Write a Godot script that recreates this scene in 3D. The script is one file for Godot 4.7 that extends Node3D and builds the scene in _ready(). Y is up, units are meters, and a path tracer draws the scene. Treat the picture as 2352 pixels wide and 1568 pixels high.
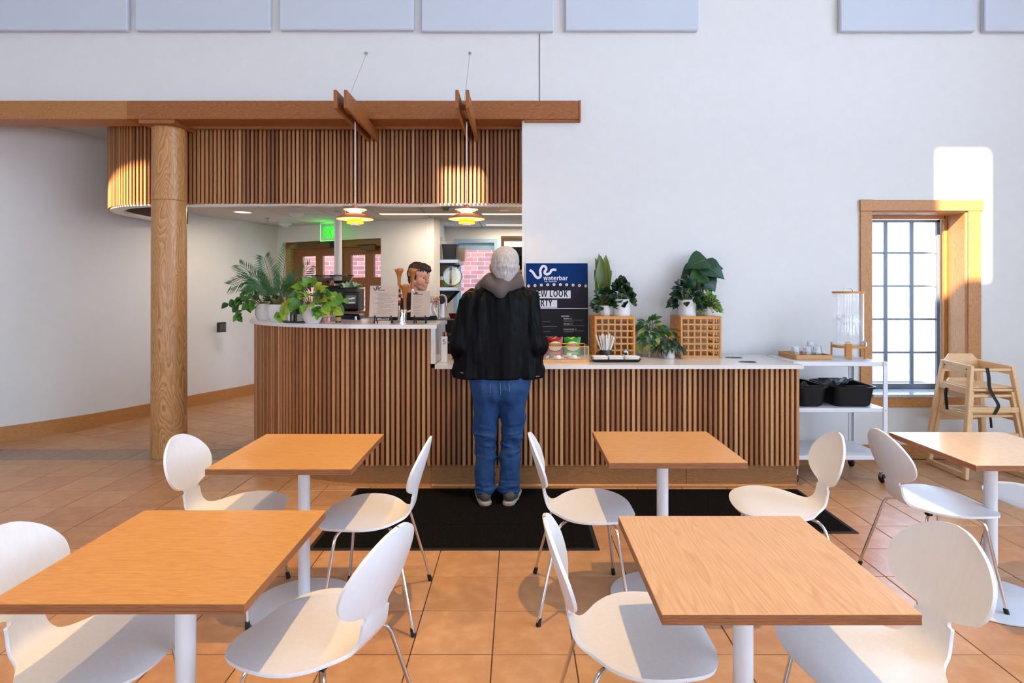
extends Node3D
# A cafe seen across its tables: service counter with slatted front, curved bulkhead, pendant lamps, two people.
# Units are metres. Camera stands at the origin (eye height EYE) and looks along -Z at the back wall.

const F := 1385.0
const EYE := 1.48
const CX := 1189.0
const CY := 667.0

var M := {}
var rng := RandomNumberGenerator.new()
var top_names := {}
var part_names := {}

# ------------------------------------------------------------------ mesh builder
class MB:
	var st := SurfaceTool.new()
	var g := 1

	func _init() -> void:
		st.begin(Mesh.PRIMITIVE_TRIANGLES)

	func flat() -> void:
		st.set_smooth_group(-1)

	func soft() -> void:
		g += 1
		st.set_smooth_group(g)

	func tri(a: Vector3, b: Vector3, c: Vector3, ua := Vector2.ZERO, ub := Vector2.RIGHT, uc := Vector2.ONE) -> void:
		st.set_uv(ua)
		st.add_vertex(a)
		st.set_uv(ub)
		st.add_vertex(b)
		st.set_uv(uc)
		st.add_vertex(c)

	# corners clockwise seen from the front: top left, top right, bottom right, bottom left
	func quad(a: Vector3, b: Vector3, c: Vector3, d: Vector3) -> void:
		tri(a, b, c, Vector2(0, 0), Vector2(1, 0), Vector2(1, 1))
		tri(a, c, d, Vector2(0, 0), Vector2(1, 1), Vector2(0, 1))

	func poly(p: Array, out: Vector3) -> void:
		var n: Vector3 = (p[0] - p[2]).cross(p[0] - p[1])
		if n.dot(out) < 0.0:
			p.reverse()
		for i in range(1, p.size() - 1):
			tri(p[0], p[i], p[i + 1])

	func box(c: Vector3, s: Vector3, bev := 0.0, xf := Transform3D()) -> void:
		flat()
		var h := s * 0.5
		var b := minf(bev, minf(h.x, minf(h.y, h.z)) * 0.95)
		for ax in 3:
			var u := (ax + 1) % 3
			var v := (ax + 2) % 3
			for sg in [-1.0, 1.0]:
				var pts := []
				for k in [[-1, -1], [1, -1], [1, 1], [-1, 1]]:
					var p := Vector3.ZERO
					p[ax] = h[ax] * sg
					p[u] = (h[u] - b) * k[0]
					p[v] = (h[v] - b) * k[1]
					pts.append(xf * (c + p))
				var o := Vector3.ZERO
				o[ax] = sg
				poly(pts, xf.basis * o)
		if b <= 0.0:
			return
		for ax in 3:
			var u := (ax + 1) % 3
			var v := (ax + 2) % 3
			for su in [-1.0, 1.0]:
				for sv in [-1.0, 1.0]:
					var pts := []
					for k in [[-1, 0], [1, 0], [1, 1], [-1, 1]]:
						var p := Vector3.ZERO
						p[ax] = (h[ax] - b) * k[0]
						p[u] = (h[u] - (b if k[1] == 1 else 0.0)) * su
						p[v] = (h[v] - (b if k[1] == 0 else 0.0)) * sv
						pts.append(xf * (c + p))
					var o := Vector3.ZERO
					o[u] = su
					o[v] = sv
					poly(pts, xf.basis * o)
		for sx in [-1.0, 1.0]:
			for sy in [-1.0, 1.0]:
				for sz in [-1.0, 1.0]:
					var s3 := Vector3(sx, sy, sz)
					poly([xf * (c + s3 * Vector3(h.x, h.y - b, h.z - b)), xf * (c + s3 * Vector3(h.x - b, h.y, h.z - b)), xf * (c + s3 * Vector3(h.x - b, h.y - b, h.z))], xf.basis * s3)

	# box from one corner to the other
	func span(a: Vector3, b: Vector3, bev := 0.0) -> void:
		box((a + b) * 0.5, (b - a).abs(), bev)

	# bar of rectangular section between two points; w across (sideways), t along up
	func bar(a: Vector3, b: Vector3, w: float, t: float, bev := 0.0, up := Vector3.UP) -> void:
		var z := (b - a).normalized()
		var x := up.cross(z)
		if x.length() < 0.01:
			x = Vector3.RIGHT.cross(z)
		x = x.normalized()
		var y := z.cross(x).normalized()
		box(Vector3.ZERO, Vector3(w, t, a.distance_to(b)), bev, Transform3D(Basis(x, y, z), (a + b) * 0.5))

	# profile of (radius, height) points turned about Y; going up the outside faces out
	func lathe(prof: Array, seg := 24, xf := Transform3D(), sq := 1.0) -> void:
		var prev := Vector2.ZERO
		for i in prof.size() - 1:
			var p: Vector2 = prof[i]
			var q: Vector2 = prof[i + 1]
			var d := (q - p)
			if d.length() < 1e-7:
				continue
			d = d.normalized()
			if i == 0 or d.dot(prev) < 0.8:
				soft()
			prev = d
			for j in seg:
				var a0 := TAU * j / seg
				var a1 := TAU * (j + 1) / seg
				var am := (a0 + a1) * 0.5
				var c0 := Vector3(cos(a0), 0, sin(a0) * sq)
				var c1 := Vector3(cos(a1), 0, sin(a1) * sq)
				var out := xf.basis * Vector3(d.y * cos(am), -d.x, d.y * sin(am))
				var A := xf * (c0 * p.x + Vector3(0, p.y, 0))
				var B := xf * (c1 * p.x + Vector3(0, p.y, 0))
				var C := xf * (c1 * q.x + Vector3(0, q.y, 0))
				var D := xf * (c0 * q.x + Vector3(0, q.y, 0))
				if p.x < 1e-6:
					poly([A, C, D], out)
				elif q.x < 1e-6:
					poly([A, B, C], out)
				else:
					poly([A, B, C, D], out)

	func tube(pts: Array, r, seg := 8, caps := true) -> void:
		soft()
		var n := pts.size()
		var rings := []
		var nx := Vector3.ZERO
		for i in n:
			var t: Vector3 = (pts[mini(i + 1, n - 1)] - pts[maxi(i - 1, 0)]).normalized()
			if i == 0:
				nx = t.cross(Vector3.UP)
				if nx.length() < 0.1:
					nx = t.cross(Vector3.RIGHT)
			nx = (nx - t * nx.dot(t)).normalized()
			var ny := t.cross(nx)
			var rr: float = r[i] if r is Array else r
			var ring := []
			for j in seg:
				var a := TAU * j / seg
				ring.append(pts[i] + (nx * cos(a) + ny * sin(a)) * rr)
			rings.append(ring)
		for i in n - 1:
			for j in seg:
				var k := (j + 1) % seg
				var o: Vector3 = (rings[i][j] + rings[i][k]) * 0.5 - pts[i]
				poly([rings[i][j], rings[i][k], rings[i + 1][k], rings[i + 1][j]], o)
		if caps:
			flat()
			poly(rings[0].duplicate(), pts[0] - pts[1])
			poly(rings[n - 1].duplicate(), pts[n - 1] - pts[n - 2])

	# rows of points; outward is the side where (next in row) x (next row) points away; flip to turn
	func grid(rows: Array, flip := false, smooth := true) -> void:
		if smooth:
			soft()
		else:
			flat()
		var nr := rows.size() - 1
		for i in nr:
			var ra: Array = rows[i]
			var rb: Array = rows[i + 1]
			var nc := ra.size() - 1
			for j in nc:
				var u0 := Vector2(float(j) / nc, float(i) / nr)
				var u1 := Vector2(float(j + 1) / nc, float(i) / nr)
				var u2 := Vector2(float(j + 1) / nc, float(i + 1) / nr)
				var u3 := Vector2(float(j) / nc, float(i + 1) / nr)
				if flip:
					tri(ra[j], rb[j + 1], ra[j + 1], u0, u2, u1)
					tri(ra[j], rb[j], rb[j + 1], u0, u3, u2)
				else:
					tri(ra[j], ra[j + 1], rb[j + 1], u0, u1, u2)
					tri(ra[j], rb[j + 1], rb[j], u0, u2, u3)

	# flat polygon in XY pushed along Z from z0 to z1
	func prism(p: PackedVector2Array, z0: float, z1: float, xf := Transform3D(), smooth := false) -> void:
		var ids := Geometry2D.triangulate_polygon(p)
		flat()
		for i in range(0, ids.size(), 3):
			var a := p[ids[i]]
			var b := p[ids[i + 1]]
			var c := p[ids[i + 2]]
			poly([xf * Vector3(a.x, a.y, z1), xf * Vector3(b.x, b.y, z1), xf * Vector3(c.x, c.y, z1)], xf.basis * Vector3(0, 0, z1 - z0))
			poly([xf * Vector3(a.x, a.y, z0), xf * Vector3(b.x, b.y, z0), xf * Vector3(c.x, c.y, z0)], xf.basis * Vector3(0, 0, z0 - z1))
		if smooth:
			soft()
		var cw := -1.0 if Geometry2D.is_polygon_clockwise(p) else 1.0
		for i in p.size():
			var a := p[i]
			var b := p[(i + 1) % p.size()]
			var o := Vector3((b - a).y, -(b - a).x, 0) * cw
			poly([xf * Vector3(a.x, a.y, z0), xf * Vector3(b.x, b.y, z0), xf * Vector3(b.x, b.y, z1), xf * Vector3(a.x, a.y, z1)], xf.basis * o)

	func done() -> ArrayMesh:
		st.generate_normals()
		return st.commit()

# ------------------------------------------------------------------ naming and adding
func at(px: float, py: float, d: float) -> Vector3:
	return Vector3((px - CX) * d / F, EYE - (py - CY) * d / F, -d)

func numbered(called: String) -> String:
	var n: int = top_names.get(called, 0)
	top_names[called] = n + 1
	return called if n == 0 else "%s_%03d" % [called, n]

func tag(o: Node3D, label := "", category := "", group := "", kind := "") -> Node3D:
	if label:
		o.set_meta("label", label)
	if category:
		o.set_meta("category", category)
	if group:
		o.set_meta("group", group)
	if kind:
		o.set_meta("kind", kind)
	return o

func thing(called: String, label: String, category: String, where := Vector3.ZERO, turn := 0.0, group := "") -> Node3D:
	var o := Node3D.new()
	o.name = numbered(called)
	add_child(o)
	o.position = where
	o.rotation.y = turn
	tag(o, label, category, group)
	return o

func part(p: Node3D, called: String, mesh: Mesh, m: Material, xf := Transform3D(), label := "", kind := "") -> MeshInstance3D:
	var o := MeshInstance3D.new()
	var key := "%d/%s" % [p.get_instance_id(), called]
	var n: int = part_names.get(key, 0)
	part_names[key] = n + 1
	o.name = called if n == 0 else "%s_%03d" % [called, n]
	o.mesh = mesh
	o.material_override = m
	o.transform = xf
	p.add_child(o, true)
	tag(o, label, "", "", kind)
	return o

func single(called: String, mesh: Mesh, m: Material, label: String, category: String, where := Vector3.ZERO, turn := 0.0, group := "") -> MeshInstance3D:
	var o := MeshInstance3D.new()
	o.name = numbered(called)
	o.mesh = mesh
	o.material_override = m
	add_child(o)
	o.position = where
	o.rotation.y = turn
	tag(o, label, category, group)
	return o

func structure(called: String, mesh: Mesh, m: Material) -> MeshInstance3D:
	var o := MeshInstance3D.new()
	o.name = numbered(called)
	o.mesh = mesh
	o.material_override = m
	add_child(o)
	o.set_meta("kind", "structure")
	return o

func copy_of(o: Node3D, label := "") -> Node3D:
	var c: Node3D = o.duplicate()
	var base := String(o.name)
	c.name = numbered(base)
	add_child(c)
	if label:
		c.set_meta("label", label)
	return c

func boxm(c: Vector3, s: Vector3, bev := 0.0) -> ArrayMesh:
	var b := MB.new()
	b.box(c, s, bev)
	return b.done()

func spanm(a: Vector3, b: Vector3, bev := 0.0) -> ArrayMesh:
	var k := MB.new()
	k.span(a, b, bev)
	return k.done()

func lathem(prof: Array, seg := 24) -> ArrayMesh:
	var k := MB.new()
	k.lathe(prof, seg)
	return k.done()

func tubem(pts: Array, r, seg := 8) -> ArrayMesh:
	var k := MB.new()
	k.tube(pts, r, seg)
	return k.done()

func curve(pts: Array, per := 6) -> Array:
	var out := []
	for i in pts.size() - 1:
		var p0: Vector3 = pts[maxi(i - 1, 0)]
		var p1: Vector3 = pts[i]
		var p2: Vector3 = pts[i + 1]
		var p3: Vector3 = pts[mini(i + 2, pts.size() - 1)]
		for k in per:
			out.append(p1.cubic_interpolate(p2, p0, p3, float(k) / per))
	out.append(pts[-1])
	return out

func lerp_table(t: Array, x: float) -> float:
	if x <= t[0][0]:
		return t[0][1]
	for i in t.size() - 1:
		if x <= t[i + 1][0]:
			var f: float = (x - t[i][0]) / maxf(t[i + 1][0] - t[i][0], 1e-6)
			return lerpf(t[i][1], t[i + 1][1], f)
	return t[-1][1]

func text(s: String, height: float, bold := true, serif := false) -> TextMesh:
	var f := SystemFont.new()
	f.font_names = PackedStringArray(["Droid Serif" if serif else "Droid Sans"])
	f.font_weight = 700 if bold else 400
	var t := TextMesh.new()
	t.font = f
	t.text = s
	t.font_size = 48
	t.pixel_size = height / 48.0
	t.depth = 0.0012
	t.curve_step = 2.0
	t.horizontal_alignment = HORIZONTAL_ALIGNMENT_LEFT
	t.vertical_alignment = VERTICAL_ALIGNMENT_BOTTOM
	return t

# ------------------------------------------------------------------ materials
func plain(c: Color, rough := 0.6, metal := 0.0, spec := 0.5) -> StandardMaterial3D:
	var m := StandardMaterial3D.new()
	m.albedo_color = c
	m.roughness = rough
	m.metallic = metal
	m.metallic_specular = spec
	return m

func glow(c: Color, e: float) -> StandardMaterial3D:
	var m := plain(c, 0.6)
	m.emission_enabled = true
	m.emission = c
	m.emission_energy_multiplier = e
	return m

func glass(alpha := 0.08, c := Color(1, 1, 1)) -> StandardMaterial3D:
	var m := plain(Color(c.r, c.g, c.b, alpha), 0.02)
	m.transparency = BaseMaterial3D.TRANSPARENCY_ALPHA
	return m

func noise_bytes(sd: int, freq: float, oct: int, size: int) -> PackedByteArray:
	var n := FastNoiseLite.new()
	n.seed = sd
	n.noise_type = FastNoiseLite.TYPE_SIMPLEX_SMOOTH
	n.frequency = freq
	n.fractal_octaves = oct
	return n.get_seamless_image(size, size).get_data()

# growth rings as contours of a slow noise, pores as a fine one; stretched along the grain by the material
func wood_tex(sd: int, light: Color, dark: Color, rings := 7.0, ring_amount := 0.5, fine_amount := 0.5) -> ImageTexture:
	var s := 512
	var a := noise_bytes(sd, 0.006, 2, s)
	var b := noise_bytes(sd + 7, 0.11, 2, s)
	var out := PackedByteArray()
	out.resize(s * s * 3)
	for i in s * s:
		var r := fposmod(a[i] / 255.0 * rings, 1.0)
		r = r * r * (1.0 if r < 0.9 else (1.0 - r) * 10.0)
		var t := clampf(r * ring_amount + (b[i] / 255.0) * fine_amount, 0.0, 1.0)
		out[i * 3] = int(255.0 * lerpf(light.r, dark.r, t))
		out[i * 3 + 1] = int(255.0 * lerpf(light.g, dark.g, t))
		out[i * 3 + 2] = int(255.0 * lerpf(light.b, dark.b, t))
	return ImageTexture.create_from_image(Image.create_from_data(s, s, false, Image.FORMAT_RGB8, out))

func mottle_tex(sd: int, cols: Array, freq := 0.012, oct := 5, fine := 0.25, size := 512) -> ImageTexture:
	var a := noise_bytes(sd, freq, oct, size)
	var b := noise_bytes(sd + 3, 0.2, 2, size)
	var g := Gradient.new()
	g.offsets = PackedFloat32Array()
	g.colors = PackedColorArray()
	var offs := PackedFloat32Array()
	var cc := PackedColorArray()
	for i in cols.size():
		offs.append(lerpf(0.22, 0.78, float(i) / (cols.size() - 1)))
		cc.append(cols[i])
	g.offsets = offs
	g.colors = cc
	var lut := []
	for i in 256:
		lut.append(g.sample(i / 255.0))
	var out := PackedByteArray()
	out.resize(size * size * 3)
	for i in size * size:
		var c: Color = lut[clampi(int(lerpf(a[i], b[i], fine)), 0, 255)]
		out[i * 3] = c.r8
		out[i * 3 + 1] = c.g8
		out[i * 3 + 2] = c.b8
	return ImageTexture.create_from_image(Image.create_from_data(size, size, false, Image.FORMAT_RGB8, out))

func textured(tex: Texture2D, scale: Vector3, rough := 0.5, world := true, tint := Color.WHITE) -> StandardMaterial3D:
	var m := plain(tint, rough)
	m.albedo_texture = tex
	m.uv1_triplanar = true
	m.uv1_world_triplanar = world
	m.uv1_scale = scale
	return m

func along(axis: int, across := 3.0, length := 0.45) -> Vector3:
	var v := Vector3(across, across, across)
	v[axis] = length
	return v

func relief(m: StandardMaterial3D, tex: Texture2D, cm: float) -> StandardMaterial3D:
	m.heightmap_enabled = true
	m.heightmap_texture = tex
	m.heightmap_scale = cm
	return m

func make_materials() -> void:
	var grey_noise := ImageTexture.create_from_image(Image.create_from_data(512, 512, false, Image.FORMAT_L8, noise_bytes(5, 0.05, 4, 512)))
	var fine_noise := ImageTexture.create_from_image(Image.create_from_data(512, 512, false, Image.FORMAT_L8, noise_bytes(6, 0.25, 3, 512)))
	M.noise = grey_noise
	var wall_tex := mottle_tex(11, [Color(0.862, 0.857, 0.845), Color(0.874, 0.869, 0.857)], 0.02, 3, 0.5, 256)
	M.wall = relief(textured(wall_tex, Vector3(1.3, 1.3, 1.3), 0.75), fine_noise, 0.03)
	M.ceiling = relief(textured(mottle_tex(12, [Color(0.77, 0.765, 0.75), Color(0.82, 0.815, 0.80)], 0.15, 3, 0.5, 256), Vector3(2, 2, 2), 0.9), fine_noise, 0.05)
	M.felt = relief(textured(mottle_tex(13, [Color(0.765, 0.79, 0.83), Color(0.80, 0.825, 0.86)], 0.2, 2, 0.5, 256), Vector3(3, 3, 3), 0.95), fine_noise, 0.05)
	var oak := wood_tex(21, Color(0.80, 0.585, 0.355), Color(0.60, 0.37, 0.17), 9.0, 0.45, 0.55)
	M.oak_x = textured(oak, along(0), 0.42)
	M.oak_y = textured(oak, along(1), 0.42)
	M.oak_z = textured(oak, along(2), 0.42)
	var beam := wood_tex(22, Color(0.69, 0.43, 0.215), Color(0.46, 0.245, 0.095), 8.0, 0.4, 0.6)
	M.beam_x = textured(beam, along(0), 0.45)
	M.beam_z = textured(beam, along(2), 0.45)
	M.beam_pale = textured(oak, along(0, 3.0, 0.6), 0.45, true, Color(0.93, 0.9, 0.84))
	M.column = textured(wood_tex(23, Color(0.86, 0.66, 0.43), Color(0.53, 0.33, 0.16), 11.0, 0.75, 0.35), along(1, 1.6, 0.28), 0.35)
	var slat_base := [[Color(0.73, 0.505, 0.32), Color(0.57, 0.36, 0.195)], [Color(0.78, 0.565, 0.37), Color(0.625, 0.415, 0.235)], [Color(0.655, 0.43, 0.255), Color(0.49, 0.295, 0.155)], [Color(0.83, 0.63, 0.435), Color(0.67, 0.465, 0.285)], [Color(0.60, 0.385, 0.225), Color(0.45, 0.265, 0.14)]]
	M.slats = []
	for i in slat_base.size():
		M.slats.append(textured(wood_tex(30 + i, slat_base[i][0], slat_base[i][1], 8.0, 0.5, 0.5), along(1, 9.0, 0.8), 0.5))
	M.slat_back = textured(wood_tex(37, Color(0.30, 0.17, 0.085), Color(0.22, 0.12, 0.055), 6.0), along(1, 4.0, 0.6), 0.7)
	var table := wood_tex(40, Color(0.83, 0.615, 0.335), Color(0.69, 0.455, 0.205), 8.0, 0.4, 0.6)
	M.table_x = textured(table, along(0, 4.5, 0.3), 0.33)
	M.table_z = textured(wood_tex(49, Color(0.87, 0.69, 0.49), Color(0.75, 0.54, 0.34), 9.0, 0.5, 0.5), along(2, 2.6, 0.16), 0.3)
	M.table_pale = textured(wood_tex(41, Color(0.90, 0.81, 0.70), Color(0.82, 0.70, 0.57), 8.0, 0.35, 0.6), along(0, 3.2, 0.5), 0.17)
	M.table_edge = textured(wood_tex(42, Color(0.66, 0.42, 0.25), Color(0.45, 0.25, 0.13), 7.0, 0.5, 0.5), Vector3(0.5, 9, 0.5), 0.5)
	M.pine = textured(wood_tex(43, Color(0.91, 0.76, 0.57), Color(0.80, 0.61, 0.41), 7.0, 0.45, 0.5), Vector3(3, 1.2, 3), 0.42)
	M.bamboo = textured(wood_tex(44, Color(0.84, 0.59, 0.30), Color(0.70, 0.43, 0.17), 6.0, 0.4, 0.5), Vector3(3, 3, 3), 0.45)
	M.tray_wood = textured(wood_tex(45, Color(0.80, 0.60, 0.38), Color(0.67, 0.45, 0.25), 6.0, 0.4, 0.5), along(0, 4, 0.6), 0.5)
	M.tap_wood = textured(wood_tex(46, Color(0.74, 0.47, 0.22), Color(0.50, 0.28, 0.11), 6.0, 0.5, 0.5), along(1, 12, 1.5), 0.25)
	M.kick = textured(wood_tex(47, Color(0.62, 0.43, 0.24), Color(0.47, 0.30, 0.15), 7.0, 0.4, 0.6), along(0, 3, 0.4), 0.5)
	M.door_wood = textured(wood_tex(48, Color(0.56, 0.36, 0.16), Color(0.41, 0.235, 0.085), 7.0, 0.4, 0.6), along(1, 3, 0.5), 0.4)
	var tile_cols := [[Color(0.71, 0.52, 0.345), Color(0.735, 0.545, 0.375), Color(0.765, 0.58, 0.41)], [Color(0.69, 0.49, 0.33), Color(0.71, 0.515, 0.355), Color(0.74, 0.55, 0.385)], [Color(0.725, 0.54, 0.375), Color(0.745, 0.56, 0.395), Color(0.78, 0.60, 0.435)], [Color(0.68, 0.485, 0.335), Color(0.705, 0.51, 0.36), Color(0.735, 0.545, 0.39)]]
	M.tiles = []
	for i in 4:
		var t := textured(mottle_tex(50 + i, tile_cols[i], 0.010, 6, 0.15), Vector3(1.7, 1.7, 1.7), 0.32)
		relief(t, grey_noise, 0.05)
		M.tiles.append(t)
	M.tile_dark = textured(mottle_tex(56, [Color(0.52, 0.43, 0.37), Color(0.57, 0.475, 0.41), Color(0.62, 0.53, 0.46)], 0.012, 5, 0.3), Vector3(2.6, 2.6, 2.6), 0.35)
	M.grout = textured(mottle_tex(57, [Color(0.27, 0.20, 0.155), Color(0.34, 0.26, 0.20)], 0.1, 3, 0.5, 256), Vector3(3, 3, 3), 0.9)
	M.quartz = textured(mottle_tex(58, [Color(0.835, 0.82, 0.81), Color(0.86, 0.85, 0.84)], 0.06, 4, 0.6, 256), Vector3(2, 2, 2), 0.16)
	M.stone = textured(mottle_tex(59, [Color(0.62, 0.63, 0.65), Color(0.76, 0.77, 0.79)], 0.06, 4, 0.5, 256), Vector3(3, 3, 3), 0.15)
	M.chair = textured(mottle_tex(60, [Color(0.865, 0.865, 0.87), Color(0.89, 0.89, 0.895)], 0.03, 3, 0.4, 256), Vector3(6, 1, 6), 0.36)
	M.chrome = plain(Color(0.85, 0.85, 0.86), 0.09, 1.0)
	M.steel = plain(Color(0.62, 0.65, 0.68), 0.28, 1.0)
	M.white_metal = plain(Color(0.86, 0.86, 0.87), 0.33)
	M.white_gloss = plain(Color(0.88, 0.87, 0.86), 0.22)
	M.black = plain(Color(0.035, 0.035, 0.04), 0.45)
	M.black_gloss = plain(Color(0.02, 0.02, 0.025), 0.15)
	M.rubber = plain(Color(0.025, 0.025, 0.028), 0.7)
	M.navy = plain(Color(0.055, 0.075, 0.105), 0.42)
	M.navy_black = plain(Color(0.012, 0.024, 0.042), 0.45, 0.0, 0.4)
	M.ceramic = plain(Color(0.86, 0.85, 0.84), 0.3)
	M.paper = plain(Color(0.85, 0.83, 0.80), 0.85)
	M.pane = glass(0.06)
	M.pane.metallic_specular = 0.15
	M.mat = relief(textured(mottle_tex(61, [Color(0.012, 0.012, 0.014), Color(0.03, 0.03, 0.032), Color(0.24, 0.23, 0.225)], 0.3, 2, 0.8), Vector3(1.7, 1.7, 1.7), 0.95), fine_noise, 0.4)
	M.mat.metallic_specular = 0.1
	M.brass = plain(Color(0.72, 0.53, 0.25), 0.3, 1.0)

# ------------------------------------------------------------------ camera, sky, sun, lamps
func make_view_and_light() -> void:
	var cam := Camera3D.new()
	cam.name = "camera"
	cam.position = Vector3(0, EYE, 0)
	cam.keep_aspect = Camera3D.KEEP_HEIGHT
	cam.set_frustum(0.05 * 1568.0 / F, Vector2((1176.0 - CX) / F, (CY - 784.0) / F) * 0.05, 0.05, 400.0)
	add_child(cam)
	cam.current = true

	var env := Environment.new()
	env.tonemap_mode = Environment.TONE_MAPPER_LINEAR
	env.tonemap_exposure = 0.98
	env.background_mode = Environment.BG_SKY
	var sky_mat := ProceduralSkyMaterial.new()
	sky_mat.sky_top_color = Color(0.67, 0.79, 0.94)
	sky_mat.sky_horizon_color = Color(0.905, 0.955, 1.0)
	sky_mat.ground_horizon_color = Color(0.85, 0.89, 0.96)
	sky_mat.ground_bottom_color = Color(0.80, 0.84, 0.90)
	sky_mat.sky_energy_multiplier = 2.9
	sky_mat.ground_energy_multiplier = 2.0
	sky_mat.sun_angle_max = 0.0
	var sky := Sky.new()
	sky.sky_material = sky_mat
	env.sky = sky
	env.ambient_light_source = Environment.AMBIENT_SOURCE_SKY
	env.sdfgi_enabled = true
	env.ssao_enabled = true
	env.ssil_enabled = true
	var we := WorldEnvironment.new()
	we.environment = env
	add_child(we)

	var sun := DirectionalLight3D.new()
	sun.name = "sun"
	sun.light_color = Color(1.0, 0.90, 0.76)
	sun.light_energy = 8.0
	sun.light_angular_distance = 0.55
	sun.shadow_enabled = true
	sun.sky_mode = DirectionalLight3D.SKY_MODE_LIGHT_ONLY
	add_child(sun)
	sun.look_at_from_position(Vector3.ZERO, Vector3(0.35, -0.63, -1.0), Vector3.UP)

	# high-bay downlights hung under the hall ceiling, above the tables
	for p in [[0.42, -2.55], [-2.75, -2.35]]:
		high_bay(Vector3(p[0], 7.0, p[1]))

func high_bay(p: Vector3) -> void:
	var where: String = "over the right tables" if p.x > 0.0 and p.x < 2.0 else ("over the left tables" if p.x < 0.0 else "nearest the right wall")
	var t := thing("hanging_downlight", "dark cylindrical downlight hanging from the hall ceiling " + where, "lamp", p, 0.0, "hall downlights")
	part(t, "stem", tubem([Vector3(0, 0.36, 0), Vector3(0, 1.2, 0)], 0.008, 8), M.black)
	part(t, "housing", lathem([Vector2(0.0, 0.36), Vector2(0.03, 0.36), Vector2(0.115, 0.30), Vector2(0.12, 0.0), Vector2(0.105, 0.0), Vector2(0.10, 0.12), Vector2(0.0, 0.12)], 20), M.black)
	part(t, "lens", lathem([Vector2(0.06, 0.1), Vector2(0.06, 0.105), Vector2(0, 0.105)], 20), glow(Color(1.0, 0.84, 0.62), 6.0))
	var l := SpotLight3D.new()
	l.name = "hanging_downlight_beam"
	l.position = p + Vector3(0, 0.02, 0)
	l.rotation.x = -PI / 2
	l.light_color = Color(1.0, 0.81, 0.50)
	l.light_energy = 31.0 if p.x > 0.0 else 15.0
	l.light_size = 0.045
	l.spot_range = 20.0
	l.spot_attenuation = 2.0
	l.spot_angle = 27.0
	l.spot_angle_attenuation = 0.7
	l.shadow_enabled = true
	add_child(l)

# ------------------------------------------------------------------ floor
const TILE := 0.3345
const TX0 := -0.1036
const TZ0 := 2.789

func tile_mesh(sx: float, sz: float) -> ArrayMesh:
	return boxm(Vector3(0, -0.006, 0), Vector3(sx - 0.005, 0.012, sz - 0.005), 0.0018)

func seen_on_floor(x: float, z: float) -> bool:
	var d := -z
	if d < 1.55:
		return false
	var px := CX + x * F / d
	var py := CY + EYE * F / d
	return px > -60 and px < 2412 and py < 1640

func make_floor() -> void:
	var fl := structure("floor", spanm(Vector3(-7.6, -0.2, 2.9), Vector3(6.6, -0.0035, -9.9)), M.grout)
	var full := tile_mesh(TILE, TILE)
	var band_rest := MB.new()
	var used := false
	for r in range(-16, 8):
		var zc := -(TZ0 + (r + 0.5) * TILE)
		if zc < -5.12:
			continue
		for c in range(-22, 20):
			var xc := TX0 + (c + 0.5) * TILE
			if seen_on_floor(xc, zc) and zc < -1.6:
				part(fl, "floor_tile", full, M.tiles[rng.randi() % 4], Transform3D(Basis(Vector3.UP, PI / 2 * (rng.randi() % 4)), Vector3(xc, rng.randf_range(-0.0006, 0.0004), zc)))
			else:
				band_rest.box(Vector3(xc, -0.006, zc), Vector3(TILE - 0.005, 0.012, TILE - 0.005))
				used = true
	# cut row, then a dark border row, in front of the passage (left) and under the counter line
	for c in range(-22, 20):
		var xc := TX0 + (c + 0.5) * TILE
		if xc > -1.9 and xc < 2.3:
			continue
		var vis := seen_on_floor(xc, -5.3)
		if vis:
			part(fl, "cut_tile", boxm(Vector3.ZERO, Vector3(TILE - 0.005, 0.012, 0.143), 0.0018), M.tiles[rng.randi() % 4], Transform3D(Basis(), Vector3(xc, -0.006, -5.204)))
		if vis and xc < 0:
			part(fl, "dark_border_tile", full, M.tile_dark, Transform3D(Basis(), Vector3(xc, 0, -5.446)))
	# passage tiles are laid square to the angled wing
	var dir := Vector3(0.906, 0, 0.423)
	var dep := Vector3(0.423, 0, -0.906)
	var o := Vector3(-3.63, 0, -9.11)
	var turn := Basis(Vector3.UP, atan2(-dir.z, dir.x))
	for i in range(-6, 12):
		for j in range(-13, 1):
			var p := o + dir * ((i + 0.5) * TILE) + dep * ((j + 0.5) * TILE)
			if p.z > -5.40 or p.x > -1.2 or p.x < -6.2:
				continue
			if p.z > -5.86:
				var hf := TILE * 0.5 - 0.0025
				var pl := PackedVector2Array()
				for q in [[-1, -1], [1, -1], [1, 1], [-1, 1]]:
					var w: Vector3 = p + dir * (hf * q[0]) + dep * (hf * q[1])
					pl.append(Vector2(w.x, w.z))
				for cut in Geometry2D.intersect_polygons(pl, PackedVector2Array([Vector2(-9, -5.618), Vector2(3, -5.618), Vector2(3, -9), Vector2(-9, -9)])):
					var cb := MB.new()
					cb.prism(cut, 0.0, -0.012, Transform3D(Basis(Vector3.RIGHT, Vector3(0, 0, 1), Vector3(0, 1, 0)), Vector3(0, 0, 0)))
					part(fl, "cut_passage_tile", cb.done(), M.tiles[rng.randi() % 4])
				continue
			if seen_on_floor(p.x, p.z) and p.x < -2.2:
				part(fl, "passage_tile", full, M.tiles[rng.randi() % 4], Transform3D(turn, p))
			else:
				band_rest.box(Vector3(0, -0.006, 0), Vector3(TILE - 0.005, 0.012, TILE - 0.005), 0.0, Transform3D(turn, p))
	if used:
		part(fl, "far_tiles", band_rest.done(), M.tiles[0], Transform3D(), "", "stuff")

# ------------------------------------------------------------------ walls
const WB := -5.31     # front of the back wall
const HALL_H := 8.2

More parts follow.
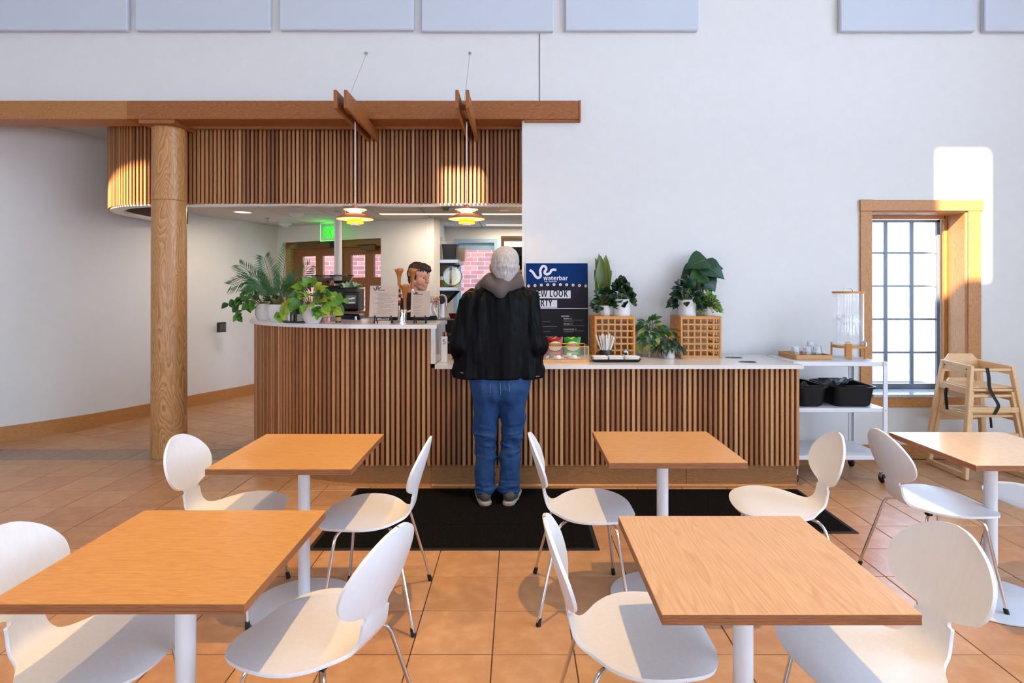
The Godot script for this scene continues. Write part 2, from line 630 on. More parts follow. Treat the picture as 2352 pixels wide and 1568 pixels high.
func wing_points() -> Array:
	return curve([Vector3(-7.4, 0, -3.1), Vector3(-6.1, 0, -4.7), Vector3(-5.08, 0, -5.89), Vector3(-4.66, 0, -6.48), Vector3(-4.36, 0, -7.12), Vector3(-4.14, 0, -7.75), Vector3(-3.85, 0, -8.45), Vector3(-3.63, 0, -9.11)], 5)

func ribbon_wall(pts: Array, y0: float, y1: float, thick: float) -> ArrayMesh:
	# solid wall along a floor line; thickness goes to the left of the direction of travel
	var b := MB.new()
	var front := []
	var back := []
	for i in pts.size():
		var t: Vector3 = (pts[mini(i + 1, pts.size() - 1)] - pts[maxi(i - 1, 0)]).normalized()
		var n := Vector3(t.z, 0, -t.x)
		front.append(pts[i])
		back.append(pts[i] + n * thick)
	var rows := [[], []]
	var rows2 := [[], []]
	for i in pts.size():
		rows[0].append(front[i] + Vector3(0, y1, 0))
		rows[1].append(front[i] + Vector3(0, y0, 0))
		rows2[0].append(back[i] + Vector3(0, y1, 0))
		rows2[1].append(back[i] + Vector3(0, y0, 0))
	b.grid(rows)
	b.grid(rows2, true)
	b.grid([rows2[0], rows[0]], false, false)
	b.grid([rows[1], rows2[1]], false, false)
	b.flat()
	b.poly([rows[0][0], rows[1][0], rows2[1][0], rows2[0][0]], front[0] - front[1])
	var e := pts.size() - 1
	b.poly([rows[0][e], rows[1][e], rows2[1][e], rows2[0][e]], front[e] - front[e - 1])
	return b.done()

func make_walls() -> void:
	# back wall of the hall with the window opening
	var b := MB.new()
	var z0 := WB
	var z1 := WB - 0.32
	b.span(Vector3(0.045, 0, z0), Vector3(3.11, HALL_H, z1))
	b.span(Vector3(3.11, 2.18, z0), Vector3(3.955, HALL_H, z1))
	b.span(Vector3(3.11, 0, z0), Vector3(3.955, 0.545, z1))
	b.span(Vector3(3.955, 0, z0), Vector3(6.2, HALL_H, z1))
	b.span(Vector3(-7.4, 3.10, z0), Vector3(0.045, HALL_H, z1))
	var wb := structure("wall_back", b.done(), M.wall)
	part(wb, "corner_bead", spanm(Vector3(0.038, 0.93, WB + 0.006), Vector3(0.062, 2.97, WB - 0.05), 0.002), M.white_gloss)
	part(wb, "control_joint", spanm(Vector3(0.188, 3.14, WB + 0.003), Vector3(0.196, 3.74, WB - 0.01)), plain(Color(0.42, 0.42, 0.42), 0.8))
	# hall: right wall with tall glazing, rear wall with clerestory slots, left wall, ceiling
	b = MB.new()
	var wins := [[-2.7, -1.2], [-0.9, 0.6], [0.9, 2.4]]
	var x0 := 6.2
	var x1 := 6.5
	var sill := 0.75
	var head := 6.6
	b.span(Vector3(x0, 0, -5.7), Vector3(x1, sill, 2.9))
	b.span(Vector3(x0, head, -5.7), Vector3(x1, HALL_H, 2.9))
	var prev := -5.7
	for w in wins:
		b.span(Vector3(x0, sill, prev), Vector3(x1, head, w[0]))
		prev = w[1]
	b.span(Vector3(x0, sill, prev), Vector3(x1, head, 2.9))
	structure("wall_right", b.done(), M.wall)
	for w in wins:
		var win := structure("window_%d" % (wins.find(w) + 2), spanm(Vector3(6.3, sill, w[0]), Vector3(6.38, sill + 0.08, w[1])), M.oak_z)
		part(win, "window_frame", spanm(Vector3(6.3, head - 0.08, w[0]), Vector3(6.38, head, w[1])), M.oak_z)
		for k in 4:
			var zz: float = lerpf(w[0] + 0.03, w[1] - 0.03, k / 3.0)
			part(win, "mullion", boxm(Vector3(6.34, (sill + head) * 0.5, zz), Vector3(0.07, head - sill, 0.05)), M.oak_y)
		for k in 4:
			part(win, "glazing_bar", boxm(Vector3(6.34, lerpf(sill, head, (k + 1) / 5.0), (w[0] + w[1]) * 0.5), Vector3(0.04, 0.035, w[1] - w[0])), M.oak_z)
	# rear wall: sun reaches the back wall only through three slots high up
	b = MB.new()
	var slots := [[0.915, 1.376, 6.56, 7.72], [-3.613, -3.206, 7.40, 7.83], [-7.05, -6.36, 7.35, 7.90]]
	var zr := 2.6
	# lower band: wide glazing that looks out under a deep porch roof
	b.span(Vector3(-7.4, 0, zr), Vector3(6.5, 0.55, zr + 0.06))
	b.span(Vector3(-7.4, 2.75, zr), Vector3(6.5, 6.45, zr + 0.06))
	var bays := [[-5.9, -4.2], [-2.5, -0.9], [0.9, 2.5], [4.2, 5.9]]
	var px := -7.4
	for w in bays:
		b.span(Vector3(px, 0.55, zr), Vector3(w[0], 2.75, zr + 0.06))
		px = w[1]
	b.span(Vector3(px, 0.55, zr), Vector3(6.5, 2.75, zr + 0.06))
	b.span(Vector3(-7.4, 7.95, zr), Vector3(6.5, HALL_H, zr + 0.06))
	var xs := [-7.4]
	for s in [slots[2], slots[1], slots[0]]:
		xs.append(s[0])
		xs.append(s[1])
		b.span(Vector3(s[0], 6.45, zr), Vector3(s[1], s[2], zr + 0.06))
		b.span(Vector3(s[0], s[3], zr), Vector3(s[1], 7.95, zr + 0.06))
	xs.append(6.5)
	for k in range(0, 8, 2):
		b.span(Vector3(xs[k], 6.45, zr), Vector3(xs[k + 1], 7.95, zr + 0.06))
	structure("wall_rear", b.done(), M.wall)
	for w in bays:
		var bw := structure("window_%d" % (bays.find(w) + 6), spanm(Vector3(w[0], 0.55, zr), Vector3(w[1], 0.62, zr + 0.08)), M.oak_x)
		part(bw, "window_frame", spanm(Vector3(w[0], 2.68, zr), Vector3(w[1], 2.75, zr + 0.08)), M.oak_x)
		for k in 5:
			part(bw, "mullion", boxm(Vector3(lerpf(w[0] + 0.03, w[1] - 0.03, k / 4.0), 1.65, zr + 0.04), Vector3(0.06, 2.2, 0.08)), M.oak_y)
	structure("porch_roof", spanm(Vector3(-8.0, 3.25, zr + 0.06), Vector3(7.0, 3.4, zr + 6.0)), M.wall)
	structure("wall_left", spanm(Vector3(-7.4, 0, -3.4), Vector3(-7.1, HALL_H, 2.7)), M.wall)
	structure("ceiling", spanm(Vector3(-7.4, HALL_H, -5.7), Vector3(6.5, HALL_H + 0.2, 2.9)), M.wall)
	# angled wing wall at the left with its baseboard, passage ceiling
	var wp := wing_points()
	var split := 0
	for i in wp.size():
		if wp[i].z > -5.35:
			split = i
	structure("wall_wing", ribbon_wall(wp, 0, 3.2, 0.2), M.wall)
	structure("wall_wing_hall", ribbon_wall(wp.slice(0, split + 1), 3.2, HALL_H, 0.2), M.wall)
	var bp := []
	for p in wp:
		bp.append(p)
	structure("baseboard_wing", ribbon_wall(bp, 0, 0.145, -0.018), textured(M.oak_x.albedo_texture, Vector3(0.6, 3, 0.6), 0.42))
	structure("ceiling_passage", spanm(Vector3(-7.4, 3.155, -5.4), Vector3(0.045, 3.3, -8.0)), M.ceiling)
	# baseboards of the back wall, seen right of the counter
	structure("baseboard_back", spanm(Vector3(2.12, 0, WB), Vector3(6.2, 0.125, WB + 0.018), 0.003), M.oak_x)

func make_beam_and_bulkhead() -> void:
	# long beam in two lengths, with the end cap right of the opening
	var bm := structure("trim_beam", spanm(Vector3(-3.405, 2.975, -5.256), Vector3(0.535, 3.135, -5.494), 0.002), M.beam_x)
	part(bm, "beam_end_cap", spanm(Vector3(0.535, 2.955, -5.250), Vector3(0.55, 3.137, -5.31), 0.001), M.beam_x)
	part(bm, "beam_left_length", spanm(Vector3(-7.4, 2.975, -5.256), Vector3(-3.407, 3.135, -5.494), 0.002), M.beam_pale)
	part(bm, "under_strip", spanm(Vector3(0.06, 2.955, -5.27), Vector3(0.535, 2.9745, -5.31), 0.001), M.beam_x)
	part(bm, "shadow_strip", spanm(Vector3(-3.0, 2.955, -5.50), Vector3(0.045, 3.155, -5.53)), M.beam_x)
	# round timber column under the beam with its cap plate
	var cz := -5.455
	var cx := (388.5 - CX) * 5.455 / F
	var col := thing("timber_column", "round timber column with figured grain standing under the long beam", "column", Vector3(cx, 0, cz))
	part(col, "lower_shaft", lathem([Vector2(0.150, 0.0), Vector2(0.146, 0.3), Vector2(0.1415, 2.283), Vector2(0.1395, 2.285)], 40), M.column)
	part(col, "upper_shaft", lathem([Vector2(0.1395, 2.287), Vector2(0.1412, 2.289), Vector2(0.140, 2.935), Vector2(0.0, 2.95)], 40), M.column)
	part(col, "cap_plate", boxm(Vector3(0.0, 2.956, 0.03), Vector3(0.31, 0.036, 0.33), 0.003), M.beam_x)
	# curved bulkhead over the servery: white core, white soffit lip, slats
	var path := [Vector3(0.045, 0, -5.66), Vector3(-3.40, 0, -5.66)]
	for k in range(1, 19):
		var a := PI / 2 * k / 18.0
		path.append(Vector3(-3.40 - 0.80 * sin(a), 0, -6.46 + 0.80 * cos(a)))
	path.append(Vector3(-4.2, 0, -7.5))
	path.reverse()
	var core := structure("wall_bulkhead", ribbon_wall(path, 2.30, 3.155, 0.10), M.slat_back)
	part(core, "soffit_lip", ribbon_wall(path, 2.278, 2.30, 0.115), M.white_gloss)
	path.reverse()
	var sl := MB.new()
	sl.box(Vector3(0, 2.72, 0.011), Vector3(0.0225, 0.86, 0.024), 0.0015)
	var slat := sl.done()
	var s := 0.0
	var next := 0.02
	var k := 0
	for i in path.size() - 1:
		var a: Vector3 = path[i]
		var bpt: Vector3 = path[i + 1]
		var L := a.distance_to(bpt)
		var t := (bpt - a) / L
		var n := Vector3(-t.z, 0, t.x) * -1.0
		while next < s + L:
			var p := a + t * (next - s)
			if p.z < -7.0:
				break
			part(core, "slat", slat, M.slats[[0, 1, 2, 0, 3, 1, 4, 2][rng.randi() % 8]], Transform3D(Basis(-t, Vector3.UP, -t.cross(Vector3.UP)), p))
			next += 0.0386
			k += 1
		s += L
	# twin-board brackets that carry the pendants, and their tie wires
	for q in [[-1.3475, -1.33, "left"], [-0.4225, -0.42, "right"]]:
		var t := thing("bracket_beam", "twin-board wooden bracket crossing the long beam, the %s of two" % q[2], "bracket", Vector3(q[0], 2.867, -4.58), 0.0, "pendant brackets")
		for sx in [-1.0, 1.0]:
			part(t, "board", boxm(Vector3(sx * 0.0395, 0.0685, -0.33), Vector3(0.0245, 0.137, 0.66), 0.0015), M.beam_z)
			part(t, "board_tail", boxm(Vector3(sx * 0.0395, 0.052, -0.85), Vector3(0.0245, 0.104, 0.38), 0.0015), M.beam_z)
		part(t, "spacer", boxm(Vector3(0, 0.06, -0.24), Vector3(0.0545, 0.05, 0.1)), M.beam_z)
		var tip := Vector3(0, 0.12, -0.20)
		var anchor := Vector3(q[1] - q[0] + (0.0 if q[0] < -1 else 0.0), 3.566 - 2.867, 4.58 + WB)
		part(t, "tie_wire", tubem([tip, anchor], 0.0016, 6), M.steel)
		part(t, "wire_anchor", lathem([Vector2(0, 0), Vector2(0.012, 0), Vector2(0.012, 0.012), Vector2(0, 0.016)], 12), M.steel, Transform3D(Basis(Vector3.RIGHT, PI / 2), anchor))

func make_panels() -> void:
	var xs := [[-60, 297], [315, 623], [645, 951], [969, 1271], [1298, 1602], [1926, 2235], [2255, 2570]]
	var bots := [73, 73, 72, 75, 73, 75, 75]
	var names := ["far left", "second from left", "third from left", "above the right bracket beam", "right of the wall joint", "above the window", "at the right edge"]
	for i in xs.size():
		var d := 5.262
		var xa: float = (xs[i][0] - CX) * 5.29 / F
		var xb: float = (xs[i][1] - CX) * 5.29 / F
		var y: float = EYE + (CY - bots[i]) * 5.29 / F
		var t := thing("acoustic_panel", "pale blue-grey fabric acoustic panel high on the back wall, " + names[i], "panel", Vector3((xa + xb) * 0.5, y, WB), 0.0, "acoustic panels")
		part(t, "fabric_face", boxm(Vector3(0, 0.62, 0.028), Vector3(xb - xa, 1.24, 0.056), 0.008), M.felt)
		part(t, "wall_clip", boxm(Vector3(0, 0.9, 0.001), Vector3(0.2, 0.05, 0.002)), M.steel)

func make_window() -> void:
	# the small-paned window in the back wall
	var x0 := 3.11
	var x1 := 3.955
	var y0 := 0.56
	var y1 := 2.18
	var w := structure("window_1", spanm(Vector3(x0 - 0.10, y1 - 0.002, WB + 0.022), Vector3(x1 + 0.135, y1 + 0.094, WB), 0.003), M.oak_x)
	part(w, "casing", spanm(Vector3(x0 - 0.10, 0.56, WB + 0.02), Vector3(x0 - 0.002, y1 - 0.003, WB), 0.003), M.oak_y)
	part(w, "casing", spanm(Vector3(x1 + 0.002, 0.56, WB + 0.02), Vector3(x1 + 0.115, y1 - 0.003, WB), 0.003), M.oak_y)
	part(w, "corner_block", spanm(Vector3(x0 - 0.105, y1 - 0.004, WB + 0.027), Vector3(x0 + 0.005, y1 + 0.097, WB), 0.003), M.oak_y)
	part(w, "apron", spanm(Vector3(x0 - 0.10, 0.455, WB + 0.02), Vector3(x1 + 0.115, 0.56, WB), 0.003), M.oak_x)
	part(w, "sill", spanm(Vector3(x0 + 0.001, 0.546, WB + 0.04), Vector3(x1 - 0.001, 0.572, WB - 0.31), 0.003), M.stone)
	part(w, "jamb_board", spanm(Vector3(x1 - 0.016, 0.572, WB - 0.001), Vector3(x1 - 0.0005, y1 - 0.001, WB - 0.305), 0.002), M.oak_y)
	part(w, "jamb_board", spanm(Vector3(x0 + 0.0005, 0.572, WB - 0.001), Vector3(x0 + 0.016, y1 - 0.001, WB - 0.305), 0.002), M.oak_y)
	part(w, "head_board", spanm(Vector3(x0 + 0.016, y1 - 0.016, WB - 0.001), Vector3(x1 - 0.016, y1 - 0.0005, WB - 0.305), 0.002), M.oak_x)
	# stepped stops along the jambs
	for st in [[0.016, 0.045, -0.22, -0.25], [0.016, 0.03, -0.25, -0.31]]:
		part(w, "stop", spanm(Vector3(x1 - st[1], 0.572, WB + st[2]), Vector3(x1 - st[0], y1 - 0.016, WB + st[3]), 0.002), M.oak_y)
		part(w, "stop", spanm(Vector3(x0 + st[0], 0.572, WB + st[2]), Vector3(x0 + st[1], y1 - 0.016, WB + st[3]), 0.002), M.oak_y)
		part(w, "stop", spanm(Vector3(x0 + 0.03, y1 - st[1], WB + st[2]), Vector3(x1 - 0.03, y1 - st[0], WB + st[3]), 0.002), M.oak_x)
	# metal sash: five rows of three panes
	var zz := WB - 0.285
	var fr := plain(Color(0.44, 0.48, 0.53), 0.4, 0.3)
	var gx0 := x0 + 0.045
	var gx1 := x1 - 0.045
	var gy0 := 0.60
	var gy1 := y1 - 0.045
	part(w, "sash_stile", spanm(Vector3(gx1 - 0.03, gy0, zz - 0.015), Vector3(gx1, gy1, zz + 0.015), 0.002), fr)
	part(w, "sash_stile", spanm(Vector3(gx0, gy0, zz - 0.015), Vector3(gx0 + 0.03, gy1, zz + 0.015), 0.002), fr)
	part(w, "sash_rail", spanm(Vector3(gx0, gy1 - 0.025, zz - 0.015), Vector3(gx1, gy1, zz + 0.015), 0.002), fr)
	part(w, "sash_rail", spanm(Vector3(gx0, gy0 - 0.028, zz - 0.02), Vector3(gx1, gy0 + 0.02, zz + 0.02), 0.002), fr)
	for i in 2:
		var x := lerpf(gx0 + 0.015, gx1 - 0.015, (i + 1) / 3.0)
		part(w, "glazing_bar", boxm(Vector3(x, (gy0 + gy1) * 0.5, zz), Vector3(0.030, gy1 - gy0, 0.024), 0.002), fr)
	for j in 4:
		part(w, "glazing_bar", boxm(Vector3((gx0 + gx1) * 0.5, lerpf(gy0, gy1, (j + 1) / 5.0), zz), Vector3(gx1 - gx0, 0.018, 0.020), 0.002), fr)
	for i in 3:
		for j in 5:
			var xa := lerpf(gx0 + 0.015, gx1 - 0.015, i / 3.0)
			var xb := lerpf(gx0 + 0.015, gx1 - 0.015, (i + 1) / 3.0)
			var ya := lerpf(gy0, gy1, j / 5.0)
			var yb := lerpf(gy0, gy1, (j + 1) / 5.0)
			part(w, "pane", boxm(Vector3((xa + xb) * 0.5, (ya + yb) * 0.5, zz), Vector3(xb - xa - 0.012, yb - ya - 0.012, 0.004)), M.pane)

func make_outside() -> void:
	var snow := plain(Color(0.90, 0.92, 0.95), 0.8)
	var k := MB.new()
	k.box(Vector3(0, -0.4, -20), Vector3(120, 0.3, 120))
	structure("ground_outside", k.done(), snow)
	# pale fence beyond the window
	var fence := thing("picket_fence", "pale weathered picket fence standing in the snow outside the window", "fence", Vector3(6.2, -0.25, -10.5))
	var pale := plain(Color(0.80, 0.80, 0.82), 0.8)
	for i in 22:
		part(fence, "picket", boxm(Vector3((i - 11) * 0.14, 0.65, 0), Vector3(0.07, 1.3, 0.02), 0.004), pale)
	part(fence, "rail", boxm(Vector3(0, 0.3, -0.03), Vector3(3.1, 0.08, 0.03)), pale)
	part(fence, "rail", boxm(Vector3(0, 1.0, -0.03), Vector3(3.1, 0.08, 0.03)), pale)
	# brick building across the yard, behind the doors and the kitchen window
	var zb := -12.8
	var mortar := plain(Color(0.74, 0.72, 0.70), 0.9)
	var bw := structure("wall_brick_outside", spanm(Vector3(-9, -0.3, zb), Vector3(3.5, 4.2, zb - 0.3)), mortar)
	var reds := [plain(Color(0.60, 0.31, 0.26), 0.85), plain(Color(0.55, 0.27, 0.23), 0.85), plain(Color(0.65, 0.36, 0.30), 0.85), plain(Color(0.51, 0.27, 0.25), 0.85)]
	var brick := boxm(Vector3(0, 0, 0.006), Vector3(0.28, 0.076, 0.02), 0.003)
	var rest := MB.new()
	for j in 46:
		var y := -0.26 + j * 0.0925
		for i in 40:
			var x := -8.8 + i * 0.30 + (0.15 if j % 2 else 0.0)
			var in_door := x > -4.75 and x < -2.75 and y > 0.95 and y < 2.35
			var in_win := x > -1.35 and x < -0.35 and y > 0.9 and y < 2.55
			if in_door or in_win:
				part(bw, "brick", brick, reds[rng.randi() % 4], Transform3D(Basis(), Vector3(x, y, zb)))
			elif x < 3.3:
				rest.box(Vector3(x, y, zb + 0.006), Vector3(0.28, 0.076, 0.02))
	part(bw, "far_bricks", rest.done(), reds[0], Transform3D(), "", "stuff")

# ------------------------------------------------------------------ servery shell behind the counter
func make_servery_shell() -> void:
	# suspended ceiling of square tiles
	var ce := structure("ceiling_servery", spanm(Vector3(-3.4, 2.452, -5.765), Vector3(2.45, 2.6, -9.3)), plain(Color(0.55, 0.55, 0.55), 0.8))
	part(ce, "left_bay", spanm(Vector3(-4.09, 2.452, -6.5), Vector3(-3.4, 2.6, -9.3)), M.ceiling)
	var tm := boxm(Vector3.ZERO, Vector3(0.598, 0.016, 0.598), 0.003)
	for i in range(-3, 10):
		for j in range(-1, 5):
			var x := -2.975 + (i + 0.5) * 0.61
			var z := -(6.35 + (j + 0.5) * 0.61)
			if x > -3.7 and x < 2.2 and z > -9.2 and (x > -3.3 or z < -6.4):
				part(ce, "ceiling_tile", tm, M.ceiling, Transform3D(Basis(), Vector3(x, 2.446, z)))
	# kitchen walls
	var b := MB.new()
	var zr := -9.14
	b.span(Vector3(-1.2, 0, zr), Vector3(-0.917, 2.46, zr - 0.2))
	b.span(Vector3(-0.343, 0, zr), Vector3(2.45, 2.46, zr - 0.2))
	b.span(Vector3(-0.917, 2.22, zr), Vector3(-0.343, 2.46, zr - 0.2))
	b.span(Vector3(-0.917, 0, zr), Vector3(-0.343, 0.95, zr - 0.2))
	structure("wall_kitchen_back", b.done(), M.wall)
	structure("wall_kitchen_right", spanm(Vector3(2.3, 0, -5.63), Vector3(2.45, 2.46, -9.3)), M.wall)
	structure("wall_kitchen_left", spanm(Vector3(-1.2, 0, -7.97), Vector3(-1.1, 2.44, -9.14)), M.wall)
	var kw := structure("window_5", spanm(Vector3(-0.93, 2.205, zr + 0.02), Vector3(-0.33, 2.26, zr - 0.02), 0.003), plain(Color(0.60, 0.74, 0.82), 0.4))
	var blue := plain(Color(0.60, 0.74, 0.82), 0.4)
	part(kw, "frame_side", spanm(Vector3(-0.955, 0.95, zr + 0.02), Vector3(-0.905, 2.26, zr - 0.1), 0.003), blue)
	part(kw, "frame_side", spanm(Vector3(-0.355, 0.95, zr + 0.02), Vector3(-0.305, 2.26, zr - 0.1), 0.003), blue)
	part(kw, "frame_head", spanm(Vector3(-0.905, 2.10, zr - 0.05), Vector3(-0.355, 2.205, zr - 0.1), 0.003), blue)
	part(kw, "sash_side", spanm(Vector3(-0.905, 0.95, zr - 0.06), Vector3(-0.86, 2.10, zr - 0.1), 0.003), blue)
	part(kw, "pane", spanm(Vector3(-0.86, 0.95, zr - 0.075), Vector3(-0.355, 2.10, zr - 0.08)), M.pane)

	# angled wall with the entrance doors
	var u := Vector3(0.906, 0, 0.423).normalized()
	var n := Vector3(-u.z, 0, u.x)
	var X := Transform3D(Basis(u, Vector3.UP, n), Vector3(-3.63, 0, -9.11))
	b = MB.new()
	b.box(Vector3(0.03, 1.1, -0.075), Vector3(0.17, 2.2, 0.15), 0.0, X)
	b.box(Vector3(0.92, 2.33, -0.075), Vector3(2.05, 0.26, 0.15), 0.0, X)
	b.box(Vector3(2.36, 1.23, -0.075), Vector3(0.86, 2.46, 0.15), 0.0, X)
	structure("wall_entrance", b.done(), M.wall)
	var frame_mat: Material = M.door_wood
	var fr := structure("trim_door_frame", MBbox(Vector3(1.05, 2.15, -0.10), Vector3(1.9, 0.1, 0.10), X), frame_mat)
	part(fr, "frame_post", MBbox(Vector3(0.17, 1.05, -0.10), Vector3(0.10, 2.1, 0.10), X), M.oak_y)
	part(fr, "door_operator", MBbox(Vector3(0.75, 2.15, -0.02), Vector3(0.62, 0.085, 0.12), X), plain(Color(0.36, 0.27, 0.10), 0.45, 0.3))
	part(fr, "operator_end", MBbox(Vector3(1.09, 2.14, -0.02), Vector3(0.07, 0.10, 0.125), X), M.black)
	part(fr, "door_closer", MBbox(Vector3(1.70, 2.075, -0.03), Vector3(0.24, 0.07, 0.07), X), plain(Color(0.33, 0.25, 0.09), 0.45, 0.3))
	part(fr, "closer_arm", MBbox(Vector3(1.66, 2.118, -0.02), Vector3(0.30, 0.012, 0.05), X), M.black)
	for dd in [[0.225, 1.185, [[0.41, 0.664], [0.798, 1.06]]], [1.195, 2.16, [[1.321, 1.578], [1.723, 1.985]]]]:
		var a: float = dd[0]
		var c: float = dd[1]
		var dr := structure("door_%d" % (1 if a < 1 else 2), MBbox(Vector3((a + c) * 0.5, 2.045, -0.12), Vector3(c - a, 0.115, 0.045), X), frame_mat)
		var rails := [[0.0, 0.30], [0.62, 0.72], [1.05, 1.19], [1.525, 1.666]]
		for r in rails:
			part(dr, "rail", MBbox(Vector3((a + c) * 0.5, (r[0] + r[1]) * 0.5, -0.12), Vector3(c - a, r[1] - r[0], 0.045), X), frame_mat)
		var p: Array = dd[2]
		for s in [[a, p[0][0]], [p[0][1], p[1][0]], [p[1][1], c]]:
			part(dr, "stile", MBbox(Vector3((s[0] + s[1]) * 0.5, 1.0, -0.1195), Vector3(s[1] - s[0], 1.99, 0.046), X), frame_mat)
		for q in p:
			for r in [[0.30, 0.62], [0.72, 1.05], [1.19, 1.525], [1.666, 1.988]]:
				part(dr, "pane", MBbox(Vector3((q[0] + q[1]) * 0.5, (r[0] + r[1]) * 0.5, -0.12), Vector3(q[1] - q[0], r[1] - r[0], 0.006), X), M.pane)

	# hanging green exit sign
	var es := thing("exit_sign", "edge-lit green EXIT sign hanging from the ceiling before the doors", "sign", Vector3(-2.60, 2.17, -8.40), atan2(-u.z, u.x))
	part(es, "mount", boxm(Vector3(0, 0.255, 0), Vector3(0.36, 0.025, 0.05), 0.004), M.white_metal)
	part(es, "acrylic_panel", boxm(Vector3(0, 0.12, 0), Vector3(0.385, 0.235, 0.006), 0.002), glass(0.10, Color(0.85, 1.0, 0.9)))
	var green := glow(Color(0.06, 0.95, 0.16), 0.9)
	for e in [[Vector3(0, 0.004, 0), Vector3(0.385, 0.008, 0.008)], [Vector3(-0.19, 0.12, 0), Vector3(0.006, 0.235, 0.008)]]:
		part(es, "lit_edge", boxm(e[0], e[1]), glow(Color(0.45, 1.0, 0.55), 1.3))
	var tx := part(es, "lettering", text("EXIT", 0.235), green, Transform3D(Basis().scaled(Vector3(0.62, 0.92, 1)), Vector3(-0.142, -0.012, 0.0045)))
	var gl := OmniLight3D.new()
	gl.name = "exit_sign_light"
	gl.position = Vector3(-2.66, 2.29, -8.32)
	gl.light_color = Color(0.12, 1.0, 0.25)
	gl.light_energy = 0.035
	gl.light_size = 0.06
	gl.omni_range = 6.0
	gl.omni_attenuation = 2.0
	gl.shadow_enabled = true
	add_child(gl)
	# slim white post
	single("steel_post", lathem([Vector2(0.046, 0), Vector2(0.046, 2.436)], 20), M.white_metal, "slim white round steel post in front of the entrance doors", "post", Vector3(-2.2, 0, -7.39))
	# ceiling fittings
	for s in [[-1.713, -0.591, 7.51, "longest, over the beer taps"], [-0.44, 0.65, 7.51, "right of the longest, over the kitchen"], [-0.455, 0.75, 8.75, "farthest back, near the kitchen wall"]]:
		var t := thing("linear_ceiling_light", "warm white linear ceiling light, " + s[3], "light", Vector3((s[0] + s[1]) * 0.5, 2.438, -s[2]), 0.0, "linear ceiling lights")
		var L: float = s[1] - s[0]
		part(t, "trim_frame", boxm(Vector3(0, -0.002, 0), Vector3(L + 0.02, 0.008, 0.115)), M.white_metal)
		part(t, "diffuser", boxm(Vector3(0, -0.008, 0), Vector3(L, 0.006, 0.095)), glow(Color(1.0, 0.93, 0.80), 1.3))
		area_lamp("linear_ceiling_light_glow", Vector3((s[0] + s[1]) * 0.5, 2.424, -s[2]), Vector2(L, 0.095), Color(1.0, 0.92, 0.82), 1.7)
	var dl := thing("round_downlight", "round recessed downlight glowing in the servery ceiling", "light", Vector3(-3.35, 2.438, -7.35))
	part(dl, "trim_ring", lathem([Vector2(0.095, -0.006), Vector2(0.115, -0.006), Vector2(0.118, 0.0)], 28), M.white_metal)
	part(dl, "diffuser", lathem([Vector2(0, -0.005), Vector2(0.095, -0.005)], 28), glow(Color(1.0, 0.95, 0.85), 1.3))
	area_lamp("round_downlight_glow", Vector3(-3.35, 2.425, -7.35), Vector2(0.17, 0.17), Color(1.0, 0.92, 0.82), 1.3)
	var puck := [Vector2(0, -0.045), Vector2(0.05, -0.045), Vector2(0.075, -0.03), Vector2(0.09, -0.012), Vector2(0.09, 0)]
	single("smoke_detector", lathem(puck, 24), M.white_metal, "larger white smoke detector on the servery ceiling, nearer the front", "detector", Vector3(-2.73, 2.438, -7.43), 0.0, "smoke detectors")
	single("smoke_detector", lathem([Vector2(0, -0.06), Vector2(0.04, -0.06), Vector2(0.045, -0.04), Vector2(0.09, -0.02), Vector2(0.095, 0)], 24), M.white_metal, "smaller white smoke detector near the angled wall corner", "detector", Vector3(-3.32, 2.438, -8.6), 0.0, "smoke detectors")
	var sp := thing("sprinkler_head", "small dark sprinkler head hanging from the ceiling tiles", "sprinkler", Vector3(-3.30, 2.438, -7.96))
	part(sp, "stem", lathem([Vector2(0.008, -0.05), Vector2(0.008, 0)], 10), M.steel)
	part(sp, "deflector", lathem([Vector2(0, -0.052), Vector2(0.022, -0.052), Vector2(0.022, -0.048), Vector2(0, -0.047)], 14), M.steel)
	part(sp, "escutcheon", lathem([Vector2(0.02, -0.008), Vector2(0.035, 0)], 14), M.steel)
	single("ceiling_puck", lathem([Vector2(0, -0.02), Vector2(0.055, -0.018), Vector2(0.07, 0)], 20), M.white_metal, "flat round puck on the ceiling at the right end of the servery", "detector", Vector3(-0.16, 2.438, -7.1))
	var em := thing("emergency_light", "twin-arm emergency light on the ceiling above the barista", "light", Vector3(-0.83, 2.438, -6.95))
	part(em, "body", lathem([Vector2(0, -0.045), Vector2(0.03, -0.04), Vector2(0.045, 0)], 16), plain(Color(0.55, 0.48, 0.36), 0.5))
	for sx in [-1.0, 1.0]:
		part(em, "arm", tubem([Vector3(sx * 0.03, -0.02, 0), Vector3(sx * 0.07, -0.005, 0), Vector3(sx * 0.12, -0.003, 0)], 0.008, 8), M.white_metal)
	# card reader on the angled wall
	var cr := thing("card_reader", "small black card reader with a bright edge on the white angled wall", "card reader", at(507, 751, 7.99) + Vector3(0.02, 0, 0.02), 1.1)
	part(cr, "housing", boxm(Vector3(0, 0, 0), Vector3(0.13, 0.13, 0.035), 0.008), M.black)
	part(cr, "face_plate", boxm(Vector3(0, 0, 0.018), Vector3(0.085, 0.10, 0.006), 0.002), plain(Color(0.30, 0.29, 0.28), 0.3))
	part(cr, "edge_strip", boxm(Vector3(0.055, 0, 0.016), Vector3(0.012, 0.11, 0.012), 0.003), M.steel)

func MBbox(c: Vector3, s: Vector3, xf: Transform3D, bev := 0.003) -> ArrayMesh:
	var b := MB.new()
	b.box(c, s, bev, xf)
	return b.done()

func area_lamp(called: String, p: Vector3, size: Vector2, c: Color, e: float) -> void:
	var l := AreaLight3D.new()
	l.name = called
	l.position = p
	l.rotation.x = -PI / 2
	l.area_size = size
	l.light_color = c
	l.light_energy = e
	l.area_range = 12.0
	l.area_attenuation = 2.0
	l.shadow_enabled = true
	add_child(l)

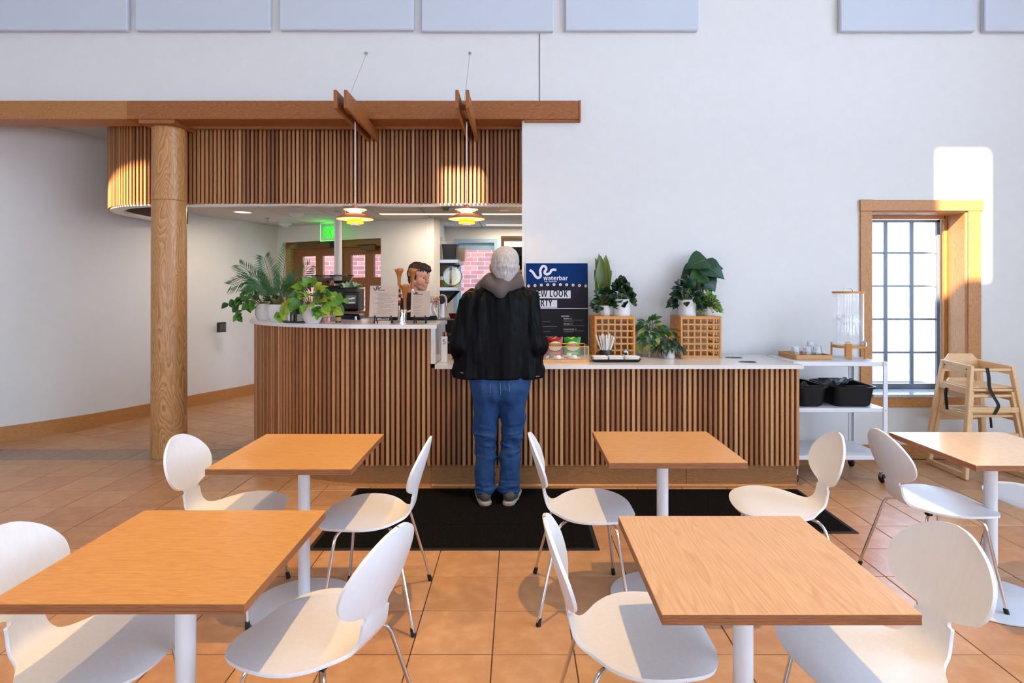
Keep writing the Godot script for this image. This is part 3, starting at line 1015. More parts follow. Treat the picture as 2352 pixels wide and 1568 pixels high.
# ------------------------------------------------------------------ counter
const CF := -4.555    # backing board of the counter front; slats stand 24 mm proud of it
const ARC_R := 1.475
const ARC_X := -1.0

func counter_path() -> Array:
	var p := [Vector3(-0.655, 0, CF), Vector3(ARC_X, 0, CF)]
	for k in range(1, 31):
		var a := deg_to_rad(95.0) * k / 30.0
		p.append(Vector3(ARC_X - ARC_R * sin(a), 0, CF - ARC_R + ARC_R * cos(a)))
	return p

func offset_path(p: Array, by: float) -> Array:
	# positive goes outward (towards the guests)
	var out := []
	for i in p.size():
		var t: Vector3 = (p[mini(i + 1, p.size() - 1)] - p[maxi(i - 1, 0)]).normalized()
		out.append(p[i] + Vector3(t.z, 0, -t.x) * by)
	return out

func slats_along(parent: Node3D, p: Array, mesh: Mesh, pitch: float, start: float) -> void:
	var s := 0.0
	var next := start
	for i in p.size() - 1:
		var a: Vector3 = p[i]
		var L := a.distance_to(p[i + 1])
		var t: Vector3 = (p[i + 1] - a) / L
		while next < s + L:
			part(parent, "slat", mesh, M.slats[[0, 1, 2, 0, 3, 1, 4, 2][rng.randi() % 8]], Transform3D(Basis(-t, Vector3.UP, -t.cross(Vector3.UP)), a + t * (next - s)))
			next += pitch
		s += L

func make_counter() -> void:
	var cp := counter_path()
	var rev := cp.duplicate()
	rev.reverse()
	# tall curved end
	var hi := thing("tall_counter", "tall curved end of the service counter faced with vertical wooden slats", "counter")
	part(hi, "core", ribbon_wall(rev, 0.13, 1.194, 0.06), M.slat_back)
	var kick := offset_path(cp, 0.006)
	kick.reverse()
	part(hi, "toe_kick", ribbon_wall(kick, 0.0, 0.165, 0.05), M.kick)
	var mould := offset_path(cp, 0.022)
	mould.reverse()
	part(hi, "base_moulding", ribbon_wall(mould, 0.0, 0.022, 0.02), M.oak_x)
	var sl := boxm(Vector3(0, (0.162 + 1.194) * 0.5, 0.012), Vector3(0.0225, 1.194 - 0.162, 0.024), 0.0015)
	slats_along(hi, cp, sl, 0.0386, 0.014)
	part(hi, "end_panel", spanm(Vector3(-0.655, 0.927, -4.535), Vector3(-0.617, 1.194, -5.15), 0.002), M.quartz)
	part(hi, "rear_panel", spanm(Vector3(-2.05, 0.0, -5.13), Vector3(-0.66, 1.19, -5.15)), M.white_metal)
	# its worktop
	var front := offset_path(cp, 0.058)
	front[0].x = -0.603
	var inner := offset_path(cp, -0.60)
	inner[0].x = -0.603
	inner.reverse()
	var pl := PackedVector2Array()
	for q in front + inner:
		pl.append(Vector2(q.x, q.z))
	var tb := MB.new()
	tb.prism(pl, 0.0, -0.03, Transform3D(Basis(Vector3.RIGHT, Vector3(0, 0, 1), Vector3(0, -1, 0)), Vector3(0, 1.195, 0)))
	single("stone_worktop", tb.done(), M.quartz, "pale stone worktop following the curve of the tall counter", "worktop")
	# low straight counter
	var lo := thing("low_counter", "long low service counter faced with vertical wooden slats", "counter")
	part(lo, "core", spanm(Vector3(-0.654, 0.13, CF), Vector3(2.116, 0.895, CF - 0.05)), M.slat_back)
	part(lo, "toe_kick", spanm(Vector3(-0.654, 0.0, CF + 0.006), Vector3(1.27, 0.165, CF - 0.04), 0.001), M.kick)
	part(lo, "toe_kick", spanm(Vector3(1.273, 0.0, CF + 0.006), Vector3(2.10, 0.165, CF - 0.04), 0.001), M.kick)
	part(lo, "base_moulding", spanm(Vector3(-0.654, 0.0, CF + 0.022), Vector3(2.105, 0.022, CF), 0.006), M.oak_x)
	part(lo, "end_panel", spanm(Vector3(2.096, 0.0, CF - 0.01), Vector3(2.116, 0.895, WB + 0.02), 0.001), M.beam_x)
	part(lo, "rear_panel", spanm(Vector3(-0.65, 0.0, -5.2), Vector3(0.04, 0.89, -5.22)), M.white_metal)
	var sl2 := boxm(Vector3(0, (0.162 + 0.895) * 0.5, 0.012), Vector3(0.0225, 0.895 - 0.162, 0.024), 0.0015)
	slats_along(lo, [Vector3(2.118, 0, CF), Vector3(-0.655, 0, CF)], sl2, 0.0386, 0.012)
	# its worktop with two round drop holes
	var top := CSGBox3D.new()
	top.name = numbered("stone_worktop")
	top.size = Vector3(2.745, 0.03, 0.78)
	top.position = Vector3((-0.616 + 2.129) * 0.5, 0.911, -4.485 - 0.39)
	top.material = M.quartz
	for h in [[1.787, -4.98], [1.785, -4.68]]:
		var cyl := CSGCylinder3D.new()
		cyl.name = "drop_hole"
		cyl.operation = CSGShape3D.OPERATION_SUBTRACTION
		cyl.radius = 0.066
		cyl.height = 0.2
		cyl.sides = 40
		cyl.position = Vector3(h[0], 0.911, h[1]) - top.position
		cyl.material = M.steel
		top.add_child(cyl, true)
	add_child(top)
	tag(top, "long pale stone worktop with two round drop holes on the low counter", "worktop")
	for h in [[1.787, -4.98, "nearer the wall"], [1.785, -4.68, "nearer the front edge"]]:
		single("drop_hole_ring", lathem([Vector2(0.060, 0.905), Vector2(0.060, 0.928), Vector2(0.070, 0.928), Vector2(0.071, 0.9262)], 32), M.steel, "thin steel ring of the counter drop hole " + h[2], "ring", Vector3(h[0], 0, h[1]), 0.0, "drop hole rings")

# ------------------------------------------------------------------ pendants
func make_pendants() -> void:
	var terra := plain(Color(0.80, 0.42, 0.28), 0.4)
	var peach := plain(Color(0.93, 0.72, 0.58), 0.5)
	var yellow := plain(Color(0.93, 0.62, 0.12), 0.45)
	yellow.backlight_enabled = true
	yellow.backlight = Color(0.6, 0.35, 0.05)
	var white := plain(Color(0.93, 0.90, 0.85), 0.5)
	for q in [[-1.3475, "left"], [-0.4225, "right"]]:
		var p := Vector3(q[0], 2.018, -5.0)
		var t := thing("pendant_lamp", "tiered orange and yellow pendant lamp, the %s of the two over the counter" % q[1], "lamp", p, 0.0, "tiered pendant lamps")
		part(t, "cord", tubem([Vector3(0, 0.17, 0), Vector3(0, 0.86, 0)], 0.0045, 8), M.white_metal)
		part(t, "cap", lathem([Vector2(0, 0.134), Vector2(0.0225, 0.134), Vector2(0.0225, 0.170), Vector2(0.018, 0.173), Vector2(0, 0.173)], 24), terra)
		part(t, "upper_shade", lathem([Vector2(0.05, 0.112), Vector2(0.06, 0.118), Vector2(0.095, 0.132), Vector2(0.096, 0.134), Vector2(0.02, 0.1365)], 40), white)
		part(t, "large_shade", lathem([Vector2(0.151, 0.053), Vector2(0.1535, 0.054), Vector2(0.125, 0.076), Vector2(0.085, 0.093), Vector2(0.055, 0.100)], 48), terra)
		part(t, "large_shade_lining", lathem([Vector2(0.052, 0.097), Vector2(0.084, 0.090), Vector2(0.123, 0.073), Vector2(0.150, 0.0525), Vector2(0.151, 0.053)], 48), peach)
		part(t, "lower_shade", lathem([Vector2(0.067, 0.018), Vector2(0.0685, 0.019), Vector2(0.062, 0.040), Vector2(0.048, 0.056)], 40), yellow)
		part(t, "bottom_cup", lathem([Vector2(0.0, 0.0), Vector2(0.034, 0.0), Vector2(0.037, 0.004), Vector2(0.040, 0.018)], 32), white)
		for k in 3:
			var a := TAU * k / 3.0 + 0.5
			part(t, "strut", tubem([Vector3(cos(a) * 0.088, 0.128, sin(a) * 0.088), Vector3(cos(a) * 0.08, 0.10, sin(a) * 0.08), Vector3(cos(a) * 0.064, 0.05, sin(a) * 0.064), Vector3(cos(a) * 0.05, 0.02, sin(a) * 0.05)], 0.002, 6), M.brass)
		part(t, "bulb", lathem([Vector2(0, 0.012), Vector2(0.033, 0.016), Vector2(0.046, 0.055), Vector2(0.046, 0.10), Vector2(0.04, 0.128), Vector2(0, 0.132)], 24), glow(Color(1.0, 0.88, 0.66), 2.2))
		var l := OmniLight3D.new()
		l.name = "pendant_lamp_bulb"
		l.position = p + Vector3(0, 0.085, 0)
		l.light_color = Color(1.0, 0.78, 0.5)
		l.light_energy = 0.30
		l.light_size = 0.03
		l.omni_range = 12.0
		l.omni_attenuation = 2.0
		l.shadow_enabled = true
		add_child(l)

# ------------------------------------------------------------------ chairs and tables
func chair_shell() -> ArrayMesh:
	# centre line from the front of the seat over the waist to the top of the back: [z, y, half width, lateral lift, lateral forward]
	var L := [
		[0.220, 0.428, 0.001, 0.0, 0.0], [0.2185, 0.430, 0.055, 0.0, 0.0], [0.212, 0.434, 0.100, 0.0, 0.0], [0.198, 0.440, 0.145, -0.004, 0.0], [0.175, 0.446, 0.182, -0.006, 0.0], [0.14, 0.449, 0.209, -0.004, 0.0], [0.09, 0.449, 0.228, 0.001, 0.0],
		[0.035, 0.445, 0.235, 0.006, 0.0], [-0.02, 0.440, 0.229, 0.009, 0.0], [-0.065, 0.436, 0.209, 0.010, 0.0], [-0.105, 0.434, 0.172, 0.009, 0.0], [-0.132, 0.435, 0.132, 0.007, 0.0], [-0.152, 0.4385, 0.102, 0.005, 0.0], [-0.170, 0.446, 0.085, 0.003, 0.001],
		[-0.185, 0.459, 0.078, 0.001, 0.003], [-0.196, 0.477, 0.072, 0.0, 0.004], [-0.202, 0.497, 0.068, 0.0, 0.005], [-0.2055, 0.516, 0.067, 0.0, 0.005], [-0.2075, 0.530, 0.067, 0.0, 0.005], [-0.2080, 0.533, 0.056, 0.0, 0.005], [-0.2095, 0.541, 0.054, 0.0, 0.006], [-0.2110, 0.549, 0.061, 0.0, 0.008], [-0.2125, 0.556, 0.078, 0.0, 0.011],
		[-0.2145, 0.564, 0.102, 0.0, 0.015], [-0.2180, 0.575, 0.129, 0.0, 0.020], [-0.2225, 0.590, 0.154, 0.0, 0.026], [-0.2300, 0.615, 0.176, 0.0, 0.031], [-0.2395, 0.645, 0.187, 0.0, 0.033], [-0.2500, 0.679, 0.184, 0.0, 0.032], [-0.2590, 0.710, 0.167, 0.0, 0.027], [-0.2665, 0.740, 0.139, 0.0, 0.020], [-0.2715, 0.764, 0.103, 0.0, 0.013], [-0.2745, 0.782, 0.065, 0.0, 0.006], [-0.276, 0.7905, 0.035, 0.0, 0.002], [-0.277, 0.795, 0.001, 0.0, 0.0]]
	# finer rows between the listed ones
	var fine := []
	for i in L.size() - 1:
		var a: Array = L[maxi(i - 1, 0)]
		var b0: Array = L[i]
		var c: Array = L[i + 1]
		var e: Array = L[mini(i + 2, L.size() - 1)]
		for k in 3:
			var row := []
			for q in 5:
				row.append(lerpf(lerpf(b0[q], c[q], k / 3.0), cubic_interpolate(b0[q], c[q], a[q], e[q], k / 3.0), 0.85))
			row[2] = maxf(row[2], 0.001)
			fine.append(row)
	fine.append(L[-1])
	L = fine
	var cols := 18
	var topr := []
	for i in L.size():
		var r: Array = L[i]
		var row := []
		for j in cols + 1:
			var f := (float(j) / cols) * 2.0 - 1.0
			f = sin(f * PI / 2)
			var x: float = f * r[2]
			var k: float = f * f
			row.append(Vector3(x, r[1] + r[3] * k, r[0] + r[4] * k))
		topr.append(row)
	var nor := []
	var n := L.size()
	for i in n:
		var row := []
		for j in cols + 1:
			var tz: Vector3 = Vector3(0, L[mini(i + 1, n - 1)][1], L[mini(i + 1, n - 1)][0]) - Vector3(0, L[maxi(i - 1, 0)][1], L[maxi(i - 1, 0)][0])
			var r: Array = L[i]
			var f := sin(((float(j) / cols) * 2.0 - 1.0) * PI / 2)
			var tx := Vector3(maxf(r[2], 0.02), 2.0 * f * r[3], 2.0 * f * r[4])
			row.append(tx.cross(-tz).normalized() * -1.0)
		nor.append(row)
	var b := MB.new()
	var lower := []
	var th := 0.0105
	for i in n:
		var row := []
		for j in cols + 1:
			row.append(topr[i][j] - nor[i][j] * th)
		lower.append(row)
	b.grid(topr)
	b.grid(lower, true)
	# rounded rim on both sides
	for side in [0, cols]:
		var e := [[], [], []]
		for i in n:
			var a: Vector3 = topr[i][side]
			var c: Vector3 = lower[i][side]
			var outw := Vector3(-1.0 if side == 0 else 1.0, 0, 0) * 0.0015
			e[0].append(a)
			e[1].append((a + c) * 0.5 + outw)
			e[2].append(c)
		b.grid(e, side == 0)
	return b.done()

func make_chair(called: String) -> Node3D:
	var t := thing(called, "", "chair", Vector3.ZERO, 0.0, "white chairs at the square tables")
	part(t, "shell", chair_mesh, M.chair)
	for sx in [-1.0, 1.0]:
		for sz in [-1.0, 1.0]:
			var foot := Vector3(sx * (0.235 if sz > 0 else 0.25), 0.0, 0.165 if sz > 0 else -0.245)
			var knee := Vector3(sx * 0.165, 0.408, 0.115 if sz > 0 else -0.15)
			var hub := Vector3(sx * 0.03, 0.418, sz * 0.03 - 0.01)
			var dn := (foot - knee).normalized()
			var inn := (hub - knee).normalized()
			var pts := [hub, knee + inn * 0.045]
			for k in 5:
				var f := (k + 1) / 6.0
				pts.append((knee + inn * 0.045).lerp(knee, f).lerp(knee.lerp(knee + dn * 0.045, f), f))
			pts.append(knee + dn * 0.045)
			pts.append(foot + Vector3(0, 0.012, 0) - dn * 0.004)
			var lg := part(t, "leg", tubem(pts, 0.0072, 10), M.chrome)
			var fb := MB.new()
			fb.tube([foot - dn * 0.034, foot - dn * 0.002], [0.0095, 0.0115], 12)
			part(lg, "rubber_foot", fb.done(), M.rubber)
			part(t, "bumper", boxm(knee + inn * 0.07 + Vector3(0, 0.009, 0), Vector3(0.03, 0.024, 0.026), 0.004), M.rubber)
	part(t, "hub_plate", lathem([Vector2(0, 0.405), Vector2(0.06, 0.408), Vector2(0.065, 0.424), Vector2(0, 0.428)], 20), M.black)
	return t

var chair_mesh: ArrayMesh

func make_seating() -> void:
	chair_mesh = chair_shell()
	# centre x, z, facing angle (0 faces the camera, 90 faces right), label
	var spots := [
		[-1.345, -2.87, 90, "white chair left of the far left table, its back nearest the timber column"],
		[-0.69, -2.83, -90, "white chair right of the far left table, on the edge of the black mat"],
		[0.335, -2.91, 90, "white chair left of the far right table, nearest the standing customer"],
		[1.275, -2.95, -97, "white chair right of the far right table, in front of the white cart"],
		[-1.235, -1.77, 92, "white chair cut by the left edge at the near left table"],
		[-0.615, -1.845, -109, "white chair turned askew right of the near left table"],
		[0.362, -1.83, 90, "white chair left of the near right table"],
		[1.005, -1.735, -84, "white chair right of the near right table, biggest in view"],
		[2.068, -2.98, 88, "white chair seen from behind, left of the table by the window"],
		[2.64, -3.02, -90, "white chair cut by the right edge at the table by the window"]]
	var first: Node3D
	for i in spots.size():
		var s: Array = spots[i]
		var c: Node3D
		if i == 0:
			first = make_chair("shell_chair")
			c = first
		else:
			c = copy_of(first)
		c.set_meta("label", s[3])
		c.position = Vector3(s[0], 0, s[1])
		c.rotation.y = deg_to_rad(s[2])
	# tables: x0, x1, z0, z1, grain, label
	var tabs := [
		[-1.315, -0.70, -3.155, -2.535, "table_x", "square oak table farthest left, nearest the curved counter end"],
		[0.398, 1.005, -3.21, -2.63, "table_x", "square oak table in the middle right, before the low counter"],
		[-1.275, -0.655, -2.06, -1.445, "table_x", "square oak table at the lower left corner of the view"],
		[0.335, 0.938, -2.008, -1.398, "table_z", "square oak table at the lower right, cathedral grain running away"],
		[1.968, 2.57, -3.196, -2.59, "table_pale", "square table by the window with a pale glossy top"]]
	for a in tabs:
		var c := Vector3((a[0] + a[1]) * 0.5, 0, (a[2] + a[3]) * 0.5)
		var t := thing("cafe_table", a[5], "table", c, 0.0, "square pedestal tables")
		var w: float = a[1] - a[0]
		var d: float = a[3] - a[2]
		part(t, "tabletop", boxm(Vector3(0, 0.7285, 0), Vector3(w, 0.003, d), 0.001), M[a[4]])
		var e := MB.new()
		for k in 3:
			e.box(Vector3(0, 0.704 + k * 0.0078 + 0.0038, 0), Vector3(w - 0.0006 * (k % 2), 0.0076, d - 0.0006 * (k % 2)), 0.0005)
		part(t, "plywood_edge", e.done(), M.table_edge)
		part(t, "pedestal", lathem([Vector2(0.0275, 0.012), Vector2(0.0275, 0.70)], 28), M.white_metal)
		part(t, "top_plate", boxm(Vector3(0, 0.702, 0), Vector3(0.25, 0.008, 0.25), 0.002), M.white_metal)
		part(t, "base_disc", lathem([Vector2(0.246, 0.0), Vector2(0.25, 0.003), Vector2(0.25, 0.007), Vector2(0.246, 0.010), Vector2(0.03, 0.014), Vector2(0, 0.014)], 48), M.white_metal)
	# two dark entrance mats at the counter
	for m in [[-1.20, 0.468, -4.50, -3.432, "larger black mat where the customer stands"], [0.64, 2.08, -4.485, -3.672, "smaller black mat below the right half of the counter"]]:
		var t := thing("floor_mat", m[4], "mat", Vector3((m[0] + m[1]) * 0.5, 0, (m[2] + m[3]) * 0.5), 0.0, "black mats at the counter")
		part(t, "rubber_border", boxm(Vector3(0, 0.003, 0), Vector3(m[1] - m[0], 0.005, m[3] - m[2]), 0.002), M.rubber)
		part(t, "pile", boxm(Vector3(0, 0.005, 0), Vector3(m[1] - m[0] - 0.05, 0.008, m[3] - m[2] - 0.05), 0.003), M.mat)

# ------------------------------------------------------------------ cart, tubs, crates, high chairs
func rounded(w: float, d: float, r: float, y: float, n := 5) -> Array:
	var out := []
	for q in 4:
		var cx := (w * 0.5 - r) * (1.0 if q == 0 or q == 3 else -1.0)
		var cz := (d * 0.5 - r) * (1.0 if q < 2 else -1.0)
		for k in n:
			var a := PI / 2 * q + PI / 2 * k / (n - 1)
			out.append(Vector3(cx + cos(a) * r, y, cz + sin(a) * r))
	out.append(out[0])
	return out

# open vessel of rounded rectangular rings: list of [w, d, r, y], outside going up then inside going down
func vessel(rings: Array, caps := true) -> ArrayMesh:
	var b := MB.new()
	var rows := []
	for q in rings:
		rows.append(rounded(q[0], q[1], q[2], q[3]))
	for i in rows.size() - 1:
		b.grid([rows[i], rows[i + 1]], false, true)
	if caps:
		b.flat()
		var lo: Array = rows[0].slice(0, -1)
		b.poly(lo, Vector3.DOWN)
		var hi: Array = rows[-1].slice(0, -1)
		b.poly(hi, Vector3.UP)
	return b.done()

func make_cart() -> void:
	var t := thing("utility_cart", "white metal three-shelf cart standing at the end of the counter", "cart", Vector3(2.473, 0, -4.86))
	for y in [0.916, 0.5625, 0.1975]:
		part(t, "shelf", boxm(Vector3(0, y, 0), Vector3(0.70, 0.034, 0.48), 0.004), M.white_metal)
	for sx in [-1.0, 1.0]:
		for sz in [-1.0, 1.0]:
			var lg := part(t, "leg", boxm(Vector3(sx * 0.343, 0.505, sz * 0.241), Vector3(0.034, 0.86, 0.012), 0.002), M.white_metal)
			part(lg, "leg_flange", boxm(Vector3(sx * 0.357, 0.505, sz * 0.224), Vector3(0.006, 0.86, 0.03), 0.002), M.white_metal)
			for y in [0.916, 0.5625, 0.1975]:
				part(lg, "bolt", lathem([Vector2(0.006, 0), Vector2(0.005, 0.003), Vector2(0, 0.004)], 10), M.steel, Transform3D(Basis(Vector3.RIGHT, PI / 2 * sz), Vector3(sx * 0.343, y, sz * 0.247)))
			var ca := part(t, "caster", lathem([Vector2(0, -0.012), Vector2(0.032, -0.012), Vector2(0.036, -0.006), Vector2(0.036, 0.006), Vector2(0.032, 0.012), Vector2(0, 0.012)], 20), M.rubber, Transform3D(Basis(Vector3.FORWARD, PI / 2), Vector3(sx * 0.335, 0.036, sz * 0.215)))
			part(t, "caster_fork", boxm(Vector3(sx * 0.335, 0.062, sz * 0.215), Vector3(0.036, 0.04, 0.03), 0.004), M.steel)
	for q in [[2.27, 0.255, "left black plastic bus tub on the cart, half behind the counter", 0.04], [2.61, 0.335, "right black plastic bus tub on the cart, holding a crumpled wrapper", -0.03]]:
		var w: float = q[1]
		var u := thing("bus_tub", q[2], "tub", Vector3(q[0], 0.5795, -4.86), q[3], "black bus tubs")
		part(u, "body", vessel([[w - 0.08, 0.36, 0.05, 0.0], [w - 0.05, 0.39, 0.055, 0.012], [w - 0.012, 0.43, 0.06, 0.145], [w + 0.02, 0.455, 0.065, 0.146], [w + 0.022, 0.457, 0.065, 0.158], [w - 0.016, 0.425, 0.058, 0.158], [w - 0.06, 0.385, 0.05, 0.014]]), M.navy_black)
		part(u, "handle", boxm(Vector3(0, 0.163, 0.205), Vector3(w * 0.5, 0.010, 0.03), 0.003), M.navy_black)
		part(u, "handle", boxm(Vector3(0, 0.163, -0.205), Vector3(w * 0.5, 0.010, 0.03), 0.003), M.navy_black)
	var cr := MB.new()
	var rr := []
	for i in 7:
		var row := []
		for j in 9:
			row.append(Vector3((j - 4) * 0.022, 0.05 + rng.randf_range(-0.022, 0.03) + (0.03 if i > 2 else 0.0), (i - 3) * 0.02 + rng.randf_range(-0.006, 0.006)))
		rr.append(row)
	cr.grid(rr, false, false)
	single("crumpled_wrapper", cr.done(), plain(Color(0.75, 0.80, 0.86), 0.25, 0.7), "crumpled silver wrapper lying in the right black tub", "wrapper", Vector3(2.56, 0.685, -4.82))
	var mu := thing("grey_cup", "grey plastic cup lying in the left black tub", "cup", Vector3(2.23, 0.69, -4.74), 0.5)
	part(mu, "bowl", lathem([Vector2(0, -0.045), Vector2(0.028, -0.045), Vector2(0.036, 0.04), Vector2(0.033, 0.04), Vector2(0.026, -0.04)], 20), plain(Color(0.35, 0.36, 0.38), 0.4), Transform3D(Basis(Vector3.RIGHT, 1.1), Vector3(0, 0.03, 0)))

	# tray of tumblers and the water dispenser
	var ty := 0.9335
	var tr := thing("serving_tray", "pale wooden tray with low sides carrying upturned tumblers", "tray", Vector3(2.335, ty, -4.91))
	part(tr, "tray_floor", boxm(Vector3(0, 0.005, 0), Vector3(0.27, 0.008, 0.32)), M.tray_wood)
	for e in [[Vector3(0, 0.02, 0.162), Vector3(0.285, 0.038, 0.01)], [Vector3(0, 0.02, -0.162), Vector3(0.285, 0.038, 0.01)], [Vector3(0.139, 0.02, 0), Vector3(0.01, 0.038, 0.325)], [Vector3(-0.139, 0.02, 0), Vector3(0.01, 0.038, 0.325)]]:
		part(tr, "tray_side", boxm(e[0], e[1], 0.002), M.tray_wood)
	var cup := lathem([Vector2(0.036, 0.0), Vector2(0.030, 0.088), Vector2(0.026, 0.092), Vector2(0, 0.092), Vector2(0, 0.080), Vector2(0.026, 0.080), Vector2(0.0335, 0.0), Vector2(0.036, 0.0)], 28)
	var tall_cup := lathem([Vector2(0.037, 0.0), Vector2(0.031, 0.118), Vector2(0.027, 0.122), Vector2(0, 0.122), Vector2(0, 0.110), Vector2(0.027, 0.110), Vector2(0.0345, 0.0), Vector2(0.037, 0.0)], 28)
	var gsolid := plain(Color(0.96, 0.97, 0.98, 0.06), 0.02)
	gsolid.transparency = BaseMaterial3D.TRANSPARENCY_ALPHA
	gsolid.refraction_enabled = true
	gsolid.refraction_scale = 0.045
	M.solid_glass = gsolid
	for c in [[2.245, -4.87, cup, "leftmost upturned tumbler on the wooden tray"], [2.335, -4.86, cup, "middle upturned tumbler on the wooden tray"], [2.42, -4.87, cup, "front right upturned tumbler on the wooden tray"], [2.425, -4.98, tall_cup, "taller tumbler at the back right of the tray"]]:
		single("tumbler", c[2], gsolid, c[3], "glass", Vector3(c[0], ty + 0.0095, c[1]), 0.0, "tumblers on the tray")
	var wd := thing("water_dispenser", "glass water dispenser with wooden lid on a wooden stand", "dispenser", Vector3(2.685, ty, -4.90))
	part(wd, "jar", lathem([Vector2(0, 0.105), Vector2(0.105, 0.105), Vector2(0.112, 0.115), Vector2(0.112, 0.52), Vector2(0.108, 0.525), Vector2(0.108, 0.118), Vector2(0, 0.110)], 40), glass(0.07, Color(0.95, 0.98, 1.0)))
	part(wd, "water", lathem([Vector2(0, 0.112), Vector2(0.1065, 0.119), Vector2(0.1065, 0.33), Vector2(0, 0.33)], 36), glass(0.10, Color(0.93, 0.97, 1.0)))
	var ice := MB.new()
	for k in 26:
		ice.box(Vector3.ZERO, Vector3(0.026, 0.022, 0.024), 0.004, Transform3D(Basis.from_euler(Vector3(rng.randf() * 3, rng.randf() * 3, rng.randf() * 3)), Vector3(rng.randf_range(-0.075, 0.075), rng.randf_range(0.27, 0.345), rng.randf_range(-0.07, 0.07))))
	part(wd, "ice", ice.done(), glass(0.18, Color(0.95, 0.98, 1.0)), Transform3D(), "", "stuff")
	part(wd, "lid", lathem([Vector2(0, 0.525), Vector2(0.118, 0.525), Vector2(0.118, 0.54), Vector2(0, 0.54)], 36), M.bamboo)
	var hp := []
	for k in 9:
		var a := PI * k / 8.0
		hp.append(Vector3(cos(a) * 0.04, 0.54 + sin(a) * 0.03, 0))
	part(wd, "lid_handle", tubem(hp, 0.005, 8), M.chrome)
	part(wd, "tap", tubem([Vector3(0.05, 0.14, 0.10), Vector3(0.055, 0.14, 0.135), Vector3(0.056, 0.132, 0.15), Vector3(0.056, 0.108, 0.152)], 0.010, 10), M.chrome)
	part(wd, "tap_lever", tubem([Vector3(0.056, 0.145, 0.14), Vector3(0.056, 0.175, 0.145)], 0.006, 8), M.chrome)
	part(wd, "stand_ring", lathem([Vector2(0.07, 0.086), Vector2(0.125, 0.086), Vector2(0.125, 0.104), Vector2(0.07, 0.104), Vector2(0.07, 0.086)], 36), M.bamboo)
	for k in 4:
		var a := TAU * k / 4.0 + 0.45
		part(wd, "stand_leg", MBbox(Vector3(0, 0.062, 0), Vector3(0.014, 0.124, 0.042), Transform3D(Basis(Vector3.UP, -a), Vector3(cos(a) * 0.12, 0, sin(a) * 0.12)), 0.002), M.bamboo)

func make_crate(where: Vector3, label: String) -> void:
	var t := thing("lattice_crate", label, "crate", where, 0.0, "lattice crates on the counter")
	var s := 0.336
	var h := 0.336
	for sx in [-1.0, 1.0]:
		for sz in [-1.0, 1.0]:
			part(t, "corner_post", boxm(Vector3(sx * (s * 0.5 - 0.009), h * 0.5, sz * (s * 0.5 - 0.009)), Vector3(0.018, h, 0.018), 0.002), M.bamboo)
	for f in 4:
		var X := Transform3D(Basis(Vector3.UP, PI / 2 * f), Vector3.ZERO)
		for k in 7:
			var y := lerpf(0.009, h - 0.009, k / 6.0)
			part(t, "lattice_bar", MBbox(Vector3(0, y, s * 0.5 - 0.007), Vector3(s - 0.036, 0.020 if k % 6 == 0 else 0.014, 0.010), X, 0.001), M.bamboo)
		for k in range(1, 6):
			var x := lerpf(-s * 0.5 + 0.012, s * 0.5 - 0.012, k / 6.0)
			part(t, "lattice_bar", MBbox(Vector3(x, h * 0.5, s * 0.5 - 0.010), Vector3(0.014, h - 0.03, 0.010), X, 0.001), M.bamboo)
	for k in 8:
		part(t, "top_slat", boxm(Vector3(0, h + 0.002, lerpf(-s * 0.5 + 0.022, s * 0.5 - 0.022, k / 7.0)), Vector3(s, 0.008, 0.036), 0.001), M.bamboo)

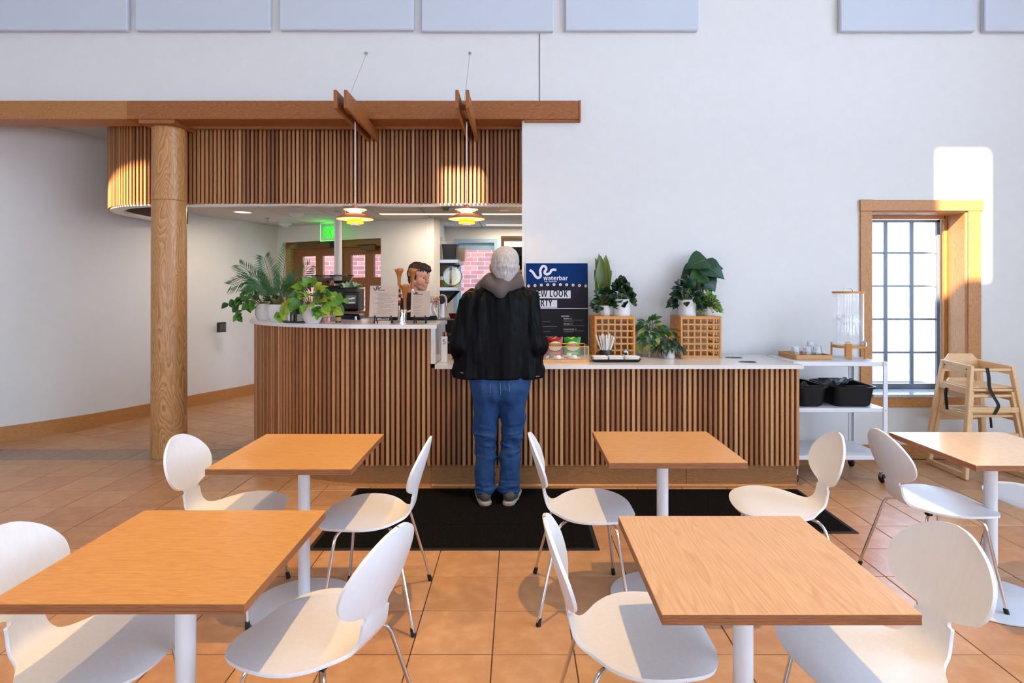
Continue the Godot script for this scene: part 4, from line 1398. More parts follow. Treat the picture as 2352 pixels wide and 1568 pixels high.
func make_high_chair(y: float, label: String) -> void:
	var t := thing("high_chair", label, "high chair", Vector3(3.752, y, -4.945), 0.0, "stacked wooden high chairs")
	var pine: Material = M.pine
	for sx in [-1.0, 1.0]:
		var fb := Vector3(sx * 0.248, 0.0, 0.225)
		var ft := Vector3(sx * 0.160, 0.68, 0.165)
		var rb := Vector3(sx * 0.235, 0.0, -0.215)
		var rt := Vector3(sx * 0.150, 0.69, -0.155)
		var k := MB.new()
		k.bar(fb, ft, 0.03, 0.042, 0.004, Vector3(0, 0, 1))
		part(t, "leg", k.done(), pine)
		k = MB.new()
		k.bar(rb, rt, 0.03, 0.042, 0.004, Vector3(0, 0, 1))
		part(t, "leg", k.done(), pine)
		k = MB.new()
		k.bar(fb.lerp(ft, 0.035), rb.lerp(rt, 0.035), 0.028, 0.045, 0.003)
		part(t, "runner", k.done(), pine)
		k = MB.new()
		k.bar(ft + Vector3(0, -0.036, 0.018), rt + Vector3(0, -0.032, -0.016), 0.022, 0.072, 0.004)
		var sr := part(t, "side_rail", k.done(), pine)
		for q in [0.1, 0.9]:
			part(sr, "screw", lathem([Vector2(0.006, 0), Vector2(0.006, 0.002), Vector2(0, 0.003)], 8), M.black, Transform3D(Basis(Vector3.FORWARD, PI / 2 * sx), ft.lerp(rt, q) + Vector3(sx * 0.012, -0.035, 0)))
		k = MB.new()
		k.bar(fb.lerp(ft, 0.70), rb.lerp(rt, 0.70), 0.02, 0.055, 0.003)
		part(t, "seat_rail", k.done(), pine)
	part(t, "front_dowel", tubem([Vector3(-0.165, 0.645, 0.170), Vector3(0.165, 0.645, 0.170)], 0.0135, 12), pine)
	part(t, "footrest", boxm(Vector3(0, 0.335, 0.197), Vector3(0.41, 0.045, 0.02), 0.004), pine)
	part(t, "rear_rail", boxm(Vector3(0, 0.20, -0.20), Vector3(0.40, 0.045, 0.02), 0.004), pine)
	part(t, "seat", boxm(Vector3(0, 0.505, 0.0), Vector3(0.325, 0.018, 0.31), 0.005), pine)
	part(t, "seat_front_rail", boxm(Vector3(0, 0.487, 0.165), Vector3(0.34, 0.02, 0.022), 0.003), pine)
	var bk := MB.new()
	bk.prism(PackedVector2Array([Vector2(-0.155, 0.60), Vector2(0.155, 0.60), Vector2(0.155, 0.675), Vector2(0.095, 0.748), Vector2(-0.095, 0.748), Vector2(-0.155, 0.675)]), -0.009, 0.009, Transform3D(Basis(Vector3.RIGHT, -0.12), Vector3(0, 0, -0.08)))
	part(t, "backrest", bk.done(), pine)

func strap(p: Node3D, pts: Array, w: float, side: Vector3) -> void:
	var b := MB.new()
	var c := curve(pts, 5)
	var r1 := []
	var r2 := []
	for q in c:
		r1.append(q - side * w * 0.5)
		r2.append(q + side * w * 0.5)
	b.grid([r1, r2], false, true)
	var r3 := []
	var r4 := []
	for q in c:
		r3.append(q - side * w * 0.5 + Vector3(0, 0, -0.002))
		r4.append(q + side * w * 0.5 + Vector3(0, 0, -0.002))
	b.grid([r3, r4], true, true)
	part(p, "strap", b.done(), M.rubber)

func make_high_chairs() -> void:
	make_high_chair(0.0, "pale wooden high chair at the bottom of the stack by the window")
	make_high_chair(0.205, "pale wooden high chair stacked on top of another by the window")
	var h: Node3D = get_node("high_chair_001")
	strap(h, [Vector3(-0.045, 0.665, 0.183), Vector3(-0.035, 0.60, 0.187), Vector3(-0.03, 0.51, 0.190), Vector3(-0.005, 0.44, 0.20), Vector3(0.02, 0.37, 0.215), Vector3(-0.01, 0.30, 0.21)], 0.026, Vector3(1, 0, 0.1))
	strap(h, [Vector3(-0.198, 0.47, -0.05), Vector3(-0.205, 0.42, -0.05), Vector3(-0.2, 0.36, -0.05), Vector3(-0.195, 0.29, -0.05)], 0.026, Vector3(0.3, 0, 1).normalized())
	var l: Node3D = get_node("high_chair")
	strap(l, [Vector3(0.10, 0.50, 0.02), Vector3(0.105, 0.42, 0.03), Vector3(0.11, 0.36, 0.03)], 0.02, Vector3(1, 0, 0))
	strap(l, [Vector3(0.07, 0.30, 0.08), Vector3(0.075, 0.24, 0.085), Vector3(0.07, 0.17, 0.085)], 0.026, Vector3(1, 0, 0))
	strap(l, [Vector3(0.15, 0.30, 0.05), Vector3(0.155, 0.24, 0.05), Vector3(0.15, 0.17, 0.05)], 0.022, Vector3(1, 0, 0))
	strap(l, [Vector3(-0.13, 0.30, 0.1), Vector3(-0.135, 0.24, 0.1), Vector3(-0.132, 0.16, 0.1)], 0.018, Vector3(1, 0, 0))

# ------------------------------------------------------------------ things on the low counter
# the winding river mark: a flat ribbon along a curve in XY
const RIVER := [Vector2(0, 0.055), Vector2(0.022, 0.042), Vector2(0.045, 0.008), Vector2(0.065, -0.006), Vector2(0.085, 0.01), Vector2(0.082, 0.05), Vector2(0.098, 0.082), Vector2(0.12, 0.082), Vector2(0.128, 0.062), Vector2(0.115, 0.038), Vector2(0.130, 0.022), Vector2(0.155, 0.032), Vector2(0.172, 0.056), Vector2(0.205, 0.056)]

func river_mark(width: float, stroke: float) -> ArrayMesh:
	var pts := []
	for q in RIVER:
		pts.append(Vector3(q.x, q.y, 0) * (width / 0.205))
	var c := curve(pts, 7)
	var b := MB.new()
	var r := [[], []]
	for i in c.size():
		var t: Vector3 = (c[mini(i + 1, c.size() - 1)] - c[maxi(i - 1, 0)]).normalized()
		var n := Vector3(-t.y, t.x, 0) * stroke * 0.5
		r[0].append(c[i] + n)
		r[1].append(c[i] - n)
	b.grid(r, false, false)
	return b.done()

func card(p: Node3D, called: String, x0: float, y0: float, x1: float, y1: float, z: float, m: Material, xf := Transform3D()) -> void:
	var b := MB.new()
	b.box(Vector3((x0 + x1) * 0.5, (y0 + y1) * 0.5, z), Vector3(x1 - x0, y1 - y0, 0.0008), 0.0, xf)
	part(p, called, b.done(), m)

func make_poster() -> void:
	# foam board leaning on the wall; local frame: x right, y up, origin at its lower left corner
	var W := 0.55
	var H := 0.80
	var t := thing("poster_board", "tall dark menu poster board with a blue band, leaning on the wall", "poster", Vector3(0.068, 0.927, -5.225))
	var X := Transform3D(Basis(Vector3.RIGHT, -0.085), Vector3(0, 0.0, 0))
	var white := plain(Color(0.87, 0.87, 0.90), 0.6)
	var P := Node3D.new()
	part(t, "board", MBbox(Vector3(W * 0.5, H * 0.5, -0.003), Vector3(W, H, 0.006), X, 0.001), white)
	var inkd := plain(Color(0.06, 0.055, 0.08), 0.55, 0.0, 0.35)
	card(t, "lower_print", 0.004, 0.0, W - 0.004, 0.395, 0.0006, inkd, X)
	card(t, "middle_print", 0.004, 0.402, W - 0.004, 0.612, 0.0006, plain(Color(0.10, 0.07, 0.13), 0.55, 0.0, 0.35), X)
	card(t, "blue_print", 0.004, 0.612, W - 0.004, 0.795, 0.0006, plain(Color(0.0, 0.17, 0.40), 0.55, 0.0, 0.25), X)
	part(t, "river_mark", river_mark(0.235, 0.0215), white, X * Transform3D(Basis(), Vector3(0.036, 0.672, 0.0016)))
	var tm := text("waterbar", 0.052, true)
	part(t, "lettering", tm, white, X * Transform3D(Basis().scaled(Vector3(0.92, 1, 1)), Vector3(0.158, 0.632, 0.001)))
	part(t, "lettering", text("CAFE + PROVISIONS", 0.0115, true), white, X * Transform3D(Basis(), Vector3(0.166, 0.627, 0.001)))
	for k in 10:
		var dk := MB.new()
		dk.lathe([Vector2(0.0125, 0.0), Vector2(0.0125, 0.001), Vector2(0, 0.001)], 18)
		var at_x := lerpf(0.028, W - 0.022, k / 9.0)
		var up := 0.595 + 0.012 * sin(PI * k / 9.0)
		part(t, "round_emblem", dk.done(), white, X * Transform3D(Basis(Vector3.RIGHT, PI / 2), Vector3(at_x, up, 0.001)))
		part(t, "emblem_print", text(["%", "✕", "#", "◍", "≈", "◔", "◠", "◡", "◌", "◎"][k] if false else ["%", "x", "#", "o", "=", "c", "n", "w", "o", "@"][k], 0.017), inkd, X * Transform3D(Basis(), Vector3(at_x - 0.005, up - 0.010, 0.0018)))
	# two headline strips
	for q in [["NEW LOOK", 0.487, 0.555, 0.045, 0.395], ["PARTY", 0.405, 0.472, 0.045, 0.276]]:
		card(t, "headline_strip", q[3], q[1], q[4], q[2], 0.0014, white, X)
		part(t, "headline", text(q[0], 0.083), inkd, X * Transform3D(Basis().scaled(Vector3(0.735, 1, 1)), Vector3(q[3] + 0.008, q[1] - 0.009, 0.002)))
	part(t, "sub_heading", text("SWEET BITES", 0.017), white, X * Transform3D(Basis().scaled(Vector3(0.7, 1, 1)), Vector3(0.31, 0.32, 0.001)))
	var y := 0.302
	for q in [["Macarons  | 3", 2], ["Mini Cakes  | 5", 1], ["Honey Cornbread  | 3", 2]]:
		part(t, "item_name", text(q[0], 0.0135), white, X * Transform3D(Basis().scaled(Vector3(0.8, 1, 1)), Vector3(0.332, y, 0.001)))
		for k in q[1]:
			card(t, "fine_print", 0.332, y - 0.007 - k * 0.010, 0.332 + [0.17, 0.085][k] + (0.012 if q[1] == 1 else 0.0), y - 0.0045 - k * 0.010, 0.001, plain(Color(0.55, 0.54, 0.57), 0.6), X)
		y -= 0.046
	for k in 4:
		card(t, "fine_print", 0.14, 0.283 - k * 0.043, 0.215 + (k % 2) * 0.06, 0.2855 - k * 0.043, 0.001, plain(Color(0.55, 0.54, 0.57), 0.6), X)
	P.free()

func chip_bag(where: Vector3, turn: float, c: Color, c2: Color, label: String) -> void:
	var t := thing("chip_bag", label, "snack bag", where, turn, "chip bags behind the display box")
	var W := 0.138
	var H := 0.17
	var f := []
	var k := []
	for i in 13:
		var v := i / 12.0
		var ra := []
		var rb := []
		for j in 11:
			var u := j / 10.0 * 2.0 - 1.0
			var puff := 0.026 * pow(maxf(sin(v * PI), 0.0), 0.6) * (1.0 - u * u * 0.85)
			var rip := 0.0025 * sin(u * 17.0 + v * 5.0) * (1.0 - sin(v * PI))
			var w := W * 0.5 * (1.0 - 0.07 * sin(v * PI))
			var y := H * (1.0 - v) + 0.004 * sin(u * 9.0) * (1.0 if v < 0.05 else 0.0)
			ra.append(Vector3(u * w, y, puff + rip))
			rb.append(Vector3(u * w, y, -puff + rip))
		f.append(ra)
		k.append(rb)
	var b := MB.new()
	b.grid(f)
	b.grid(k, true)
	part(t, "foil_bag", b.done(), plain(c, 0.28, 0.1))
	var e := MB.new()
	e.lathe([Vector2(0.054, 0), Vector2(0.052, 0.0015), Vector2(0, 0.0015)], 28, Transform3D(), 0.72)
	part(t, "label_oval", e.done(), plain(Color(0.90, 0.84, 0.72), 0.5), Transform3D(Basis(Vector3.RIGHT, PI / 2), Vector3(0.002, 0.098, 0.0262)))
	part(t, "brand_lettering", text("MissVickie's", 0.026, true, true), plain(Color(0.13, 0.10, 0.09), 0.5), Transform3D(Basis().scaled(Vector3(0.78, 1.1, 1)), Vector3(-0.050, 0.091, 0.0285)))
	card(t, "lower_band", -0.045, 0.028, 0.045, 0.048, 0.0225, plain(c2, 0.4))

func make_low_counter_items() -> void:
	var y := 0.9265
	make_poster()
	make_crate(Vector3(0.800, y, -5.125), "orange wooden lattice crate beside the poster, behind the napkin tray")
	make_crate(Vector3(1.508, y, -5.125), "orange wooden lattice crate nearest the drop holes, carrying three plants")
	# brass-edged glass display box with plates of treats
	var x0 := 0.02
	var x1 := 0.545
	var z0 := -4.88
	var z1 := -4.60
	var t := thing("display_box", "brass-edged glass display box with a wooden floor, open at the top", "display box", Vector3((x0 + x1) * 0.5, y, (z0 + z1) * 0.5))
	var w := x1 - x0
	var d := z1 - z0
	part(t, "wooden_floor", boxm(Vector3(0, 0.012, 0), Vector3(w - 0.01, 0.022, d - 0.01), 0.002), M.tray_wood)
	for sx in [-1.0, 1.0]:
		for sz in [-1.0, 1.0]:
			part(t, "brass_post", boxm(Vector3(sx * (w * 0.5 - 0.003), 0.064, sz * (d * 0.5 - 0.003)), Vector3(0.007, 0.128, 0.007), 0.001), M.brass)
	for yy in [0.0035, 0.1245]:
		for sz in [-1.0, 1.0]:
			part(t, "brass_rail", boxm(Vector3(0, yy, sz * (d * 0.5 - 0.003)), Vector3(w, 0.007, 0.0068), 0.001), M.brass)
		for sx in [-1.0, 1.0]:
			part(t, "brass_rail", boxm(Vector3(sx * (w * 0.5 - 0.003), yy, 0), Vector3(0.0068, 0.007, d), 0.001), M.brass)
	part(t, "pane", boxm(Vector3(0, 0.064, d * 0.5 - 0.003), Vector3(w - 0.012, 0.112, 0.003)), M.pane)
	for sx in [-1.0, 1.0]:
		part(t, "pane", boxm(Vector3(sx * (w * 0.5 - 0.003), 0.064, 0), Vector3(0.003, 0.112, d - 0.012)), M.pane)
	var plate := lathem([Vector2(0, 0), Vector2(0.032, 0), Vector2(0.046, 0.007), Vector2(0.047, 0.009), Vector2(0.031, 0.003), Vector2(0, 0.003)], 28)
	var treats := [[0.20, -4.68, Color(0.16, 0.09, 0.06), "dark brown"], [0.315, -4.66, Color(0.93, 0.90, 0.86), "white"], [0.44, -4.67, Color(0.90, 0.90, 0.88), "cream"], [0.27, -4.79, Color(0.25, 0.48, 0.30), "green"], [0.41, -4.80, Color(0.78, 0.83, 0.74), "pale green"]]
	for q in treats:
		var c: Color = q[2]
		single("small_plate", plate, M.ceramic, "small white plate under the %s treat in the display box" % q[3], "plate", Vector3(q[0], y + 0.0235, q[1]), 0.0, "plates in the display box")
		var mc := thing("macaron", "%s macaron on a small plate in the display box" % q[3], "macaron", Vector3(q[0], y + 0.0275, q[1]), 0.0, "macarons in the display box")
		part(mc, "lower_shell", lathem([Vector2(0, 0), Vector2(0.019, 0.001), Vector2(0.021, 0.005), Vector2(0.020, 0.010), Vector2(0, 0.010)], 20), plain(c, 0.7))
		part(mc, "filling", lathem([Vector2(0.018, 0.010), Vector2(0.018, 0.014)], 20), plain(c.lerp(Color.WHITE, 0.4), 0.7))
		part(mc, "upper_shell", lathem([Vector2(0, 0.014), Vector2(0.020, 0.014), Vector2(0.021, 0.018), Vector2(0.014, 0.025), Vector2(0, 0.027)], 20), plain(c, 0.7))
	chip_bag(Vector3(0.305, y + 0.0, -4.965), 0.05, Color(0.60, 0.05, 0.07), Color(0.75, 0.40, 0.25), "red bag of chips standing behind the display box")
	chip_bag(Vector3(0.450, y + 0.0, -4.965), -0.04, Color(0.16, 0.55, 0.12), Color(0.55, 0.72, 0.45), "green bag of chips standing behind the display box")
	# napkin tray, mug of wrapped straws, shaker
	var nt := thing("napkin_tray", "dark slate tray holding three folded white napkin stacks", "tray", Vector3(0.765, y, -4.72))
	part(nt, "tray_plate", vessel([[0.34, 0.13, 0.02, 0.0], [0.385, 0.165, 0.025, 0.022], [0.379, 0.159, 0.023, 0.022], [0.335, 0.125, 0.018, 0.006]]), M.navy)
	for k in 3:
		var s := thing("napkin_stack", "folded white napkins on the slate tray, %s of three stacks" % ["left", "middle", "right"][k], "napkins", Vector3(0.642 + k * 0.122, y + 0.0065, -4.72), [0.05, -0.03, 0.08][k], "napkin stacks")
		for j in 3:
			part(s, "napkin", vessel([[0.108, 0.105, 0.006, j * 0.0125], [0.113, 0.11, 0.008, j * 0.0125 + 0.004], [0.113, 0.11, 0.008, j * 0.0125 + 0.008], [0.108, 0.105, 0.006, j * 0.0125 + 0.012]]), M.paper, Transform3D(Basis(Vector3.UP, rng.randf_range(-0.08, 0.08)), Vector3.ZERO))
	var mg := thing("dark_mug", "dark navy handled mug packed with paper-wrapped straws", "mug", Vector3(0.712, y, -4.865))
	part(mg, "bowl", lathem([Vector2(0, 0), Vector2(0.045, 0), Vector2(0.052, 0.012), Vector2(0.050, 0.05), Vector2(0.046, 0.075), Vector2(0.043, 0.075), Vector2(0.046, 0.05), Vector2(0.045, 0.015), Vector2(0, 0.01)], 28), M.navy)
	var hh := []
	for k in 9:
		var a := PI * 0.5 + PI * k / 8.0
		hh.append(Vector3(-0.048 + cos(a) * 0.026, 0.038 + sin(a) * 0.024, 0.0))
	part(mg, "handle", tubem(hh, 0.006, 8), M.navy)
	for k in 26:
		var a := rng.randf() * TAU
		var r := sqrt(rng.randf())
		var st := MB.new()
		var bot := Vector3(cos(a) * r * 0.020, 0.02, sin(a) * r * 0.02)
		var tip := Vector3(cos(a) * r * 0.085, 0.19 + rng.randf_range(-0.02, 0.025) - r * 0.012, sin(a) * r * 0.05)
		st.bar(bot, tip, 0.010, 0.005, 0.001, Vector3(0, 0, 1))
		single("wrapped_straw", st.done(), M.paper, "white paper-wrapped straw standing in the dark mug", "straw", mg.position, 0.0, "wrapped straws")
	single("steel_shaker", lathem([Vector2(0, 0), Vector2(0.022, 0), Vector2(0.022, 0.03), Vector2(0.030, 0.045), Vector2(0.029, 0.065), Vector2(0.015, 0.08), Vector2(0, 0.082)], 24), M.chrome, "small round shiny steel shaker behind the napkins", "shaker", Vector3(0.87, y, -4.86))
	# till corner left of the customer
	var nh := thing("number_holder", "white card holder printed 5 with pens, beside the tall counter", "card holder", Vector3(-0.565, y, -4.65))
	part(nh, "white_box", boxm(Vector3(0, 0.10, 0), Vector3(0.045, 0.20, 0.05), 0.003), M.white_gloss)
	part(nh, "numeral", text("5", 0.05, false), M.black, Transform3D(Basis(), Vector3(-0.013, 0.13, 0.0255)))
	for k in 3:
		single("pen", tubem([Vector3(0, 0, 0), Vector3(0, 0.035, 0)], 0.005, 8), [plain(Color(0.80, 0.30, 0.22), 0.4), M.black, plain(Color(0.85, 0.55, 0.45), 0.4)][k], ["red pen", "black pen", "pink pen"][k] + " standing in the white number holder", "pen", Vector3(-0.578 + k * 0.013, y + 0.20, -4.65 + k * 0.008), 0.0, "pens in the holder")
	var tb := thing("payment_tablet", "black payment tablet leaning on a stand left of the customer", "tablet", Vector3(-0.46, y, -4.80), 0.1)
	part(tb, "screen", MBbox(Vector3(0, 0.085, 0), Vector3(0.12, 0.165, 0.012), Transform3D(Basis(Vector3.RIGHT, -0.3), Vector3.ZERO), 0.004), M.black_gloss)
	part(tb, "rim", MBbox(Vector3(0, 0.004, 0.004), Vector3(0.124, 0.008, 0.016), Transform3D(Basis(Vector3.RIGHT, -0.3), Vector3.ZERO), 0.003), plain(Color(0.72, 0.55, 0.42), 0.3, 0.6))
	part(tb, "foot", boxm(Vector3(0, 0.004, -0.05), Vector3(0.10, 0.008, 0.12), 0.003), M.black)

# ------------------------------------------------------------------ things on and behind the tall counter
func menu_card(where: Vector3, w: float, h: float, lines: int, label: String, sc: float) -> void:
	var t := thing("menu_board", label, "menu", where, 0.0, "menu boards on easels")
	var X := Transform3D(Basis(Vector3.RIGHT, -0.16), Vector3(0, 0.05, 0.0))
	part(t, "board", MBbox(Vector3(0, h * 0.5, 0), Vector3(w, h, 0.004), X, 0.001), plain(Color(0.78, 0.69, 0.62), 0.7))
	part(t, "river_mark", river_mark(w * 0.30 * sc, 0.0065 * sc), M.black, X * Transform3D(Basis(), Vector3(-w * 0.40, h * 0.86, 0.0026)))
	part(t, "logo_lettering", text("waterbar", 0.013 * sc, true), M.black, X * Transform3D(Basis(), Vector3(-w * 0.40 + w * 0.17 * sc, h * 0.825, 0.0022)))
	var ink := plain(Color(0.42, 0.36, 0.33), 0.7)
	for k in lines:
		var x0 := -w * 0.22 if w > 0.18 else -w * 0.38
		var ln: float = w * [0.55, 0.35, 0.62, 0.45, 0.6, 0.3, 0.58][k % 7] * (1.0 if w > 0.18 else 0.75)
		if k % 4 == 0 and w > 0.18:
			x0 = -w * 0.34
		card(t, "menu_line", x0, h * (0.76 - 0.70 * k / lines), x0 + ln, h * (0.76 - 0.70 * k / lines) + 0.0018, 0.0025, ink, X)
	for sx in [-1.0, 1.0]:
		var k := MB.new()
		k.bar(Vector3(sx * w * 0.3, 0.0, 0.02), Vector3(sx * w * 0.28, 0.062, 0.012), 0.008, 0.010, 0.001)
		k.bar(Vector3(sx * w * 0.27, 0.0, -0.07), Vector3(sx * w * 0.27, 0.055, 0.0), 0.008, 0.008, 0.001)
		part(t, "easel_leg", k.done(), M.black)
	part(t, "easel_ledge", boxm(Vector3(0, 0.046, 0.012), Vector3(w * 0.62, 0.010, 0.022), 0.001), M.black)
	part(t, "easel_bar", boxm(Vector3(0, 0.026, 0.014), Vector3(w * 0.58, 0.006, 0.006), 0.001), M.black)

func jar(where: Vector3, label: String, c: Color) -> void:
	var t := thing("glass_jar", label, "jar", where, 0.0, "glass jars on the tall counter")
	part(t, "glass", lathem([Vector2(0, 0), Vector2(0.024, 0), Vector2(0.026, 0.006), Vector2(0.026, 0.055), Vector2(0.016, 0.07), Vector2(0.014, 0.085)], 20), glass(0.15))
	part(t, "contents", lathem([Vector2(0, 0.003), Vector2(0.023, 0.004), Vector2(0.023, 0.045), Vector2(0, 0.045)], 18), plain(c, 0.5))
	part(t, "pour_spout", lathem([Vector2(0.014, 0.085), Vector2(0.011, 0.095), Vector2(0.004, 0.105), Vector2(0.004, 0.13), Vector2(0, 0.13)], 12), M.chrome)

func tap_handle(tower: Node3D, where: Vector3, h: float, bands: Array, label: String) -> void:
	var X := Transform3D(Basis(), where)
	var y := 0.0215 * bands.size()
	var t := part(tower, "tap_handle", lathem([Vector2(0.0115, y), Vector2(0.0130, y + (h - y) * 0.4), Vector2(0.018, y + (h - y) * 0.62), Vector2(0.030, y + (h - y) * 0.82), Vector2(0.0355, h - 0.022), Vector2(0.0345, h - 0.008), Vector2(0.027, h), Vector2(0, h + 0.002)], 24), M.tap_wood, X, label)
	y = 0.0
	for b in bands:
		part(t, "painted_band", lathem([Vector2(0.0115, y), Vector2(0.0115, y + 0.0215), Vector2(0, y + 0.0216)], 20), plain(b, 0.35))
		y += 0.0215
	part(t, "ferrule", lathem([Vector2(0.008, -0.03), Vector2(0.008, 0.0), Vector2(0.0115, 0.0)], 14), M.chrome)

func make_tall_counter_items() -> void:
	var y := 1.2255
	menu_card(Vector3((880.5 - CX) * 4.66 / F, y, -4.66), 0.222, 0.245, 17, "wider paper menu on a black easel, left of the beer taps", 1.0)
	menu_card(Vector3((965.0 - CX) * 4.66 / F, y, -4.66), 0.148, 0.205, 12, "narrower brown menu on a black easel, right of the beer taps", 0.95)
	# beer tower
	var bx := (924.0 - CX) * 4.80 / F
	var tw := thing("tap_tower", "polished steel beer tower between the two menus", "beer tower", Vector3(bx, y, -4.80))
	part(tw, "column", lathem([Vector2(0.045, 0), Vector2(0.045, 0.006), Vector2(0.035, 0.008), Vector2(0.035, 0.10), Vector2(0.030, 0.106), Vector2(0, 0.107)], 32), M.chrome)
	for k in 3:
		var off := [Vector3(-0.018, 0, 0.02), Vector3(0.075, 0, -0.01), Vector3(0.028, 0, 0.03)][k] as Vector3
		part(tw, "faucet", tubem([Vector3(0, 0.085, 0), Vector3(off.x * 0.7, 0.09, off.z * 1.5), Vector3(off.x, 0.10, off.z * 1.6), Vector3(off.x, 0.118, off.z * 1.6)], 0.009, 10), M.chrome)
	var o := Color(0.93, 0.60, 0.08)
	var kk := Color(0.03, 0.03, 0.03)
	var ww := Color(0.88, 0.86, 0.84)
	var rr := Color(0.78, 0.05, 0.09)
	tap_handle(tw, Vector3(-0.018, 0.135, 0.035), 0.295, [kk, rr, ww, kk, o, kk, o], "tall wooden tap handle with yellow, black and red bands")
	tap_handle(tw, Vector3(0.078, 0.225, -0.02), 0.205, [rr, ww], "wooden tap handle with red band beside the barista's face")
	tap_handle(tw, Vector3(0.030, 0.105, 0.05), 0.20, [], "shorter plain wooden tap handle in front")
	part(tw, "shank", tubem([Vector3(0.078, 0.10, 0.0), Vector3(0.078, 0.225, -0.02)], 0.007, 8), M.chrome)
	# small round tray with cups
	var tx := (676.0 - CX) * 4.86 / F
	var tr := single("oval_tray", lathem([Vector2(0, 0), Vector2(0.085, 0), Vector2(0.10, 0.01), Vector2(0.098, 0.011), Vector2(0.083, 0.003), Vector2(0, 0.003)], 32), plain(Color(0.34, 0.34, 0.35), 0.5), "grey round tray left of the front pothos pot", "tray", Vector3(tx, y, -4.87))
	single("steel_cup", lathem([Vector2(0, 0), Vector2(0.019, 0), Vector2(0.020, 0.075), Vector2(0.018, 0.075), Vector2(0.017, 0.004), Vector2(0, 0.004)], 20), M.steel, "small steel cup on the grey tray", "cup", Vector3(tx - 0.045, y + 0.0035, -4.87))
	single("dark_canister", lathem([Vector2(0, 0), Vector2(0.026, 0), Vector2(0.026, 0.105), Vector2(0.022, 0.115), Vector2(0, 0.116)], 20), M.navy, "dark blue canister on the grey tray", "canister", Vector3(tx + 0.005, y + 0.0035, -4.90))
	single("sweetener_box", vessel([[0.045, 0.04, 0.005, 0], [0.047, 0.042, 0.006, 0.06], [0.043, 0.038, 0.004, 0.06], [0.043, 0.038, 0.004, 0.05]]), plain(Color(0.72, 0.78, 0.70), 0.6), "pale green sweetener box on the grey tray", "box", Vector3(tx + 0.055, y + 0.0035, -4.85))
	jar(Vector3(-1.605, y, -4.90), "leftmost glass jar with steel spout behind the pothos", Color(0.70, 0.45, 0.40))
	jar(Vector3(-1.55, y, -4.84), "middle glass jar with pinkish contents", Color(0.80, 0.52, 0.45))
	jar(Vector3(-1.495, y, -4.89), "rightmost glass jar with steel spout", Color(0.62, 0.50, 0.46))
	var sb := thing("bitters_bottle", "small dark bottle with a gold label on the tall counter", "bottle", Vector3((777 - CX) * 4.82 / F, y, -4.82))
	part(sb, "glass", lathem([Vector2(0, 0), Vector2(0.021, 0), Vector2(0.022, 0.05), Vector2(0.009, 0.07), Vector2(0.008, 0.09), Vector2(0, 0.09)], 20), M.black_gloss)
	part(sb, "label_band", lathem([Vector2(0.0226, 0.012), Vector2(0.0226, 0.042)], 20), plain(Color(0.72, 0.55, 0.25), 0.5))
	part(sb, "dropper", lathem([Vector2(0.009, 0.09), Vector2(0.007, 0.11), Vector2(0, 0.112)], 12), M.steel)
	for k in 2:
		single("shot_glass", lathem([Vector2(0, 0), Vector2(0.028, 0), Vector2(0.031, 0.036), Vector2(0.029, 0.036), Vector2(0.025, 0.008), Vector2(0, 0.008)], 20), glass(0.18), ["short clear glass left of the wider menu's easel", "short clear glass tucked behind the wider menu"][k], "glass", Vector3((838 - CX) * 4.7 / F + k * 0.085, y, -4.70 - k * 0.05), 0.0, "short glasses")
	# lower worktop behind, carrying the grinder and a white machine
	var bc := thing("back_counter", "dark steel-topped back counter behind the tall counter", "counter", Vector3(-1.72, 0, -5.72))
	part(bc, "cabinet", boxm(Vector3(0, 0.46, 0), Vector3(1.06, 0.90, 0.5), 0.004), plain(Color(0.10, 0.10, 0.11), 0.5))
	part(bc, "steel_top", boxm(Vector3(0, 0.93, 0), Vector3(1.08, 0.03, 0.54), 0.004), M.steel)
	var gx := (797.0 - CX) * 5.5 / F
	var g := thing("coffee_grinder", "black twin-hopper coffee grinder with a lit screen behind the counter", "grinder", Vector3(gx, 0.945, -5.55))
	var deep_blue := plain(Color(0.03, 0.12, 0.22), 0.3)
	part(g, "body", boxm(Vector3(0, 0.16, -0.05), Vector3(0.23, 0.32, 0.20), 0.012), deep_blue)
	part(g, "head", boxm(Vector3(-0.02, 0.455, -0.04), Vector3(0.25, 0.22, 0.25), 0.015), M.black)
	part(g, "grinder_neck", boxm(Vector3(-0.17, 0.46, -0.04), Vector3(0.20, 0.24, 0.2), 0.02), M.black)
	var sc := part(g, "screen_housing", MBbox(Vector3(0, 0, 0), Vector3(0.15, 0.165, 0.03), Transform3D(Basis(Vector3.RIGHT, -0.15), Vector3(0.055, 0.44, 0.10)), 0.012), M.black)
	part(sc, "screen", MBbox(Vector3(0, 0.01, 0.0165), Vector3(0.088, 0.078, 0.002), Transform3D(Basis(Vector3.RIGHT, -0.15), Vector3(0.055, 0.44, 0.10)), 0.0), glow(Color(0.24, 0.26, 0.27), 0.8))
	for k in 4:
		part(sc, "screen_picture", MBbox([Vector3(-0.015, 0.018, 0.018), Vector3(-0.028, 0.0, 0.018), Vector3(0.02, 0.025, 0.018), Vector3(0.0, -0.018, 0.018)][k], [Vector3(0.05, 0.007, 0.001), Vector3(0.007, 0.04, 0.001), Vector3(0.03, 0.006, 0.001), Vector3(0.07, 0.007, 0.001)][k], Transform3D(Basis(Vector3.RIGHT, -0.15), Vector3(0.055, 0.44, 0.10)), 0.0), glow(Color(0.75, 0.76, 0.76), 0.8))
	var smoke := glass(0.35, Color(0.25, 0.22, 0.22))
